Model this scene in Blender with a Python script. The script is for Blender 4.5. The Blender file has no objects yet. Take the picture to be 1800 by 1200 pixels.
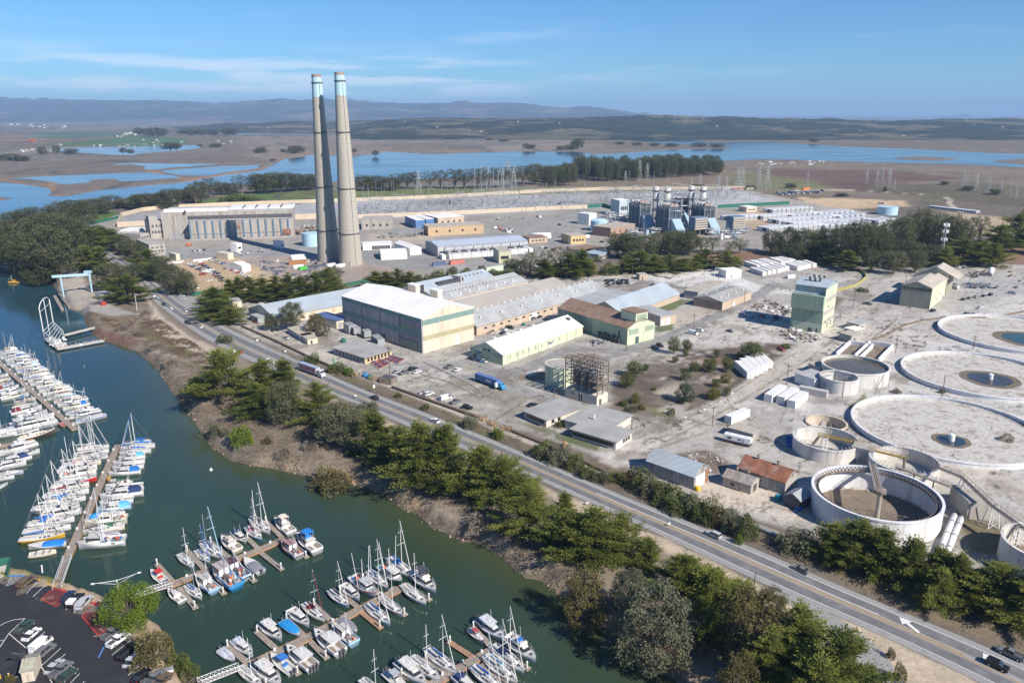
import bpy,math,random
import numpy as np
from mathutils import Vector
R=math.radians
rnd=random.Random(7)
# camera
SC=bpy.context.scene
COL=SC.collection
FPX,CAMZ,HORIZON=1340.0,119.0,200.0          # focal length in px of an 1800 px wide frame
PITCH=math.atan((600 - HORIZON) / FPX)
cam=bpy.data.cameras.new('camera');co=bpy.data.objects.new('camera',cam);COL.objects.link(co)
cam.sensor_width=36;cam.lens=FPX / 1800 * 36
cam.clip_start=1;cam.clip_end=90000
co.location= (0,0,CAMZ);co.rotation_euler= (math.pi / 2 - PITCH,0,0)
SC.camera=co
# light
SUN_AZ,SUN_EL=133.0,38.0                        # azimuth clockwise from +Y
sd=Vector((math.sin(R(SUN_AZ)) * math.cos(R(SUN_EL)),math.cos(R(SUN_AZ)) * math.cos(R(SUN_EL)),math.sin(R(SUN_EL))))
sl=bpy.data.lights.new('sun','SUN');sl.energy=4.9;sl.angle=R(0.5);sl.color= (1,.93,.84)
so=bpy.data.objects.new('sun',sl);so.rotation_euler= (-sd).to_track_quat('-Z','Y').to_euler();COL.objects.link(so)
W=bpy.data.worlds.new('World');SC.world=W;W.use_nodes=True
wt=W.node_tree;wt.nodes.clear();N=wt.nodes.new;LK=wt.links.new
wo=N('ShaderNodeOutputWorld');bg=N('ShaderNodeBackground');sky=N('ShaderNodeTexSky')
sky.sky_type='NISHITA';sky.sun_disc=False;sky.sun_elevation=R(SUN_EL);sky.sun_rotation=R(SUN_AZ)
sky.altitude=0;sky.air_density=1.0;sky.dust_density=0.0;sky.ozone_density=4.5
bg.inputs[1].default_value=0.074
# thin high cloud streaks and a low bank of haze cloud over the far mountains
tc=N('ShaderNodeTexCoord');sep=N('ShaderNodeSeparateXYZ');LK(tc.outputs['Generated'],sep.inputs[0])
mp=N('ShaderNodeMapping');mp.inputs['Scale'].default_value= (2.0,2.0,22);LK(tc.outputs['Generated'],mp.inputs[0])
mp.inputs['Rotation'].default_value= (0,R(-5),0)
nz=N('ShaderNodeTexNoise');nz.inputs['Scale'].default_value=2.2;nz.inputs['Detail'].default_value=8;nz.inputs['Roughness'].default_value=.62
LK(mp.outputs[0],nz.inputs[0])
def wm(op,a,b=None,c=None):
    n=N('ShaderNodeMath');n.operation=op
    for i,v in enumerate((a,b,c)):
        if v is None: continue
        if isinstance(v,(int,float)): n.inputs[i].default_value=v
        else: LK(v,n.inputs[i])
    return n.outputs[0]
def wramp(v,a,b,c=0.0,d=1.0):
    n=N('ShaderNodeMapRange');n.interpolation_type='SMOOTHSTEP'
    for i,q in enumerate((a,b,c,d)): n.inputs[i + 1].default_value=q
    LK(v,n.inputs[0]);return n.outputs[0]
streak=wm('MULTIPLY',wramp(nz.outputs[0],.56,.80),.24)
nz2=N('ShaderNodeTexNoise');nz2.inputs['Scale'].default_value=5.0;nz2.inputs['Detail'].default_value=7
mp2=N('ShaderNodeMapping');mp2.inputs['Scale'].default_value= (1.5,1.5,16);LK(tc.outputs['Generated'],mp2.inputs[0]);LK(mp2.outputs[0],nz2.inputs[0])
lowband=wm('MULTIPLY',wramp(sep.outputs[2],.012,.03),wramp(sep.outputs[2],.085,.045))
leftside=wramp(sep.outputs[0],.12,-.1)
bank=wm('MULTIPLY',wm('MULTIPLY',wm('MULTIPLY',lowband,leftside),wramp(nz2.outputs[0],.42,.62)),.55)
cl=wm('MINIMUM',wm('ADD',streak,bank),.8)
mx=N('ShaderNodeMix');mx.data_type='RGBA';tn=N('ShaderNodeMix');tn.data_type='RGBA';tn.blend_type='MULTIPLY';tn.inputs[0].default_value=1;LK(sky.outputs[0],tn.inputs[6]);tn.inputs[7].default_value= (.50,.82,1.14,1);LK(cl,mx.inputs[0]);LK(tn.outputs[2],mx.inputs[6]);mx.inputs[7].default_value= (9.5,10,11,1)
LK(mx.outputs[2],bg.inputs[0]);LK(bg.outputs[0],wo.inputs[0])
SC.view_settings.view_transform='Standard';SC.view_settings.look='None';SC.view_settings.exposure=0.55;SC.view_settings.gamma=1
SC.cycles.use_denoising=True;SC.cycles.max_bounces=5;SC.cycles.diffuse_bounces=2;SC.cycles.glossy_bounces=2
SC.cycles.transparent_max_bounces=4;SC.cycles.volume_bounces=0;SC.cycles.transmission_bounces=2
SC.cycles.caustics_reflective=False;SC.cycles.caustics_refractive=False

# photo pixel -> place on the ground
WATER_Z= -4.0
def sstep(a,b,x):
    t=np.clip((np.asarray(x,float) - a) / (b - a),0,1);return t * t * (3 - 2 * t)
def land(x,y): return -2.4 * float(sstep(900,1400,y))
def ray(px,py,z):
    a= (px - 900) / FPX;u= (600 - py) / FPX
    dy=math.cos(PITCH) + u * math.sin(PITCH);dz= -math.sin(PITCH) + u * math.cos(PITCH)
    t= (z - CAMZ) / dz
    return Vector((a * t,dy * t,z))
def P(px,py,z=None):
    if z is not None: return ray(px,py,z)
    v=ray(px,py,0);v=ray(px,py,land(v.x,v.y));return v
def H(bx,by,ty,z=None):
    """height of a thing standing at pixel (bx,by) whose top is at pixel row ty"""
    b=P(bx,by,z)
    k= (600 - ty) / FPX                       # solve for z on the vertical through b
    # f*u/d = 600-ty with d = Y cos - Z sin, u = Y sin + Z cos
    Y=b.y;s,c=math.sin(PITCH),math.cos(PITCH)
    Z= (k * Y * c - Y * s) / (c + k * s)
    return Z + CAMZ - b.z
def MPX(px,py,z=None):
    """metres per photo pixel (across) at a ground point"""
    b=P(px,py,z);return (b.y * math.cos(PITCH) + (CAMZ - b.z) * math.sin(PITCH)) / FPX

# naming
def tag(o,label=None,cat=None,group=None,kind=None):
    if label: o['label'] =label
    if cat: o['category'] =cat
    if group: o['group'] =group
    if kind: o['kind'] =kind
    return o
def empty(name,loc=(0,0,0),rz=0.0,label=None,cat=None,group=None):
    o=bpy.data.objects.new(name,None);o.location=loc;o.rotation_euler= (0,0,rz);COL.objects.link(o)
    o.empty_display_size=.5
    return tag(o,label,cat,group)
def add_obj(name,me,parent=None,color=None):
    o=bpy.data.objects.new(name,me);COL.objects.link(o)
    if parent is not None: o.parent=parent
    if color is not None: o.color= (*color[:3],1)
    return o
ORD= ['first','second','third','fourth','fifth','sixth','seventh','eighth','ninth','tenth','eleventh','twelfth','thirteenth','fourteenth','fifteenth','sixteenth','seventeenth','eighteenth','nineteenth','twentieth']
TENS= {20:'twenty',30:'thirty',40:'forty',50:'fifty'}
def ordn(i):
    if i < 20: return ORD[i]
    n=i + 1;t,u=n // 10 * 10,n % 10
    return (TENS[t] + '-' + ORD[u - 1]) if u else TENS[t][:-1] + 'ieth'

# mesh builder
class MB:
    def __init__(s): s.v= [];s.f= [];s.m= []
    def add(s,vs,fs,m=0):
        b=len(s.v);s.v += [tuple(v) for v in vs];s.f += [tuple(i + b for i in f) for f in fs];s.m += [m] * len(fs);return s
    def box(s,x0,x1,y0,y1,z0,z1,m=0):
        if x0 > x1: x0,x1=x1,x0
        if y0 > y1: y0,y1=y1,y0
        return s.add([(x0,y0,z0),(x1,y0,z0),(x1,y1,z0),(x0,y1,z0),(x0,y0,z1),(x1,y0,z1),(x1,y1,z1),(x0,y1,z1)],
                     [(3,2,1,0),(4,5,6,7),(0,1,5,4),(1,2,6,5),(2,3,7,6),(3,0,4,7)],m)
    def prism(s,poly,z0,z1,m=0):
        n=len(poly)
        a=sum(poly[i][0]*poly[(i+1)%n][1]-poly[(i+1)%n][0]*poly[i][1] for i in range(n))
        if a < 0: poly=poly[::-1]
        vs= [(p[0],p[1],z0) for p in poly] + [(p[0],p[1],z1) for p in poly]
        fs= [tuple(range(n-1,-1,-1)),tuple(range(n,2*n))] + [(i,(i+1)%n,n+(i+1)%n,n+i) for i in range(n)]
        return s.add(vs,fs,m)
    def xprism(s,prof,x0,x1,m=0):
        """profile in (y,z) extruded along x"""
        n=len(prof)
        a=sum(prof[i][0]*prof[(i+1)%n][1]-prof[(i+1)%n][0]*prof[i][1] for i in range(n))
        if a < 0: prof=prof[::-1]
        vs= [(x0,p[0],p[1]) for p in prof] + [(x1,p[0],p[1]) for p in prof]
        fs= [tuple(range(n-1,-1,-1)),tuple(range(n,2*n))] + [(i,(i+1)%n,n+(i+1)%n,n+i) for i in range(n)]
        return s.add(vs,fs,m)
    def yprism(s,prof,y0,y1,m=0):
        """profile in (x,z) extruded along y"""
        n=len(prof)
        a=sum(prof[i][0]*prof[(i+1)%n][1]-prof[(i+1)%n][0]*prof[i][1] for i in range(n))
        if a > 0: prof=prof[::-1]
        vs= [(p[0],y0,p[1]) for p in prof] + [(p[0],y1,p[1]) for p in prof]
        fs= [tuple(range(n-1,-1,-1)),tuple(range(n,2*n))] + [(i,(i+1)%n,n+(i+1)%n,n+i) for i in range(n)]
        return s.add(vs,fs,m)
    def tube(s,a,b,r0,r1=None,n=6,m=0):
        a,b=Vector(a),Vector(b);r1=r0 if r1 is None else r1
        d= (b - a).normalized();u=d.orthogonal().normalized();w=d.cross(u)
        vs= []
        for c,r in ((a,r0),(b,r1)):
            for i in range(n):
                t=2 * math.pi * i / n;vs.append(c + u * (r * math.cos(t)) + w * (r * math.sin(t)))
        fs= [(i,(i+1)%n,n+(i+1)%n,n+i) for i in range(n)] + [tuple(range(n-1,-1,-1)),tuple(range(n,2*n))]
        return s.add(vs,fs,m)
    def lathe(s,prof,n=24,m=0,c=(0,0),caps=False):
        vs= [];fs= [];k=len(prof)
        for i in range(n):
            t=2*math.pi*i/n
            for r,z in prof: vs.append((c[0]+r*math.cos(t),c[1]+r*math.sin(t),z))
        for i in range(n):
            j= (i+1) % n
            for q in range(k-1): fs.append((i*k+q,j*k+q,j*k+q+1,i*k+q+1))
        if caps:
            fs.append(tuple(i*k+k-1 for i in range(n)));fs.append(tuple(i*k for i in range(n-1,-1,-1)))
        return s.add(vs,fs,m)
    def mesh(s,name,mats,smooth=False):
        me=bpy.data.meshes.new(name);me.from_pydata(s.v,[],s.f)
        for m in (mats if isinstance(mats,(list,tuple)) else [mats]): me.materials.append(m)
        if any(s.m): me.polygons.foreach_set('material_index',s.m)
        if smooth: me.polygons.foreach_set('use_smooth',[True]*len(s.f))
        me.update();return me
    def build(s,name,mats,parent=None,smooth=False,color=None):
        return add_obj(name,s.mesh(name,mats,smooth),parent,color)

# materials
MATS= {}
def mat(name,col=(.5,.5,.5),rough=.8,metal=0.0,vary=.25,scale=.35,dirt=None,dirt_amt=.0,dirt_scale=.12,stretch=None,objcol=False,bump=0.0,seams=None,spec=.3,emit=0):
    if name in MATS: return MATS[name]
    m=bpy.data.materials.new(name);m.use_nodes=True;t=m.node_tree;L=t.links.new
    b=t.nodes['Principled BSDF'];b.inputs['Roughness'].default_value=rough;b.inputs['Metallic'].default_value=metal
    b.inputs['Specular IOR Level'].default_value=spec
    tc=t.nodes.new('ShaderNodeTexCoord');src=tc.outputs['Object']
    if stretch:
        mpn=t.nodes.new('ShaderNodeMapping');mpn.inputs['Scale'].default_value=stretch;L(src,mpn.inputs[0]);vsrc=mpn.outputs[0]
    else: vsrc=src
    n=t.nodes.new('ShaderNodeTexNoise');n.inputs['Scale'].default_value=scale;n.inputs['Detail'].default_value=6;n.inputs['Roughness'].default_value=.65;L(vsrc,n.inputs[0])
    mr=t.nodes.new('ShaderNodeMapRange');mr.inputs[1].default_value=.3;mr.inputs[2].default_value=.7;mr.inputs[3].default_value=1-vary;mr.inputs[4].default_value=1+vary*.6;L(n.outputs[0],mr.inputs[0])
    if objcol:
        oi=t.nodes.new('ShaderNodeObjectInfo');base=oi.outputs['Color']
    else:
        rgb=t.nodes.new('ShaderNodeRGB');rgb.outputs[0].default_value= (*col,1);base=rgb.outputs[0]
    if dirt:
        n2=t.nodes.new('ShaderNodeTexNoise');n2.inputs['Scale'].default_value=dirt_scale;n2.inputs['Detail'].default_value=8;n2.inputs['Roughness'].default_value=.7;L(vsrc,n2.inputs[0])
        m2=t.nodes.new('ShaderNodeMapRange');m2.interpolation_type='SMOOTHSTEP';m2.inputs[1].default_value=.48;m2.inputs[2].default_value=.68;m2.inputs[4].default_value=dirt_amt;L(n2.outputs[0],m2.inputs[0])
        mm=t.nodes.new('ShaderNodeMix');mm.data_type='RGBA';L(m2.outputs[0],mm.inputs[0]);L(base,mm.inputs[6]);mm.inputs[7].default_value= (*dirt,1);base=mm.outputs[2]
    mu=t.nodes.new('ShaderNodeMix');mu.data_type='RGBA';mu.blend_type='MULTIPLY';mu.inputs[0].default_value=1;L(base,mu.inputs[6]);L(mr.outputs[0],mu.inputs[7]);out=mu.outputs[2]
    if seams:                                             # (axis vector, spacing m, strength): thin sheet seams
        ax,sp,st=seams
        dp=t.nodes.new('ShaderNodeVectorMath');dp.operation='DOT_PRODUCT';dp.inputs[1].default_value=ax;L(src,dp.inputs[0])
        dv=t.nodes.new('ShaderNodeMath');dv.operation='DIVIDE';L(dp.outputs['Value'],dv.inputs[0]);dv.inputs[1].default_value=sp
        fr=t.nodes.new('ShaderNodeMath');fr.operation='FRACT';L(dv.outputs[0],fr.inputs[0])
        pp=t.nodes.new('ShaderNodeMath');pp.operation='LESS_THAN';L(fr.outputs[0],pp.inputs[0]);pp.inputs[1].default_value=.2
        ms=t.nodes.new('ShaderNodeMath');ms.operation='MULTIPLY';L(pp.outputs[0],ms.inputs[0]);ms.inputs[1].default_value=st
        m3=t.nodes.new('ShaderNodeMix');m3.data_type='RGBA';L(ms.outputs[0],m3.inputs[0]);L(out,m3.inputs[6]);m3.inputs[7].default_value= (col[0]*.4,col[1]*.4,col[2]*.4,1);out=m3.outputs[2]
    L(out,b.inputs['Base Color'])
    if bump:
        bp=t.nodes.new('ShaderNodeBump');bp.inputs['Strength'].default_value=bump;bp.inputs['Distance'].default_value=.1;L(n.outputs[0],bp.inputs['Height']);L(bp.outputs[0],b.inputs['Normal'])
    if emit:
        L(out,b.inputs['Emission Color']);b.inputs['Emission Strength'].default_value=emit
    MATS[name] =m;return m
VS= (1,1,.12)     # vertical streaks
M_WHITE=mat('white paint',(.78,.77,.74),.5,vary=.12,scale=.5,dirt=(.5,.44,.36),dirt_amt=.35)
M_WROOF=mat('white roof coating',(.80,.78,.74),.6,vary=.06,scale=.1,dirt=(.6,.55,.48),dirt_amt=.35,dirt_scale=.06,seams=((.7,.7,0),3.0,.12))
M_CONC=mat('weathered concrete',(.40,.37,.33),.9,vary=.25,scale=.25,dirt=(.22,.17,.13),dirt_amt=.6,dirt_scale=.15,stretch=VS)
M_CREAM=mat('cream siding',(.63,.54,.42),.8,vary=.12,scale=.4,dirt=(.42,.34,.26),dirt_amt=.4,stretch=VS,seams=((.7,.7,0),1.1,.12))
M_MAUVE=mat('faded mauve siding',(.47,.41,.38),.8,vary=.2,scale=.3,dirt=(.26,.30,.26),dirt_amt=.6,dirt_scale=.2,stretch=VS,seams=((.7,.7,0),1.2,.3))
M_TEAL=mat('teal fibreglass band',(.20,.30,.27),.6,vary=.25,scale=.6,stretch=VS,seams=((.7,.7,0),1.2,.3))
M_OLIVE=mat('olive band',(.40,.36,.22),.8,vary=.15,scale=.5,stretch=VS)
M_GROOF=mat('grey sheet roof',(.42,.425,.42),.55,vary=.22,scale=.12,dirt=(.30,.27,.23),dirt_amt=.6,dirt_scale=.07,seams=((.7,.7,0),2.2,.22))
M_BROOF=mat('blue grey sheet roof',(.40,.46,.50),.45,vary=.2,scale=.12,dirt=(.32,.31,.29),dirt_amt=.55,dirt_scale=.06,seams=((.7,.7,0),2.2,.2))
M_TROOF=mat('tan sheet roof',(.46,.41,.34),.7,vary=.2,scale=.15,dirt=(.33,.27,.2),dirt_amt=.5,seams=((.7,.7,0),2.2,.2))
M_FROOF=mat('grey felt roof',(.37,.365,.345),.9,vary=.25,scale=.2,dirt=(.22,.21,.19),dirt_amt=.7,dirt_scale=.1)
M_RUST=mat('rusty sheet roof',(.30,.13,.075),.9,vary=.45,scale=.4,dirt=(.30,.26,.22),dirt_amt=.7,dirt_scale=.25,seams=((.7,.7,0),1.2,.4))
M_BRNROOF=mat('brown sheet roof',(.26,.175,.125),.85,vary=.3,scale=.25,dirt=(.34,.26,.2),dirt_amt=.5,seams=((.7,.7,0),1.6,.25))
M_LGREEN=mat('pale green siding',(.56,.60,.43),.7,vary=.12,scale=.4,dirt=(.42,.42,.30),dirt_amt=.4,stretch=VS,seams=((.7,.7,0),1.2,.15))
M_GREEN_SHADE_TRIM=mat('green siding',(.31,.39,.29),.7,vary=.18,scale=.4,dirt=(.25,.3,.22),dirt_amt=.4,stretch=VS,seams=((.7,.7,0),1.2,.25))  # darker copy of the pale green: paints shade on left walls, also trim
M_TAN=mat('tan block wall',(.50,.40,.30),.9,vary=.15,scale=.5,dirt=(.33,.25,.19),dirt_amt=.4,stretch=VS)
M_TAN2=mat('sand perimeter wall',(.55,.455,.34),.9,vary=.12,scale=.2)
M_GREY=mat('grey painted metal',(.34,.35,.36),.6,vary=.2,scale=.5)
M_STEEL=mat('galvanised steel',(.40,.41,.42),.5,metal=.3,vary=.25,scale=.6)
M_DSTEEL=mat('dark steel',(.10,.10,.11),.6,vary=.35,scale=.8)
M_RUSTST=mat('rusted steel',(.235,.185,.15),.85,vary=.5,scale=1.2,dirt=(.32,.27,.23),dirt_amt=.8,dirt_scale=.6)
M_BLUEST=mat('blue grey boiler casing',(.16,.25,.34),.6,vary=.35,scale=.3,dirt=(.09,.11,.13),dirt_amt=.7,dirt_scale=.3,stretch=VS)
M_LBLUE=mat('light blue tank paint',(.42,.60,.70),.5,vary=.1,scale=.2,dirt=(.4,.45,.45),dirt_amt=.4,stretch=VS)
M_WOOD=mat('weathered timber',(.27,.22,.175),.9,vary=.3,scale=1.5,dirt=(.36,.32,.28),dirt_amt=.6,dirt_scale=.5)
M_DECK=mat('dock planks',(.30,.255,.21),.9,vary=.3,scale=1.2,dirt=(.40,.36,.31),dirt_amt=.6,dirt_scale=.3,seams=((1,0,0),.6,.35))
M_NEWWOOD=mat('new dock timber',(.36,.215,.13),.85,vary=.25,scale=1.2)
M_GLASS=mat('dark window glass',(.03,.035,.04),.12,vary=.2,scale=1,spec=.6)
M_TYRE=mat('tyre rubber',(.02,.02,.02),.9,vary=.1)
M_PAINT=mat('vehicle paint',objcol=True,rough=.28,vary=.05,spec=.5)
M_GEL=mat('boat gelcoat',objcol=True,rough=.3,vary=.08,scale=.8,spec=.5)
M_CANVAS=mat('boat canvas',objcol=True,rough=.9,vary=.18,scale=1.5)
M_OBJ=mat('painted surface',objcol=True,rough=.7,vary=.15,scale=.5)
M_OBJC=mat('painted corrugated steel',objcol=True,rough=.6,vary=.15,scale=.5,dirt=(.35,.3,.26),dirt_amt=.3,stretch=VS,seams=((1,0,0),.6,.12))
M_CHROME=mat('aluminium',(.55,.56,.57),.35,metal=.6,vary=.1)
M_WMETAL=mat('white metal',(.74,.74,.73),.45,vary=.12,scale=1)
M_GREENTARP=mat('green fence screen',(.03,.14,.10),.8,vary=.2)
M_CBRICK=mat('red court surface',(.33,.11,.08),.9,vary=.2,scale=1)
M_TRUNK=mat('bark',(.16,.125,.10),.95,vary=.35,scale=1.5)
M_ROCK=mat('tan bluff rock',(.42,.31,.21),.95,vary=.4,scale=.4,dirt=(.2,.15,.11),dirt_amt=.7,dirt_scale=.3,bump=.6)
M_LIMB=mat('pale dead wood',(.42,.37,.32),.9,vary=.3,scale=2)
# GROUND
def _hash(ix,iy,seed):
    h= (ix.astype(np.int64) * 374761393 + iy.astype(np.int64) * 668265263 + seed * 974711) & 0x7fffffff
    h= ((h ^ (h >> 13)) * 1274126177) & 0x7fffffff
    return ((h ^ (h >> 16)) & 0xffff) / 65535.0
def vnoise(x,y,seed=0):
    ix=np.floor(x);iy=np.floor(y);fx=x - ix;fy=y - iy;fx=fx*fx*(3-2*fx);fy=fy*fy*(3-2*fy)
    a=_hash(ix,iy,seed);b=_hash(ix+1,iy,seed);c=_hash(ix,iy+1,seed);d=_hash(ix+1,iy+1,seed)
    return (a*(1-fx)+b*fx)*(1-fy) + (c*(1-fx)+d*fx)*fy
def fbm(x,y,s,seed=0,o=4):
    v=0;a=1;t=0;x=np.asarray(x)/s;y=np.asarray(y)/s
    for i in range(o):
        v=v + a*vnoise(x,y,seed+i*17);t += a;a *= .55;x=x*2.03+7.1;y=y*2.03+3.7
    return v/t*2-1
def segdist(X,Y,pts,closed=True):
    d=np.full(X.shape,1e18);n=len(pts)
    for i in range(n if closed else n-1):
        ax,ay=pts[i];bx,by=pts[(i+1) % n];ex,ey=bx-ax,by-ay
        t=np.clip(((X-ax)*ex+(Y-ay)*ey)/(ex*ex+ey*ey+1e-9),0,1)
        d=np.minimum(d,(X-ax-t*ex)**2+(Y-ay-t*ey)**2)
    return np.sqrt(d)
def inside(X,Y,pts):
    r=np.zeros(X.shape,bool);n=len(pts)
    for i in range(n):
        ax,ay=pts[i];bx,by=pts[(i+1) % n]
        c= (ay > Y) != (by > Y)
        if by != ay: r ^= c & (X < (bx-ax)*(Y-ay)/(by-ay)+ax)
    return r
def wpts(px,z=0.0): return [tuple(P(a,b,z)[:2]) for a,b in px]
def sdist_masked(X,Y,pts,margin):
    """signed distance (negative inside); +1e6 far outside"""
    xs= [p[0] for p in pts];ys= [p[1] for p in pts]
    m= (X > min(xs)-margin) & (X < max(xs)+margin) & (Y > min(ys)-margin) & (Y < max(ys)+margin)
    out=np.full(X.shape,1e6)
    if m.any():
        x,y=X[m],Y[m];d=segdist(x,y,pts);out[m] =np.where(inside(x,y,pts),-d,d)
    return out

SHORE_FAR= [(0,460),(30,475),(60,487),(80,493),(98,512),(112,540),(128,546),(141,546),(143,560),(150,578),(163,594),(182,600),(215,612),(240,620),(262,640),(275,655),(290,680),(310,705),(325,725),(350,765),(365,790),(385,800),(400,812),(440,822),(480,828),(520,835),(560,845),(600,850),(640,862),(680,880),(700,893),(720,905),(740,920),(780,945),(805,955),(830,958),(850,968),(880,990),(915,1015),(950,1023),(970,1040),(1000,1065),(1060,1110),(1100,1145),(1130,1165),(1160,1185),(1190,1205),(1250,1250)]
SHORE_NEAR= [(425,1300),(372,1215),(345,1185),(332,1160),(318,1140),(303,1112),(290,1090),(275,1083),(250,1075),(230,1066),(195,1044),(180,1037),(140,1020),(115,1012),(95,1005),(75,1000),(50,992),(25,988),(-60,985),(-420,985)]
HARBOUR=wpts(SHORE_FAR,WATER_Z) + [tuple(P(1300,1500,0)[:2]),tuple(P(600,1500,0)[:2])] + wpts(SHORE_NEAR,0) + [tuple(P(-700,700,0)[:2]),tuple(P(-500,455,WATER_Z)[:2])]
SLOUGH= [
 [(-300,362),(0,352),(50,342),(100,343),(130,342),(175,334),(250,326),(325,320),(355,315),(400,306),(450,300),(470,297),(487,287),(507,279),(550,272),(625,274),(660,270),(680,266),(750,270),(800,269),(905,265.5),(1005,266),(1040,270),(1078,269.5),(1144,266),(1175,262.5),(1286,260.5),(1292,258),(1250,255),(1180,253),(1100,246),(1040,243.5),(1033,240),(1060,238.5),(1130,240),(1180,243),(1250,250),(1342,249),(1427,253),(1500,258),(1601,261),(1708,267),(1800,270),(2200,282),(2200,318),(1800,293),(1708,288),(1617,285.5),(1525,284),(1442,281),(1342,279),(1250,282),(1120,285),(1000,288),(950,296),(900,300),(860,306),(760,312),(640,316),(540,318),(470,318),(420,324),(362,324),(312,332),(237,342),(180,352),(125,360),(50,376),(0,386),(-300,420)],
 [(25,312),(70,309),(125,307),(180,304),(250,302),(290,306),(312,311),(260,315),(220,317),(205,312.5),(170,314),(150,315.5),(148,319),(120,322),(95,317),(60,313.5)],
 [(200,288.5),(215,286),(265,286),(320,287),(387,287),(350,290),(325,292),(300,293),(270,297),(258,296),(262,291),(240,288)],
 [(287,299),(330,295),(375,292),(450,289),(448,295),(400,301),(362,307),(330,307),(312,305)],
 [(-60,318),(0,320),(45,325),(75,330),(82,340),(30,345),(-60,345)],
 [(85,262),(140,259),(230,257),(350,254.5),(348,260),(290,266),(240,269),(230,272),(215,271.5),(130,266.5)],
 [(410,233),(480,231.5),(550,231.5),(552,235),(480,236),(415,236)],
]
SLOUGH= [wpts(p,-2.4) for p in SLOUGH]
ISLES= [wpts(p,-2.4) for p in ([(1558,277.5),(1600,274.5),(1650,275),(1693,279),(1660,282),(1600,280.5)],[(1736,283),(1770,279),(1830,277),(1900,280),(1900,292),(1800,289)])]

xs=np.arange(-330,2135,2.6);ys=np.concatenate([np.arange(203.5,330,1.1),np.arange(330,700,2.0),np.arange(700,1330,2.6),np.arange(1330,1800,20.)])
PXg,PYg=np.meshgrid(xs,ys)
_a= (PXg-900)/FPX;_u= (600-PYg)/FPX
_t= -CAMZ/(-math.sin(PITCH)+_u*math.cos(PITCH))
GX=_a*_t;GY= (math.cos(PITCH)+_u*math.sin(PITCH))*_t
base= -2.4*sstep(900,1400,GY)
jit=fbm(GX,GY,9,3)*2.2*(GY < 700) + fbm(GX,GY,60,5)*9*(GY > 900)
sdw=sdist_masked(GX,GY,HARBOUR,60) + np.where(GX > -70,jit,jit*.3)
for p in SLOUGH[:5]: sdw=np.minimum(sdw,sdist_masked(GX,GY,p,300)+jit*.6)
for p in SLOUGH[5:]: sdw=np.minimum(sdw,sdist_masked(GX,GY,p,300))
for p in ISLES: sdw=np.maximum(sdw,-sdist_masked(GX,GY,p,200))
bankw=np.where(GY < 700,np.where((GX < -85) & (GY < 240),2.0,6.5),25.0)
up=sstep(0,1,sdw/bankw)
GZ= (WATER_Z-.5) + (base-(WATER_Z-.5))*up
GZ=np.where(sdw < 0,WATER_Z-.5-2.5*sstep(0,8,-sdw),GZ)
near_bank=np.exp(-((sdw-4)/6)**2)*(GY < 600)
GZ += near_bank*fbm(GX,GY,4,9)*.7*(sdw > 0)

for cx_,cy_,r_,d_ in ((126.1,283.7,7.6,4.0),(112.4,212.1,18.0,1.2)):      # sunken basins
    GZ -= d_*(np.hypot(GX-cx_,GY-cy_) < r_+.2)

# colour zones: each is what the ground is made of there
GC=np.empty(GX.shape+(3,));GC[:] = (.14,.12,.098)
g1=fbm(GX,GY,400,11);g2=fbm(GX,GY,90,12);g3=fbm(GX,GY,14,13);g4=fbm(GX,GY,3.2,14,3)
def blend(a,col): 
    m=a > .003
    GC[m] =GC[m]*(1-a[m][:,None]) + np.array(col)*a[m][:,None]
def zone(poly,col,feather=1.0,amp=0.0,nz=g3,alpha=1.0,spot=None):
    pts=wpts(poly);sd=sdist_masked(GX,GY,pts,60+amp*2)
    a= (1-sstep(-feather,feather,sd+nz*amp))*alpha
    if spot is not None: a=a*sstep(spot[1],spot[2],spot[0])
    blend(a,col)
def stroke(line,width,col,feather=.6,amp=0.0,nz=g3,alpha=1.0):
    pts=wpts(line);xs_= [p[0] for p in pts];ys_= [p[1] for p in pts];mg=width+20
    m= (GX > min(xs_)-mg) & (GX < max(xs_)+mg) & (GY > min(ys_)-mg) & (GY < max(ys_)+mg)
    d=np.full(GX.shape,1e6);d[m] =segdist(GX[m],GY[m],pts,False)-width/2
    blend((1-sstep(-feather,feather,d+nz*amp))*alpha,col)
SCRUB,CONCR,POWDER,SAND,ASPH,YARD,DARKD,GRASS,OLIVEG= (.225,.185,.142),(.36,.338,.30),(.58,.56,.525),(.43,.32,.20),(.20,.195,.185),(.305,.28,.245),(.125,.098,.078),(.075,.115,.028),(.15,.145,.06)
# far country
zone([(-330,222),(2200,222),(2200,262),(-330,262)],(.13,.105,.075),120,200,g1)
zone([(-330,236),(60,236),(130,244),(60,250),(-330,252)],(.16,.10,.065),60,60,g1)
zone([(110,250),(240,238),(330,243),(330,252),(240,256),(110,256)],(.06,.11,.045),15)
zone([(60,232),(230,231),(240,236),(100,244),(40,240)],(.06,.105,.055),40)
zone([(420,240),(640,236),(860,237),(1000,245),(1100,256),(1000,264),(800,266),(640,268),(430,285),(410,262)],(.175,.142,.112),60,60,g1)
zone([(640,250),(840,255),(860,263),(700,264)],(.15,.12,.085),60,60,g1)
zone([(-330,290),(60,285),(200,275),(450,275),(480,285),(300,300),(320,310),(100,340),(-330,345)],(.13,.108,.088),40,40,g2)
for L in ([(480,290),(400,303),(352,311),(250,330),(100,340)],[(60,312),(95,318),(85,330)],[(260,297),(320,312),(350,311)],[(0,312),(90,330)]):
    stroke(L,14,(.23,.14,.085),5,6,g2)
zone([(1290,283),(1500,285),(1800,297),(2200,320),(2200,400),(1700,360),(1400,345),(1280,330),(1100,322)],(.155,.125,.092),30,30,g2)
zone([(1330,296),(1560,296),(1690,312),(1560,322),(1380,322)],(.115,.072,.058),20,20,g2)
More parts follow.
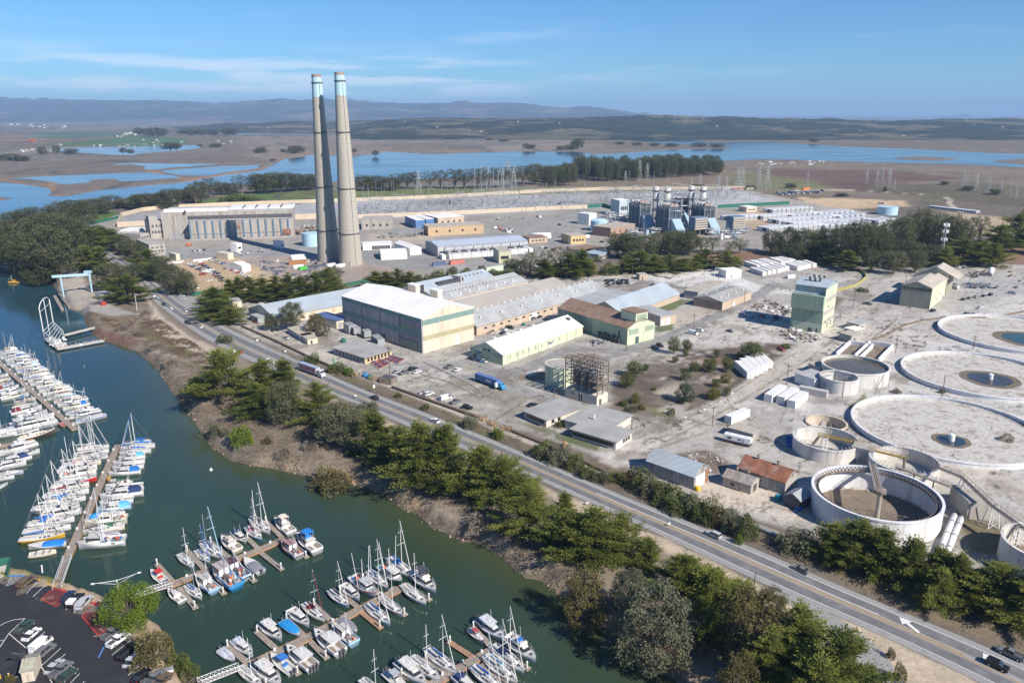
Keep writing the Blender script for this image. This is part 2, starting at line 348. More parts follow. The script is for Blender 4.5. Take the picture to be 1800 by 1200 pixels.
zone([(1400,318),(1620,322),(1700,335),(1500,335)],(.10,.062,.052),14,14,g2)
zone([(1280,300),(1420,312),(1480,330),(1290,332)],(.13,.13,.06),25,25,g2,.8)
zone([(1500,325),(1700,318),(2100,345),(2100,385),(1800,362),(1600,345)],(.10,.092,.058),14,20,g2,.8)
zone([(940,318),(1100,312),(1260,318),(1260,330),(1000,332),(930,326)],(.165,.125,.085),20,20,g2)
zone([(870,328),(1000,327),(1300,322),(1310,334),(1200,334),(900,341)],(.145,.145,.075),12,10,g2)
zone([(330,352),(420,338),(560,332),(880,326),(900,338),(600,352),(400,362),(330,366)],(.12,.135,.05),10,8,g2)
zone([(340,352),(470,336),(500,345),(400,358)],(.085,.145,.03),10,6,g2)
zone([(145,385),(200,372),(214,380),(200,392),(155,398)],(.08,.14,.03),5,4)
zone([(1660,372),(1800,385),(1800,420),(1690,412)],(.40,.31,.21),10,10,g2)
zone([(1400,345),(1500,348),(1590,352),(1600,362),(1480,368),(1420,360)],(.44,.33,.21),6,5)
stroke([(1660,345),(1672,350),(1668,357),(1680,366),(1690,372)],7,(.42,.36,.28),2)
stroke([(1620,340),(1500,332),(1400,332)],5,(.35,.29,.22),3)
# power plant yard
PLANT= [(150,398),(205,378),(290,366),(560,354),(900,341),(1200,333),(1310,331),(1500,372),(1560,386),(1600,400),(1500,440),(1290,440),(1180,440),(1050,452),(1000,468),(880,478),(640,500),(345,520),(330,480),(205,432),(180,412)]
zone(PLANT,YARD,3,2)
zone([(290,368),(560,356),(900,344),(1200,336),(1300,334),(1390,358),(1260,366),(1040,366),(900,374),(620,386),(520,384),(300,384)],(.36,.36,.355),3,2)
zone([(205,380),(290,372),(290,392),(207,397)],(.30,.30,.30),2)
zone([(200,420),(330,440),(500,432),(560,430),(560,450),(420,452),(300,458),(260,448)],(.27,.265,.255),3,3)
zone([(298,462),(330,456),(400,452),(445,455),(462,470),(500,500),(470,512),(400,510),(345,514),(320,490)],SAND,2.5,2.5)
zone([(420,455),(520,448),(600,465),(640,470),(660,490),(600,500),(505,500),(465,475)],(.31,.255,.215),3,3)
zone([(600,452),(700,440),(760,470),(700,482),(640,474)],(.29,.22,.185),3,4,alpha=.8)
zone([(650,412),(780,402),(760,430),(640,428)],(.40,.345,.28),4,4)
zone([(620,440),(740,428),(760,452),(820,470),(700,475),(640,462)],(.24,.235,.225),3,3)
zone([(760,462),(890,455),(900,475),(780,480)],(.31,.30,.28),3,3)
zone([(860,395),(1030,372),(1060,398),(1000,430),(920,445),(860,420)],(.275,.265,.24),4,4)
zone([(1300,372),(1390,366),(1420,400),(1330,405),(1300,390)],SAND,3,3,alpha=.8)
zone([(1380,360),(1480,365),(1560,378),(1500,385)],(.36,.33,.29),5,4)
for _ in range(26):
    cx,cy=rnd.uniform(455,600),rnd.uniform(458,488);w=rnd.uniform(6,16)
    zone([(cx-w,cy),(cx-w*.2,cy-2.2),(cx+w,cy-1),(cx+w*.3,cy+2.5)],(.10,.105,.13),.6,.8)
# tree belt strip between the two plants
zone([(640,500),(880,478),(1000,470),(1100,462),(1300,442),(1460,440),(1800,420),(1800,455),(1660,462),(1540,475),(1450,458),(1300,460),(1200,478),(1000,490),(860,488),(700,510),(430,530),(365,545),(345,522)],(.185,.155,.11),4,5,g3)
zone([(1235,447),(1370,438),(1385,455),(1310,462),(1240,462)],(.22,.14,.095),3,3)
zone([(1660,440),(1800,428),(1990,440),(1990,470),(1700,460)],(.22,.135,.09),5,4)
# mineral works: pale concrete yard
WORKS= [(365,548),(420,532),(640,508),(700,502),(860,490),(1000,488),(1180,478),(1290,462),(1450,458),(1520,470),(1660,462),(1990,470),(1990,1000),(1750,1010),(1420,935),(1300,905),(1220,885),(1120,830),(980,775),(820,728),(650,668),(545,630),(455,600),(405,572)]
zone(WORKS,CONCR,2.5,2.5)
zone([(1120,486),(1300,468),(1380,490),(1440,510),(1340,520),(1250,505),(1150,508)],POWDER,5,14,g3,.9)
zone([(1160,575),(1260,545),(1390,535),(1395,590),(1330,640),(1240,610),(1150,610)],(.46,.43,.385),4,12,g3,.9)
zone([(1380,640),(1600,560),(1660,540),(1990,540),(1990,960),(1800,900),(1690,860),(1500,780),(1400,740)],(.49,.47,.44),6,12,g3,.95)
zone([(1500,575),(1640,560),(1660,600),(1560,620)],(.44,.40,.36),4,10,g3,.8)
zone([(1640,490),(1990,480),(1990,545),(1690,552),(1650,530)],(.40,.385,.36),4,6)
zone([(1690,560),(1800,520),(1990,520),(1990,600),(1800,590)],(.54,.515,.48),4,12,g3)
zone([(1300,462),(1440,456),(1500,470),(1520,488),(1490,502),(1400,512),(1330,500),(1280,480)],(.335,.315,.285),3,3)
zone([(1365,462),(1450,464),(1440,474),(1370,472)],(.36,.23,.18),3,3,alpha=.5)
zone([(640,640),(720,640),(830,640),(905,672),(930,700),(900,742),(820,722),(720,692),(650,668)],(.295,.275,.23),3,3)
zone([(830,680),(905,672),(925,700),(880,715)],(.25,.23,.19),3,4)
zone([(420,572),(560,580),(640,640),(540,625),(450,592)],(.40,.36,.30),3,3)
zone([(1225,850),(1300,845),(1420,880),(1425,915),(1330,905),(1230,880)],(.50,.42,.34),2,4,g3,.9)
zone([(1190,790),(1300,755),(1420,800),(1420,830),(1290,805),(1240,840)],(.38,.36,.325),2,4)
zone([(1190,800),(1240,790),(1290,815),(1260,838)],(.17,.135,.105),2,3)
zone([(1545,780),(1660,790),(1800,850),(1990,900),(1990,925),(1760,870),(1600,820)],(.50,.45,.385),2,4)
zone([(1660,890),(1800,930),(1800,980),(1700,970)],(.17,.145,.09),4,5)
# orchard dirt
ORCH= [(1075,690),(1085,660),(1130,636),(1190,618),(1260,610),(1330,600),(1390,605),(1370,630),(1330,660),(1300,690),(1240,715),(1190,742),(1110,728),(1070,712)]
zone(ORCH,DARKD,3,5,g3)
for c,w,h in (((1190,690),40,18),((1180,636),38,8),((1270,668),22,8),((1235,636),20,7),((1330,680),20,10)):
    zone([(c[0]-w,c[1]),(c[0],c[1]-h),(c[0]+w,c[1]-2),(c[0]+w*.2,c[1]+h)],(.44,.37,.29),2.5,4,g3,.9)
zone([(1230,630),(1290,625),(1290,640),(1240,650)],(.20,.12,.085),3,4)
zone([(1120,712),(1180,715),(1185,735),(1140,732)],OLIVEG,2,3,g3,.9)
zone([(905,652),(930,640),(990,625),(1040,620),(1068,632),(1050,645),(985,668),(920,668)],(.20,.155,.115),2,4)
zone([(915,650),(945,638),(960,650),(930,660)],POWDER,1.5,2)
zone([(1400,545),(1470,520),(1490,525),(1440,560)],(.19,.15,.11),2,3)
zone([(1180,545),(1240,538),(1260,555),(1190,575)],(.42,.36,.29),3,4,g3,.7)
for q in ([(1155,540),(1185,525),(1215,528),(1180,545),(1160,550)],[(1150,575),(1185,568),(1180,580),(1155,585)],[(940,495),(985,490),(982,500),(945,500)],[(908,740),(960,752),(1080,792),(1060,796),(950,760)],[(1490,715),(1520,690),(1525,700),(1500,722)],[(650,620),(690,622),(672,632)]):
    zone(q,(.10,.135,.045),1.2,2,g3,.9)
# roads through the works
PR= (.27,.265,.25)
for L,w in (([(760,650),(830,632),(880,660),(930,648),(1000,612),(1100,618),(1180,590),(1260,555),(1340,515),(1360,500)],9),([(690,640),(780,652),(870,672),(960,700),(1000,720)],8),([(800,622),(900,590),(1000,552),(1040,540)],8),([(990,655),(1060,632),(1130,610)],6),([(1000,490),(1150,500),(1260,512)],8)):
    stroke(L,w,PR,.8,.6,g3,1)
for L,w in (([(1040,830),(1120,790),(1200,745),(1300,690),(1400,625),(1470,575),(1560,515),(1600,490)],9),([(1200,770),(1300,710),(1420,640),(1480,600)],5)):
    stroke(L,w,(.45,.41,.355),1.5,2,g3,.85)
for L,w in (([(1160,782),(1290,712),(1420,632),(1500,570)],.7),([(1130,778),(1290,690),(1400,618)],.5),([(1100,800),(1160,770),(1200,760)],.8),([(870,738),(930,700),(985,680)],1.0),([(660,655),(720,640),(745,636),(840,690),(905,712)],.8),([(1130,798),(1190,776),(1240,760)],1.0),([(1500,620),(1560,575),(1620,520)],1.3),([(1300,800),(1430,835)],.7)):
    stroke(L,w,(.17,.14,.11),.5,.5,g4,.8)
for L in ([(850,705),(780,672),(735,655)],[(905,720),(840,690)],[(1300,590),(1370,560)],[(1500,520),(1580,470)]):
    stroke(L,1.2,(.2,.18,.14),.8,.8,g4,.7)
for k in range(9): stroke([(1228+k*22,858+k*9-8),(1215+k*22+20,872+k*9)] if k % 2 else [(1228+k*20,852+k*8),(1250+k*20,880+k*7)],.35,(.2,.165,.13),.25,.2,g4,.7)
for k in range(5): stroke([(1232+k*3,862+k*9),(1420+k*2,905+k*7)],.35,(.2,.165,.13),.25,.2,g4,.7)
def track(pts,al=.35,c=(.20,.175,.145)):
    for o in (0,1.8): stroke([(a,b+o*(1.2 if b > 600 else .7)) for a,b in pts],.7,c,.5,.7,g4,al)
for q in ([(690,650),(770,662),(850,700),(940,715)],[(720,690),(800,672),(890,660),(960,640)],[(760,700),(840,720),(900,700)],[(1230,600),(1290,575),(1370,590),(1420,560)],[(1200,588),(1280,560),(1340,560)],[(1300,705),(1370,680),(1430,640)],[(1310,760),(1370,740),(1390,700)],[(1250,800),(1340,800),(1390,750)],[(1480,600),(1560,590),(1640,560),(1720,545)],[(1560,560),(1650,552),(1790,530)],[(1300,505),(1380,505),(1440,520),(1490,500)],[(1330,480),(1430,470),(1500,490)],[(1560,660),(1600,690),(1640,695)],[(440,585),(520,612),(620,650),(700,660)],[(930,760),(1010,790),(1100,820)],[(1080,800),(1180,760),(1240,730)],[(640,470),(700,455),(800,460),(900,470)],[(520,470),(600,482),(660,470)],[(330,440),(420,444),(520,436)],[(870,420),(960,410),(1030,385)]): track(q)
# harbour bank, verges
zone([(-330,440),(0,458),(100,500),(200,470),(245,500),(300,555),(345,590),(480,655),(640,722),(812,790),(990,866),(1165,945),(1290,1008),(1420,1085),(1530,1200),(1600,1350),(1250,1250),(1000,1065),(850,960),(700,880),(560,840),(400,805),(340,740),(280,640),(180,590),(140,540),(100,500)],SCRUB,2,3)
zone([(250,512),(290,560),(335,592),(400,622),(385,632),(330,612),(280,590),(262,560),(270,548)],(.44,.37,.29),1.2,1.5)
zone([(580,700),(720,755),(812,795),(990,868),(1165,945),(1290,1008),(1420,1070),(1470,1080),(1560,1120),(1730,1200),(1780,1250),(1600,1250),(1480,1140),(1400,1090),(1290,1035),(1150,960),(1000,892),(830,810),(700,762)],(.44,.36,.265),1.5,2.5)
zone([(160,570),(230,590),(330,620),(260,600),(190,600),(150,580)],(.17,.10,.075),2,4)
zone([(240,560),(290,590),(340,625),(300,610),(250,590)],(.15,.145,.055),1.5,3)
zone([(145,530),(200,520),(250,560),(200,580),(155,570)],(.19,.15,.10),2,3)
stroke([(185,600),(240,605),(300,625),(350,645)],3,(.40,.35,.28),.6)
zone([(165,520),(215,545),(250,552),(195,555),(150,545)],(.33,.31,.28),1.2,1.5)
zone([(100,500),(125,470),(140,472),(150,500),(180,525),(150,545),(115,545)],(.36,.32,.27),1.5)
zone([(395,635),(520,705),(640,770),(700,810),(760,850),(700,850),(600,800),(480,760),(400,700)],(.20,.165,.12),3,4)
stroke([(600,755),(680,830),(760,890),(860,935),(960,985)],1.6,(.27,.225,.165),.8,.6)
for L in ([(560,770),(640,800),(740,860)],[(1120,1130),(1180,1100),(1240,1150)],[(1060,1085),(1150,1130)]):
    stroke(L,7,(.30,.19,.12),3,4,g3,.7)
zone([(330,545),(455,602),(650,672),(820,732),(980,780),(1120,838),(1220,890),(1420,945),(1760,1050),(1900,1120),(1860,1180),(1600,1078),(1360,968),(1140,882),(920,790),(712,706),(590,660),(460,600)],(.17,.135,.095),1,2)
for _ in range(40):
    t=rnd.random();cx=480+t*700;cy=612+t*270+rnd.uniform(-4,8);w=rnd.uniform(5,16)
    zone([(cx-w,cy-2),(cx,cy-3),(cx+w,cy+3),(cx,cy+4)],rnd.choice([(.12,.135,.04),(.15,.09,.06),(.22,.18,.12)]),1,2,g3,.8)
stroke([(420,568),(545,624),(650,664),(735,698),(835,738),(935,778),(1040,822),(1120,856),(1240,895),(1400,950)],3.2,(.42,.38,.32),.7)
# parking lot shore
zone([(-330,985),(30,990),(75,1000),(110,1012),(100,1032),(60,1015),(-330,1020)],(.16,.17,.04),1,1)
zone([(20,1002),(100,1018),(185,1045),(280,1090),(310,1120),(345,1190),(380,1230),(330,1260),(270,1180),(240,1120),(190,1080),(90,1035),(20,1015)],(.34,.27,.195),1,1.5)
zone([(45,992),(80,1001),(105,1022),(85,1024),(55,1005)],(.15,.165,.035),.8,.8)
# beach: wet dark edge along the waterline, tan rocky bluff faces
sh=np.exp(-((sdw-1.0)/1.3)**2)*(GY < 650)*(sdw > -1);blend(sh*.75,(.11,.085,.055))
bl=np.exp(-((sdw-3.6)/2.0)**2)*(GY < 650)*(GX > -190)*sstep(-.15,.45,fbm(GX,GY,16,31));blend(bl*.85,(.36,.26,.165))
und=sstep(-12,0,sdw)*(sdw < 0);blend(und*.9,(.14,.115,.07))
# general mottling
mott=1 + .16*g2 + .17*g3 + .16*g4 + .10*fbm(GX,GY,1.1,41,2)
GC *= np.clip(mott,.45,1.6)[...,None]
works= (1-sstep(-3,3,sdist_masked(GX,GY,wpts(WORKS),40)))
stain=sstep(.12,.5,fbm(GX,GY,26,51)+.35*g4)*works;blend(stain*.7,(.18,.155,.128))
stain=sstep(.2,.5,fbm(GX*.6+GY*.4,GY*1.5-GX,18,57)+.3*g4)*works;blend(stain*.5,(.58,.54,.49))
cr=np.abs(fbm(GX,GY,22,61,5));blend((1-sstep(.0,.034,cr))*works*.75,(.16,.135,.11))
d2=sstep(.1,.42,fbm(GX,GY,11,81,5))*sstep(-.1,.3,fbm(GX,GY,55,83))*works;blend(d2*.55,(.20,.172,.14))
fleck=sstep(.45,.6,fbm(GX,GY,2.6,85,3))*works;blend(fleck*.6,(.12,.10,.075))
scrubm= (GY > 700)*(1-works)*sstep(.15,.5,fbm(GX,GY,45,71)+.4*g3)*(sdw > 20);blend(scrubm*.5*(GY > 1050),(.075,.072,.045))

fm= (GY > 1050)*(works < .5)*(GX < 200)*(sdw > 5);ch= (1-sstep(0,.05,np.abs(fbm(GX,GY*.5,210,141,3))))*fm;blend(ch*.9,(.06,.062,.055));mf=sstep(.15,.4,fbm(GX,GY*.4,260,143,4))*fm;blend(mf*.6,(.105,.098,.085));sf=sstep(.2,.45,fbm(GX,GY*.35,330,147,4))*fm;blend(sf*.5,(.21,.19,.165))
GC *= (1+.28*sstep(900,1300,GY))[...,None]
nr,nc=GX.shape
me=bpy.data.meshes.new('ground')
me.vertices.add(nr*nc);me.vertices.foreach_set('co',np.stack([GX,GY,GZ],-1).ravel().astype(np.float32))
I=np.arange(nr*nc).reshape(nr,nc)
q=np.stack([I[1:,:-1],I[1:,1:],I[:-1,1:],I[:-1,:-1]],-1).reshape(-1,4)
me.loops.add(q.size);me.loops.foreach_set('vertex_index',q.ravel().astype(np.int32))
me.polygons.add(len(q));me.polygons.foreach_set('loop_start',np.arange(0,q.size,4,dtype=np.int32));me.polygons.foreach_set('use_smooth',np.ones(len(q),bool))
at=me.color_attributes.new('soil','FLOAT_COLOR','POINT')
at.data.foreach_set('color',np.concatenate([GC,np.ones(GX.shape+(1,))],-1).ravel().astype(np.float32))
me.update();me.validate()
def soil_mat(name,rough=.95,lo=.72,hi=1.25,sc=.9):
    m=bpy.data.materials.new(name);m.use_nodes=True;t=m.node_tree;L=t.links.new;b=t.nodes['Principled BSDF']
    b.inputs['Roughness'].default_value=rough;b.inputs['Specular IOR Level'].default_value=.15
    a=t.nodes.new('ShaderNodeAttribute');a.attribute_name='soil'
    g=t.nodes.new('ShaderNodeTexCoord');n=t.nodes.new('ShaderNodeTexNoise');n.inputs['Scale'].default_value=sc;n.inputs['Detail'].default_value=8;n.inputs['Roughness'].default_value=.75;L(g.outputs['Object'],n.inputs[0])
    r=t.nodes.new('ShaderNodeMapRange');r.inputs[1].default_value=.32;r.inputs[2].default_value=.68;r.inputs[3].default_value=lo;r.inputs[4].default_value=hi;L(n.outputs[0],r.inputs[0])
    x=t.nodes.new('ShaderNodeMix');x.data_type='RGBA';x.blend_type='MULTIPLY';x.inputs[0].default_value=1;L(a.outputs['Color'],x.inputs[6]);L(r.outputs[0],x.inputs[7]);L(x.outputs[2],b.inputs['Base Color'])
    bp=t.nodes.new('ShaderNodeBump');bp.inputs['Strength'].default_value=.5;bp.inputs['Distance'].default_value=.25;L(n.outputs[0],bp.inputs['Height']);L(bp.outputs[0],b.inputs['Normal'])
    return m
M_SOIL=soil_mat('soil');me.materials.append(M_SOIL)
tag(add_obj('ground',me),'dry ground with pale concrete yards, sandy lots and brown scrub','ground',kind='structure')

# water
mw=bpy.data.materials.new('harbour water');mw.use_nodes=True;t=mw.node_tree;L=t.links.new;b=t.nodes['Principled BSDF']
b.inputs['Roughness'].default_value=.09;b.inputs['IOR'].default_value=1.33
g=t.nodes.new('ShaderNodeTexCoord')
def wn(sc,det,st=None):
    n=t.nodes.new('ShaderNodeTexNoise');n.inputs['Scale'].default_value=sc;n.inputs['Detail'].default_value=det
    if st:
        mpn=t.nodes.new('ShaderNodeMapping');mpn.inputs['Scale'].default_value=st;mpn.inputs['Rotation'].default_value= (0,0,R(25));L(g.outputs['Object'],mpn.inputs[0]);L(mpn.outputs[0],n.inputs[0])
    else: L(g.outputs['Object'],n.inputs[0])
    return n
n1=wn(.012,5);n2=wn(.55,4,(1,2.2,1));n3=wn(.004,6,(1,3.5,1))
at_=t.nodes.new('ShaderNodeAttribute');at_.attribute_name='soil'
cm=t.nodes.new('ShaderNodeMix');cm.data_type='RGBA';cm.blend_type='MULTIPLY';cm.inputs[0].default_value=1
rr=t.nodes.new('ShaderNodeMapRange');rr.inputs[1].default_value=.3;rr.inputs[2].default_value=.7;rr.inputs[3].default_value=.8;rr.inputs[4].default_value=1.2;L(n1.outputs[0],rr.inputs[0])
L(at_.outputs['Color'],cm.inputs[6]);L(rr.outputs[0],cm.inputs[7]);L(cm.outputs[2],b.inputs['Base Color'])
r2=t.nodes.new('ShaderNodeMapRange');r2.inputs[1].default_value=.42;r2.inputs[2].default_value=.6;r2.inputs[3].default_value=.06;r2.inputs[4].default_value=.13;L(n3.outputs[0],r2.inputs[0]);L(r2.outputs[0],b.inputs['Roughness'])
bp=t.nodes.new('ShaderNodeBump');bp.inputs['Strength'].default_value=.07;bp.inputs['Distance'].default_value=.3;L(n2.outputs[0],bp.inputs['Height']);L(bp.outputs[0],b.inputs['Normal'])
# a coarse sheet whose vertex colour goes from green close to the marina to blue in the open slough
wx=np.concatenate([np.arange(-330,2135,14.)]);wy=np.concatenate([np.arange(232,460,4.),np.arange(460,1340,8.),[1500,1800]])
PX_,PY_=np.meshgrid(wx,wy);u_= (600-PY_)/FPX;t_= (WATER_Z-CAMZ)/(-math.sin(PITCH)+u_*math.cos(PITCH));WX= (PX_-900)/FPX*t_;WY= (math.cos(PITCH)+u_*math.sin(PITCH))*t_
mixv=sstep(150,420,WY+.35*WX)[...,None];farv=sstep(600,1100,WY)[...,None]
wc=np.array([.026,.050,.034])*(1-mixv)+np.array([.018,.052,.068])*mixv;wc=wc*(1-farv)+np.array([.016,.050,.088])*farv
ds=segdist(WX,WY,wpts(SHORE_FAR,WATER_Z),False);sha= (np.exp(-ds/9.)*(WY < 420))[...,None];wc=wc*(1-.75*sha)+np.array([.060,.070,.030])*.75*sha
r_,c_=WX.shape;wm_=bpy.data.meshes.new('water');I=np.arange(r_*c_).reshape(r_,c_);q=np.stack([I[1:,:-1],I[1:,1:],I[:-1,1:],I[:-1,:-1]],-1).reshape(-1,4)
wm_.from_pydata(np.stack([WX,WY,WX*0+WATER_Z],-1).reshape(-1,3).tolist(),[],q.tolist())
at=wm_.color_attributes.new('soil','FLOAT_COLOR','POINT');at.data.foreach_set('color',np.concatenate([wc,np.ones(WX.shape+(1,))],-1).ravel().astype(np.float32))
wm_.materials.append(mw);tag(add_obj('water',wm_),'green harbour water turning blue in the far slough','water',kind='structure')

# far hills and mountains
HILLS= {}
def ridge(name,label,d0,d1,sky_px,base_col,alt_col,seed,rows=40,rough=18,base_z=-3.5,field=None,step=5):
    sx=np.array([p[0] for p in sky_px],float);sy=np.array([p[1] for p in sky_px],float)
    px=np.arange(sx[0],sx[-1]+1,step);yy=np.interp(px,sx,sy)
    D=np.linspace(0,1.35,rows)
    PXh,T=np.meshgrid(px,D);d=d0+(d1-d0)*T
    X= (PXh-900)/FPX*d*1.035;Y=d*np.ones_like(X)
    top=CAMZ-(np.interp(PXh,sx,sy)-200)/1340.0*d1*1.0
    prof=np.where(T < 1,sstep(0,1,T)**.8,1-.6*(T-1)/.35)
    n=fbm(X,Y,(d1-d0)*.30,seed,5);nf=fbm(X,Y,(d1-d0)*.05,seed+3,4)
    Z=base_z+(top-base_z)*prof*np.clip(1+.45*n*(1-np.abs(T-1)**.5),.2,1.6)+nf*rough*np.clip(T*3,0,1)
    over=CAMZ-(np.interp(PXh,sx,sy)-199.2)/1340.0*d
    Z=np.where((T < 1),np.minimum(Z,over+nf*rough*.2),Z)
    C=np.empty(X.shape+(3,));C[:] =base_col
    fine=fbm(X,Y,45 if d1 < 9000 else 260,seed+21,3);Z += fine*(7 if d1 < 9000 else 34)*np.clip(T*3,0,1);C *= (1+.55*fine)[...,None]
    a=sstep(.05,.35,fbm(X,Y,(d1-d0)*.16,seed+8,4)+.3*nf)[...,None]*.85;C=C*(1-a)+np.array(alt_col)*a
    C *= (1+.35*nf)[...,None]
    r_,c_=X.shape;me=bpy.data.meshes.new(name);I=np.arange(r_*c_).reshape(r_,c_);q=np.stack([I[:-1,:-1],I[:-1,1:],I[1:,1:],I[1:,:-1]],-1).reshape(-1,4)
    me.from_pydata(np.stack([X,Y,Z],-1).reshape(-1,3).tolist(),[],q.tolist())
    at=me.color_attributes.new('soil','FLOAT_COLOR','POINT');at.data.foreach_set('color',np.concatenate([np.clip(C,.01,.8),np.ones(X.shape+(1,))],-1).ravel().astype(np.float32))
    me.polygons.foreach_set('use_smooth',[True]*len(me.polygons))
    me.materials.append(soil_mat(name+' cover',sc=.02,lo=.6,hi=1.4));HILLS[name] = (X,Y,Z,T);tag(add_obj(name,me),label,'hills',kind='structure')
ridge('mountains','blue mountain range along the left horizon',12500,19000,[(-400,176),(-100,175),(0,174),(60,175),(120,177),(200,178),(280,180),(320,178),(400,182),(440,184),(470,180),(520,176),(560,178),(600,177),(640,180),(700,183),(760,184),(820,183),(860,184),(885,181),(905,182),(940,186),(990,191),(1010,188),(1030,189),(1060,193),(1100,199),(1150,204),(1220,209)],(.06,.065,.05),(.15,.12,.09),3,90,60,step=3)
ridge('distant_mountains','faint blue peaks on the right horizon',26000,31000,[(1120,207),(1300,206),(1420,209),(1540,209),(1600,205),(1640,201),(1665,206),(1700,206),(1730,202),(1770,207),(1800,205),(2200,203)],(.07,.07,.06),(.13,.11,.09),23,24,40)
ridge('wooded_hills','dark wooded hills beyond the slough',3700,6200,[(620,226),(680,212),(740,209),(800,207),(850,206.5),(950,207),(1050,207.5),(1100,205.5),(1130,206),(1200,207.5),(1260,205),(1310,207.5),(1350,208.5),(1430,208.5),(1500,213),(1560,210.5),(1600,209),(1700,207.5),(1760,210.5),(1800,211),(2300,208)],(.030,.036,.024),(.125,.11,.07),5,120,9,step=2.5)
ridge('low_hills','low tan and wooded hills in front of the mountains',5200,7200,[(330,224),(400,219),(440,214),(480,215),(540,211),(600,213),(660,210),(720,212),(780,216),(820,220)],(.05,.05,.036),(.15,.125,.09),9,60,9,step=3)

# highway
def resample(px,n):
    p= [P(a,b,0) for a,b in px];d= [0]
    for i in range(1,len(p)): d.append(d[-1]+(p[i]-p[i-1]).length)
    tt=np.linspace(0,d[-1],n);x=np.interp(tt,d,[v.x for v in p]);y=np.interp(tt,d,[v.y for v in p])
    k=np.ones(9)/9
    for _ in range(3):
        xp=np.pad(x,4,mode='reflect',reflect_type='odd');yp=np.pad(y,4,mode='reflect',reflect_type='odd');x=np.convolve(xp,k,'valid');y=np.convolve(yp,k,'valid')
    return np.stack([x,y],1)
RL=resample([(120,425),(165,447),(195,460),(225,480),(246,500),(268,528),(300,553),(340,583),(398,616),(480,652),(580,693),(660,724),(716,750),(812,788),(920,832),(990,862),(1077,903),(1165,941),(1224,968),(1290,1003),(1350,1032),(1420,1062),(1481,1085),(1596,1135),(1737,1205),(1900,1290)],260)
RR=resample([(140,418),(180,438),(206,450),(235,466),(262,487),(290,510),(325,535),(352,549),(398,576),(460,604),(530,634),(590,664),(640,686),(712,712),(800,745),(852,768),(920,795),(1060,858),(1140,889),(1210,918),(1270,940),(1360,975),(1424,1008),(1524,1052),(1600,1081),(1687,1113),(1751,1141),(1900,1212)],260)
NRD=260
def rpt(i,u): return RL[i]*(1-u)+RR[i]*u
def ribbon(name,u0,u1,i0,i1,z,m,parent=None,dash=None,wm=None):
    mb=MB();i=i0
    while i < i1:
        j=min(i1,i+(dash[0] if dash else 1))
        for k in range(i,j):
            a0,a1=rpt(k,u0),rpt(k,u1);b0,b1=rpt(k+1,u0),rpt(k+1,u1)
            if wm:
                def w2(p,q): 
                    d= (q-p)/np.linalg.norm(RR[k]-RL[k]);return p,p+d*0
                da= (RR[k]-RL[k])/np.linalg.norm(RR[k]-RL[k])*wm/2;db= (RR[k+1]-RL[k+1])/np.linalg.norm(RR[k+1]-RL[k+1])*wm/2
                a0,a1,b0,b1=a0-da,a0+da,b0-db,b0+db
            mb.add([(*a0,z),(*a1,z),(*b1,z),(*b0,z)],[(0,1,2,3)])
        i=j+(dash[1] if dash else 0)
    return mb.build(name,m,parent)
M_ROADL=mat('worn grey asphalt',(.29,.285,.275),.9,vary=.16,scale=.5,dirt=(.30,.29,.27),dirt_amt=.6,dirt_scale=.1)
M_ROADD=mat('dark lane asphalt',(.16,.16,.162),.9,vary=.25,scale=.35,dirt=(.23,.23,.225),dirt_amt=.6,dirt_scale=.15)
M_LINEW=mat('white road paint',(.72,.72,.70),.7,vary=.2,scale=2)
M_LINEY=mat('yellow road paint',(.62,.34,.07),.7,vary=.25,scale=2)
ro=ribbon('road',0,1,0,NRD-1,.08,M_ROADL);tag(ro,'two lane highway with centre turn lane running past the harbour','road',kind='structure')
ribbon('lane',.19,.41,0,NRD-1,.12,M_ROADD,ro);ribbon('lane',.59,.81,0,NRD-1,.12,M_ROADD,ro)
ribbon('marking',.16,0,0,NRD-1,.16,M_LINEW,ro,wm=.2);ribbon('marking',.84,0,0,NRD-1,.16,M_LINEW,ro,wm=.2)
ribbon('marking',.455,0,95,NRD-1,.16,M_LINEY,ro,wm=.2);ribbon('marking',.525,0,95,NRD-8,.16,M_LINEY,ro,wm=.2)
ribbon('marking',.43,0,40,92,.16,M_LINEW,ro,wm=.22);ribbon('marking',.57,0,40,92,.16,M_LINEW,ro,wm=.22)
ribbon('marking',.58,0,NRD-42,NRD-14,.16,M_LINEW,ro,wm=.28)
def flat_poly(name,px,m,z,label=None,cat=None,parent=None,kind='structure'):
    w=wpts(px);me=bpy.data.meshes.new(name);me.from_pydata([(x,y,z) for x,y in w],[],[tuple(range(len(w)))]);me.materials.append(m)
    if me.polygons[0].normal.z < 0: me.flip_normals()
    o=add_obj(name,me,parent)
    if label: tag(o,label,cat,kind=kind)
    return o
def arrow(tip,tail,w=1.5):
    a,b_=P(*tip,0),P(*tail,0);d= (a-b_);Ln=d.length;d /= Ln;s_=Vector((-d.y,d.x,0));z=Vector((0,0,.2))
    me=bpy.data.meshes.new('marking');hd=a-d*Ln*.42
    v= [a+z,hd+s_*w+z,hd+s_*w*.28+z,b_+s_*w*.28+z,b_-s_*w*.28+z,hd-s_*w*.28+z,hd-s_*w+z]
    me.from_pydata([tuple(q) for q in v],[],[(0,1,6),(2,3,4,5)]);me.materials.append(M_LINEW);add_obj('marking',me,ro)
arrow((1580,1084),(1615,1112));arrow((1727,1148),(1752,1168));arrow((332,548),(338,543),1.2);arrow((468,633),(474,629),1.2);arrow((300,540),(304,545),1.2)
arrow((280,526),(276,522),1.2);arrow((353,578),(357,572),1.2);arrow((485,641),(480,636),1.2)
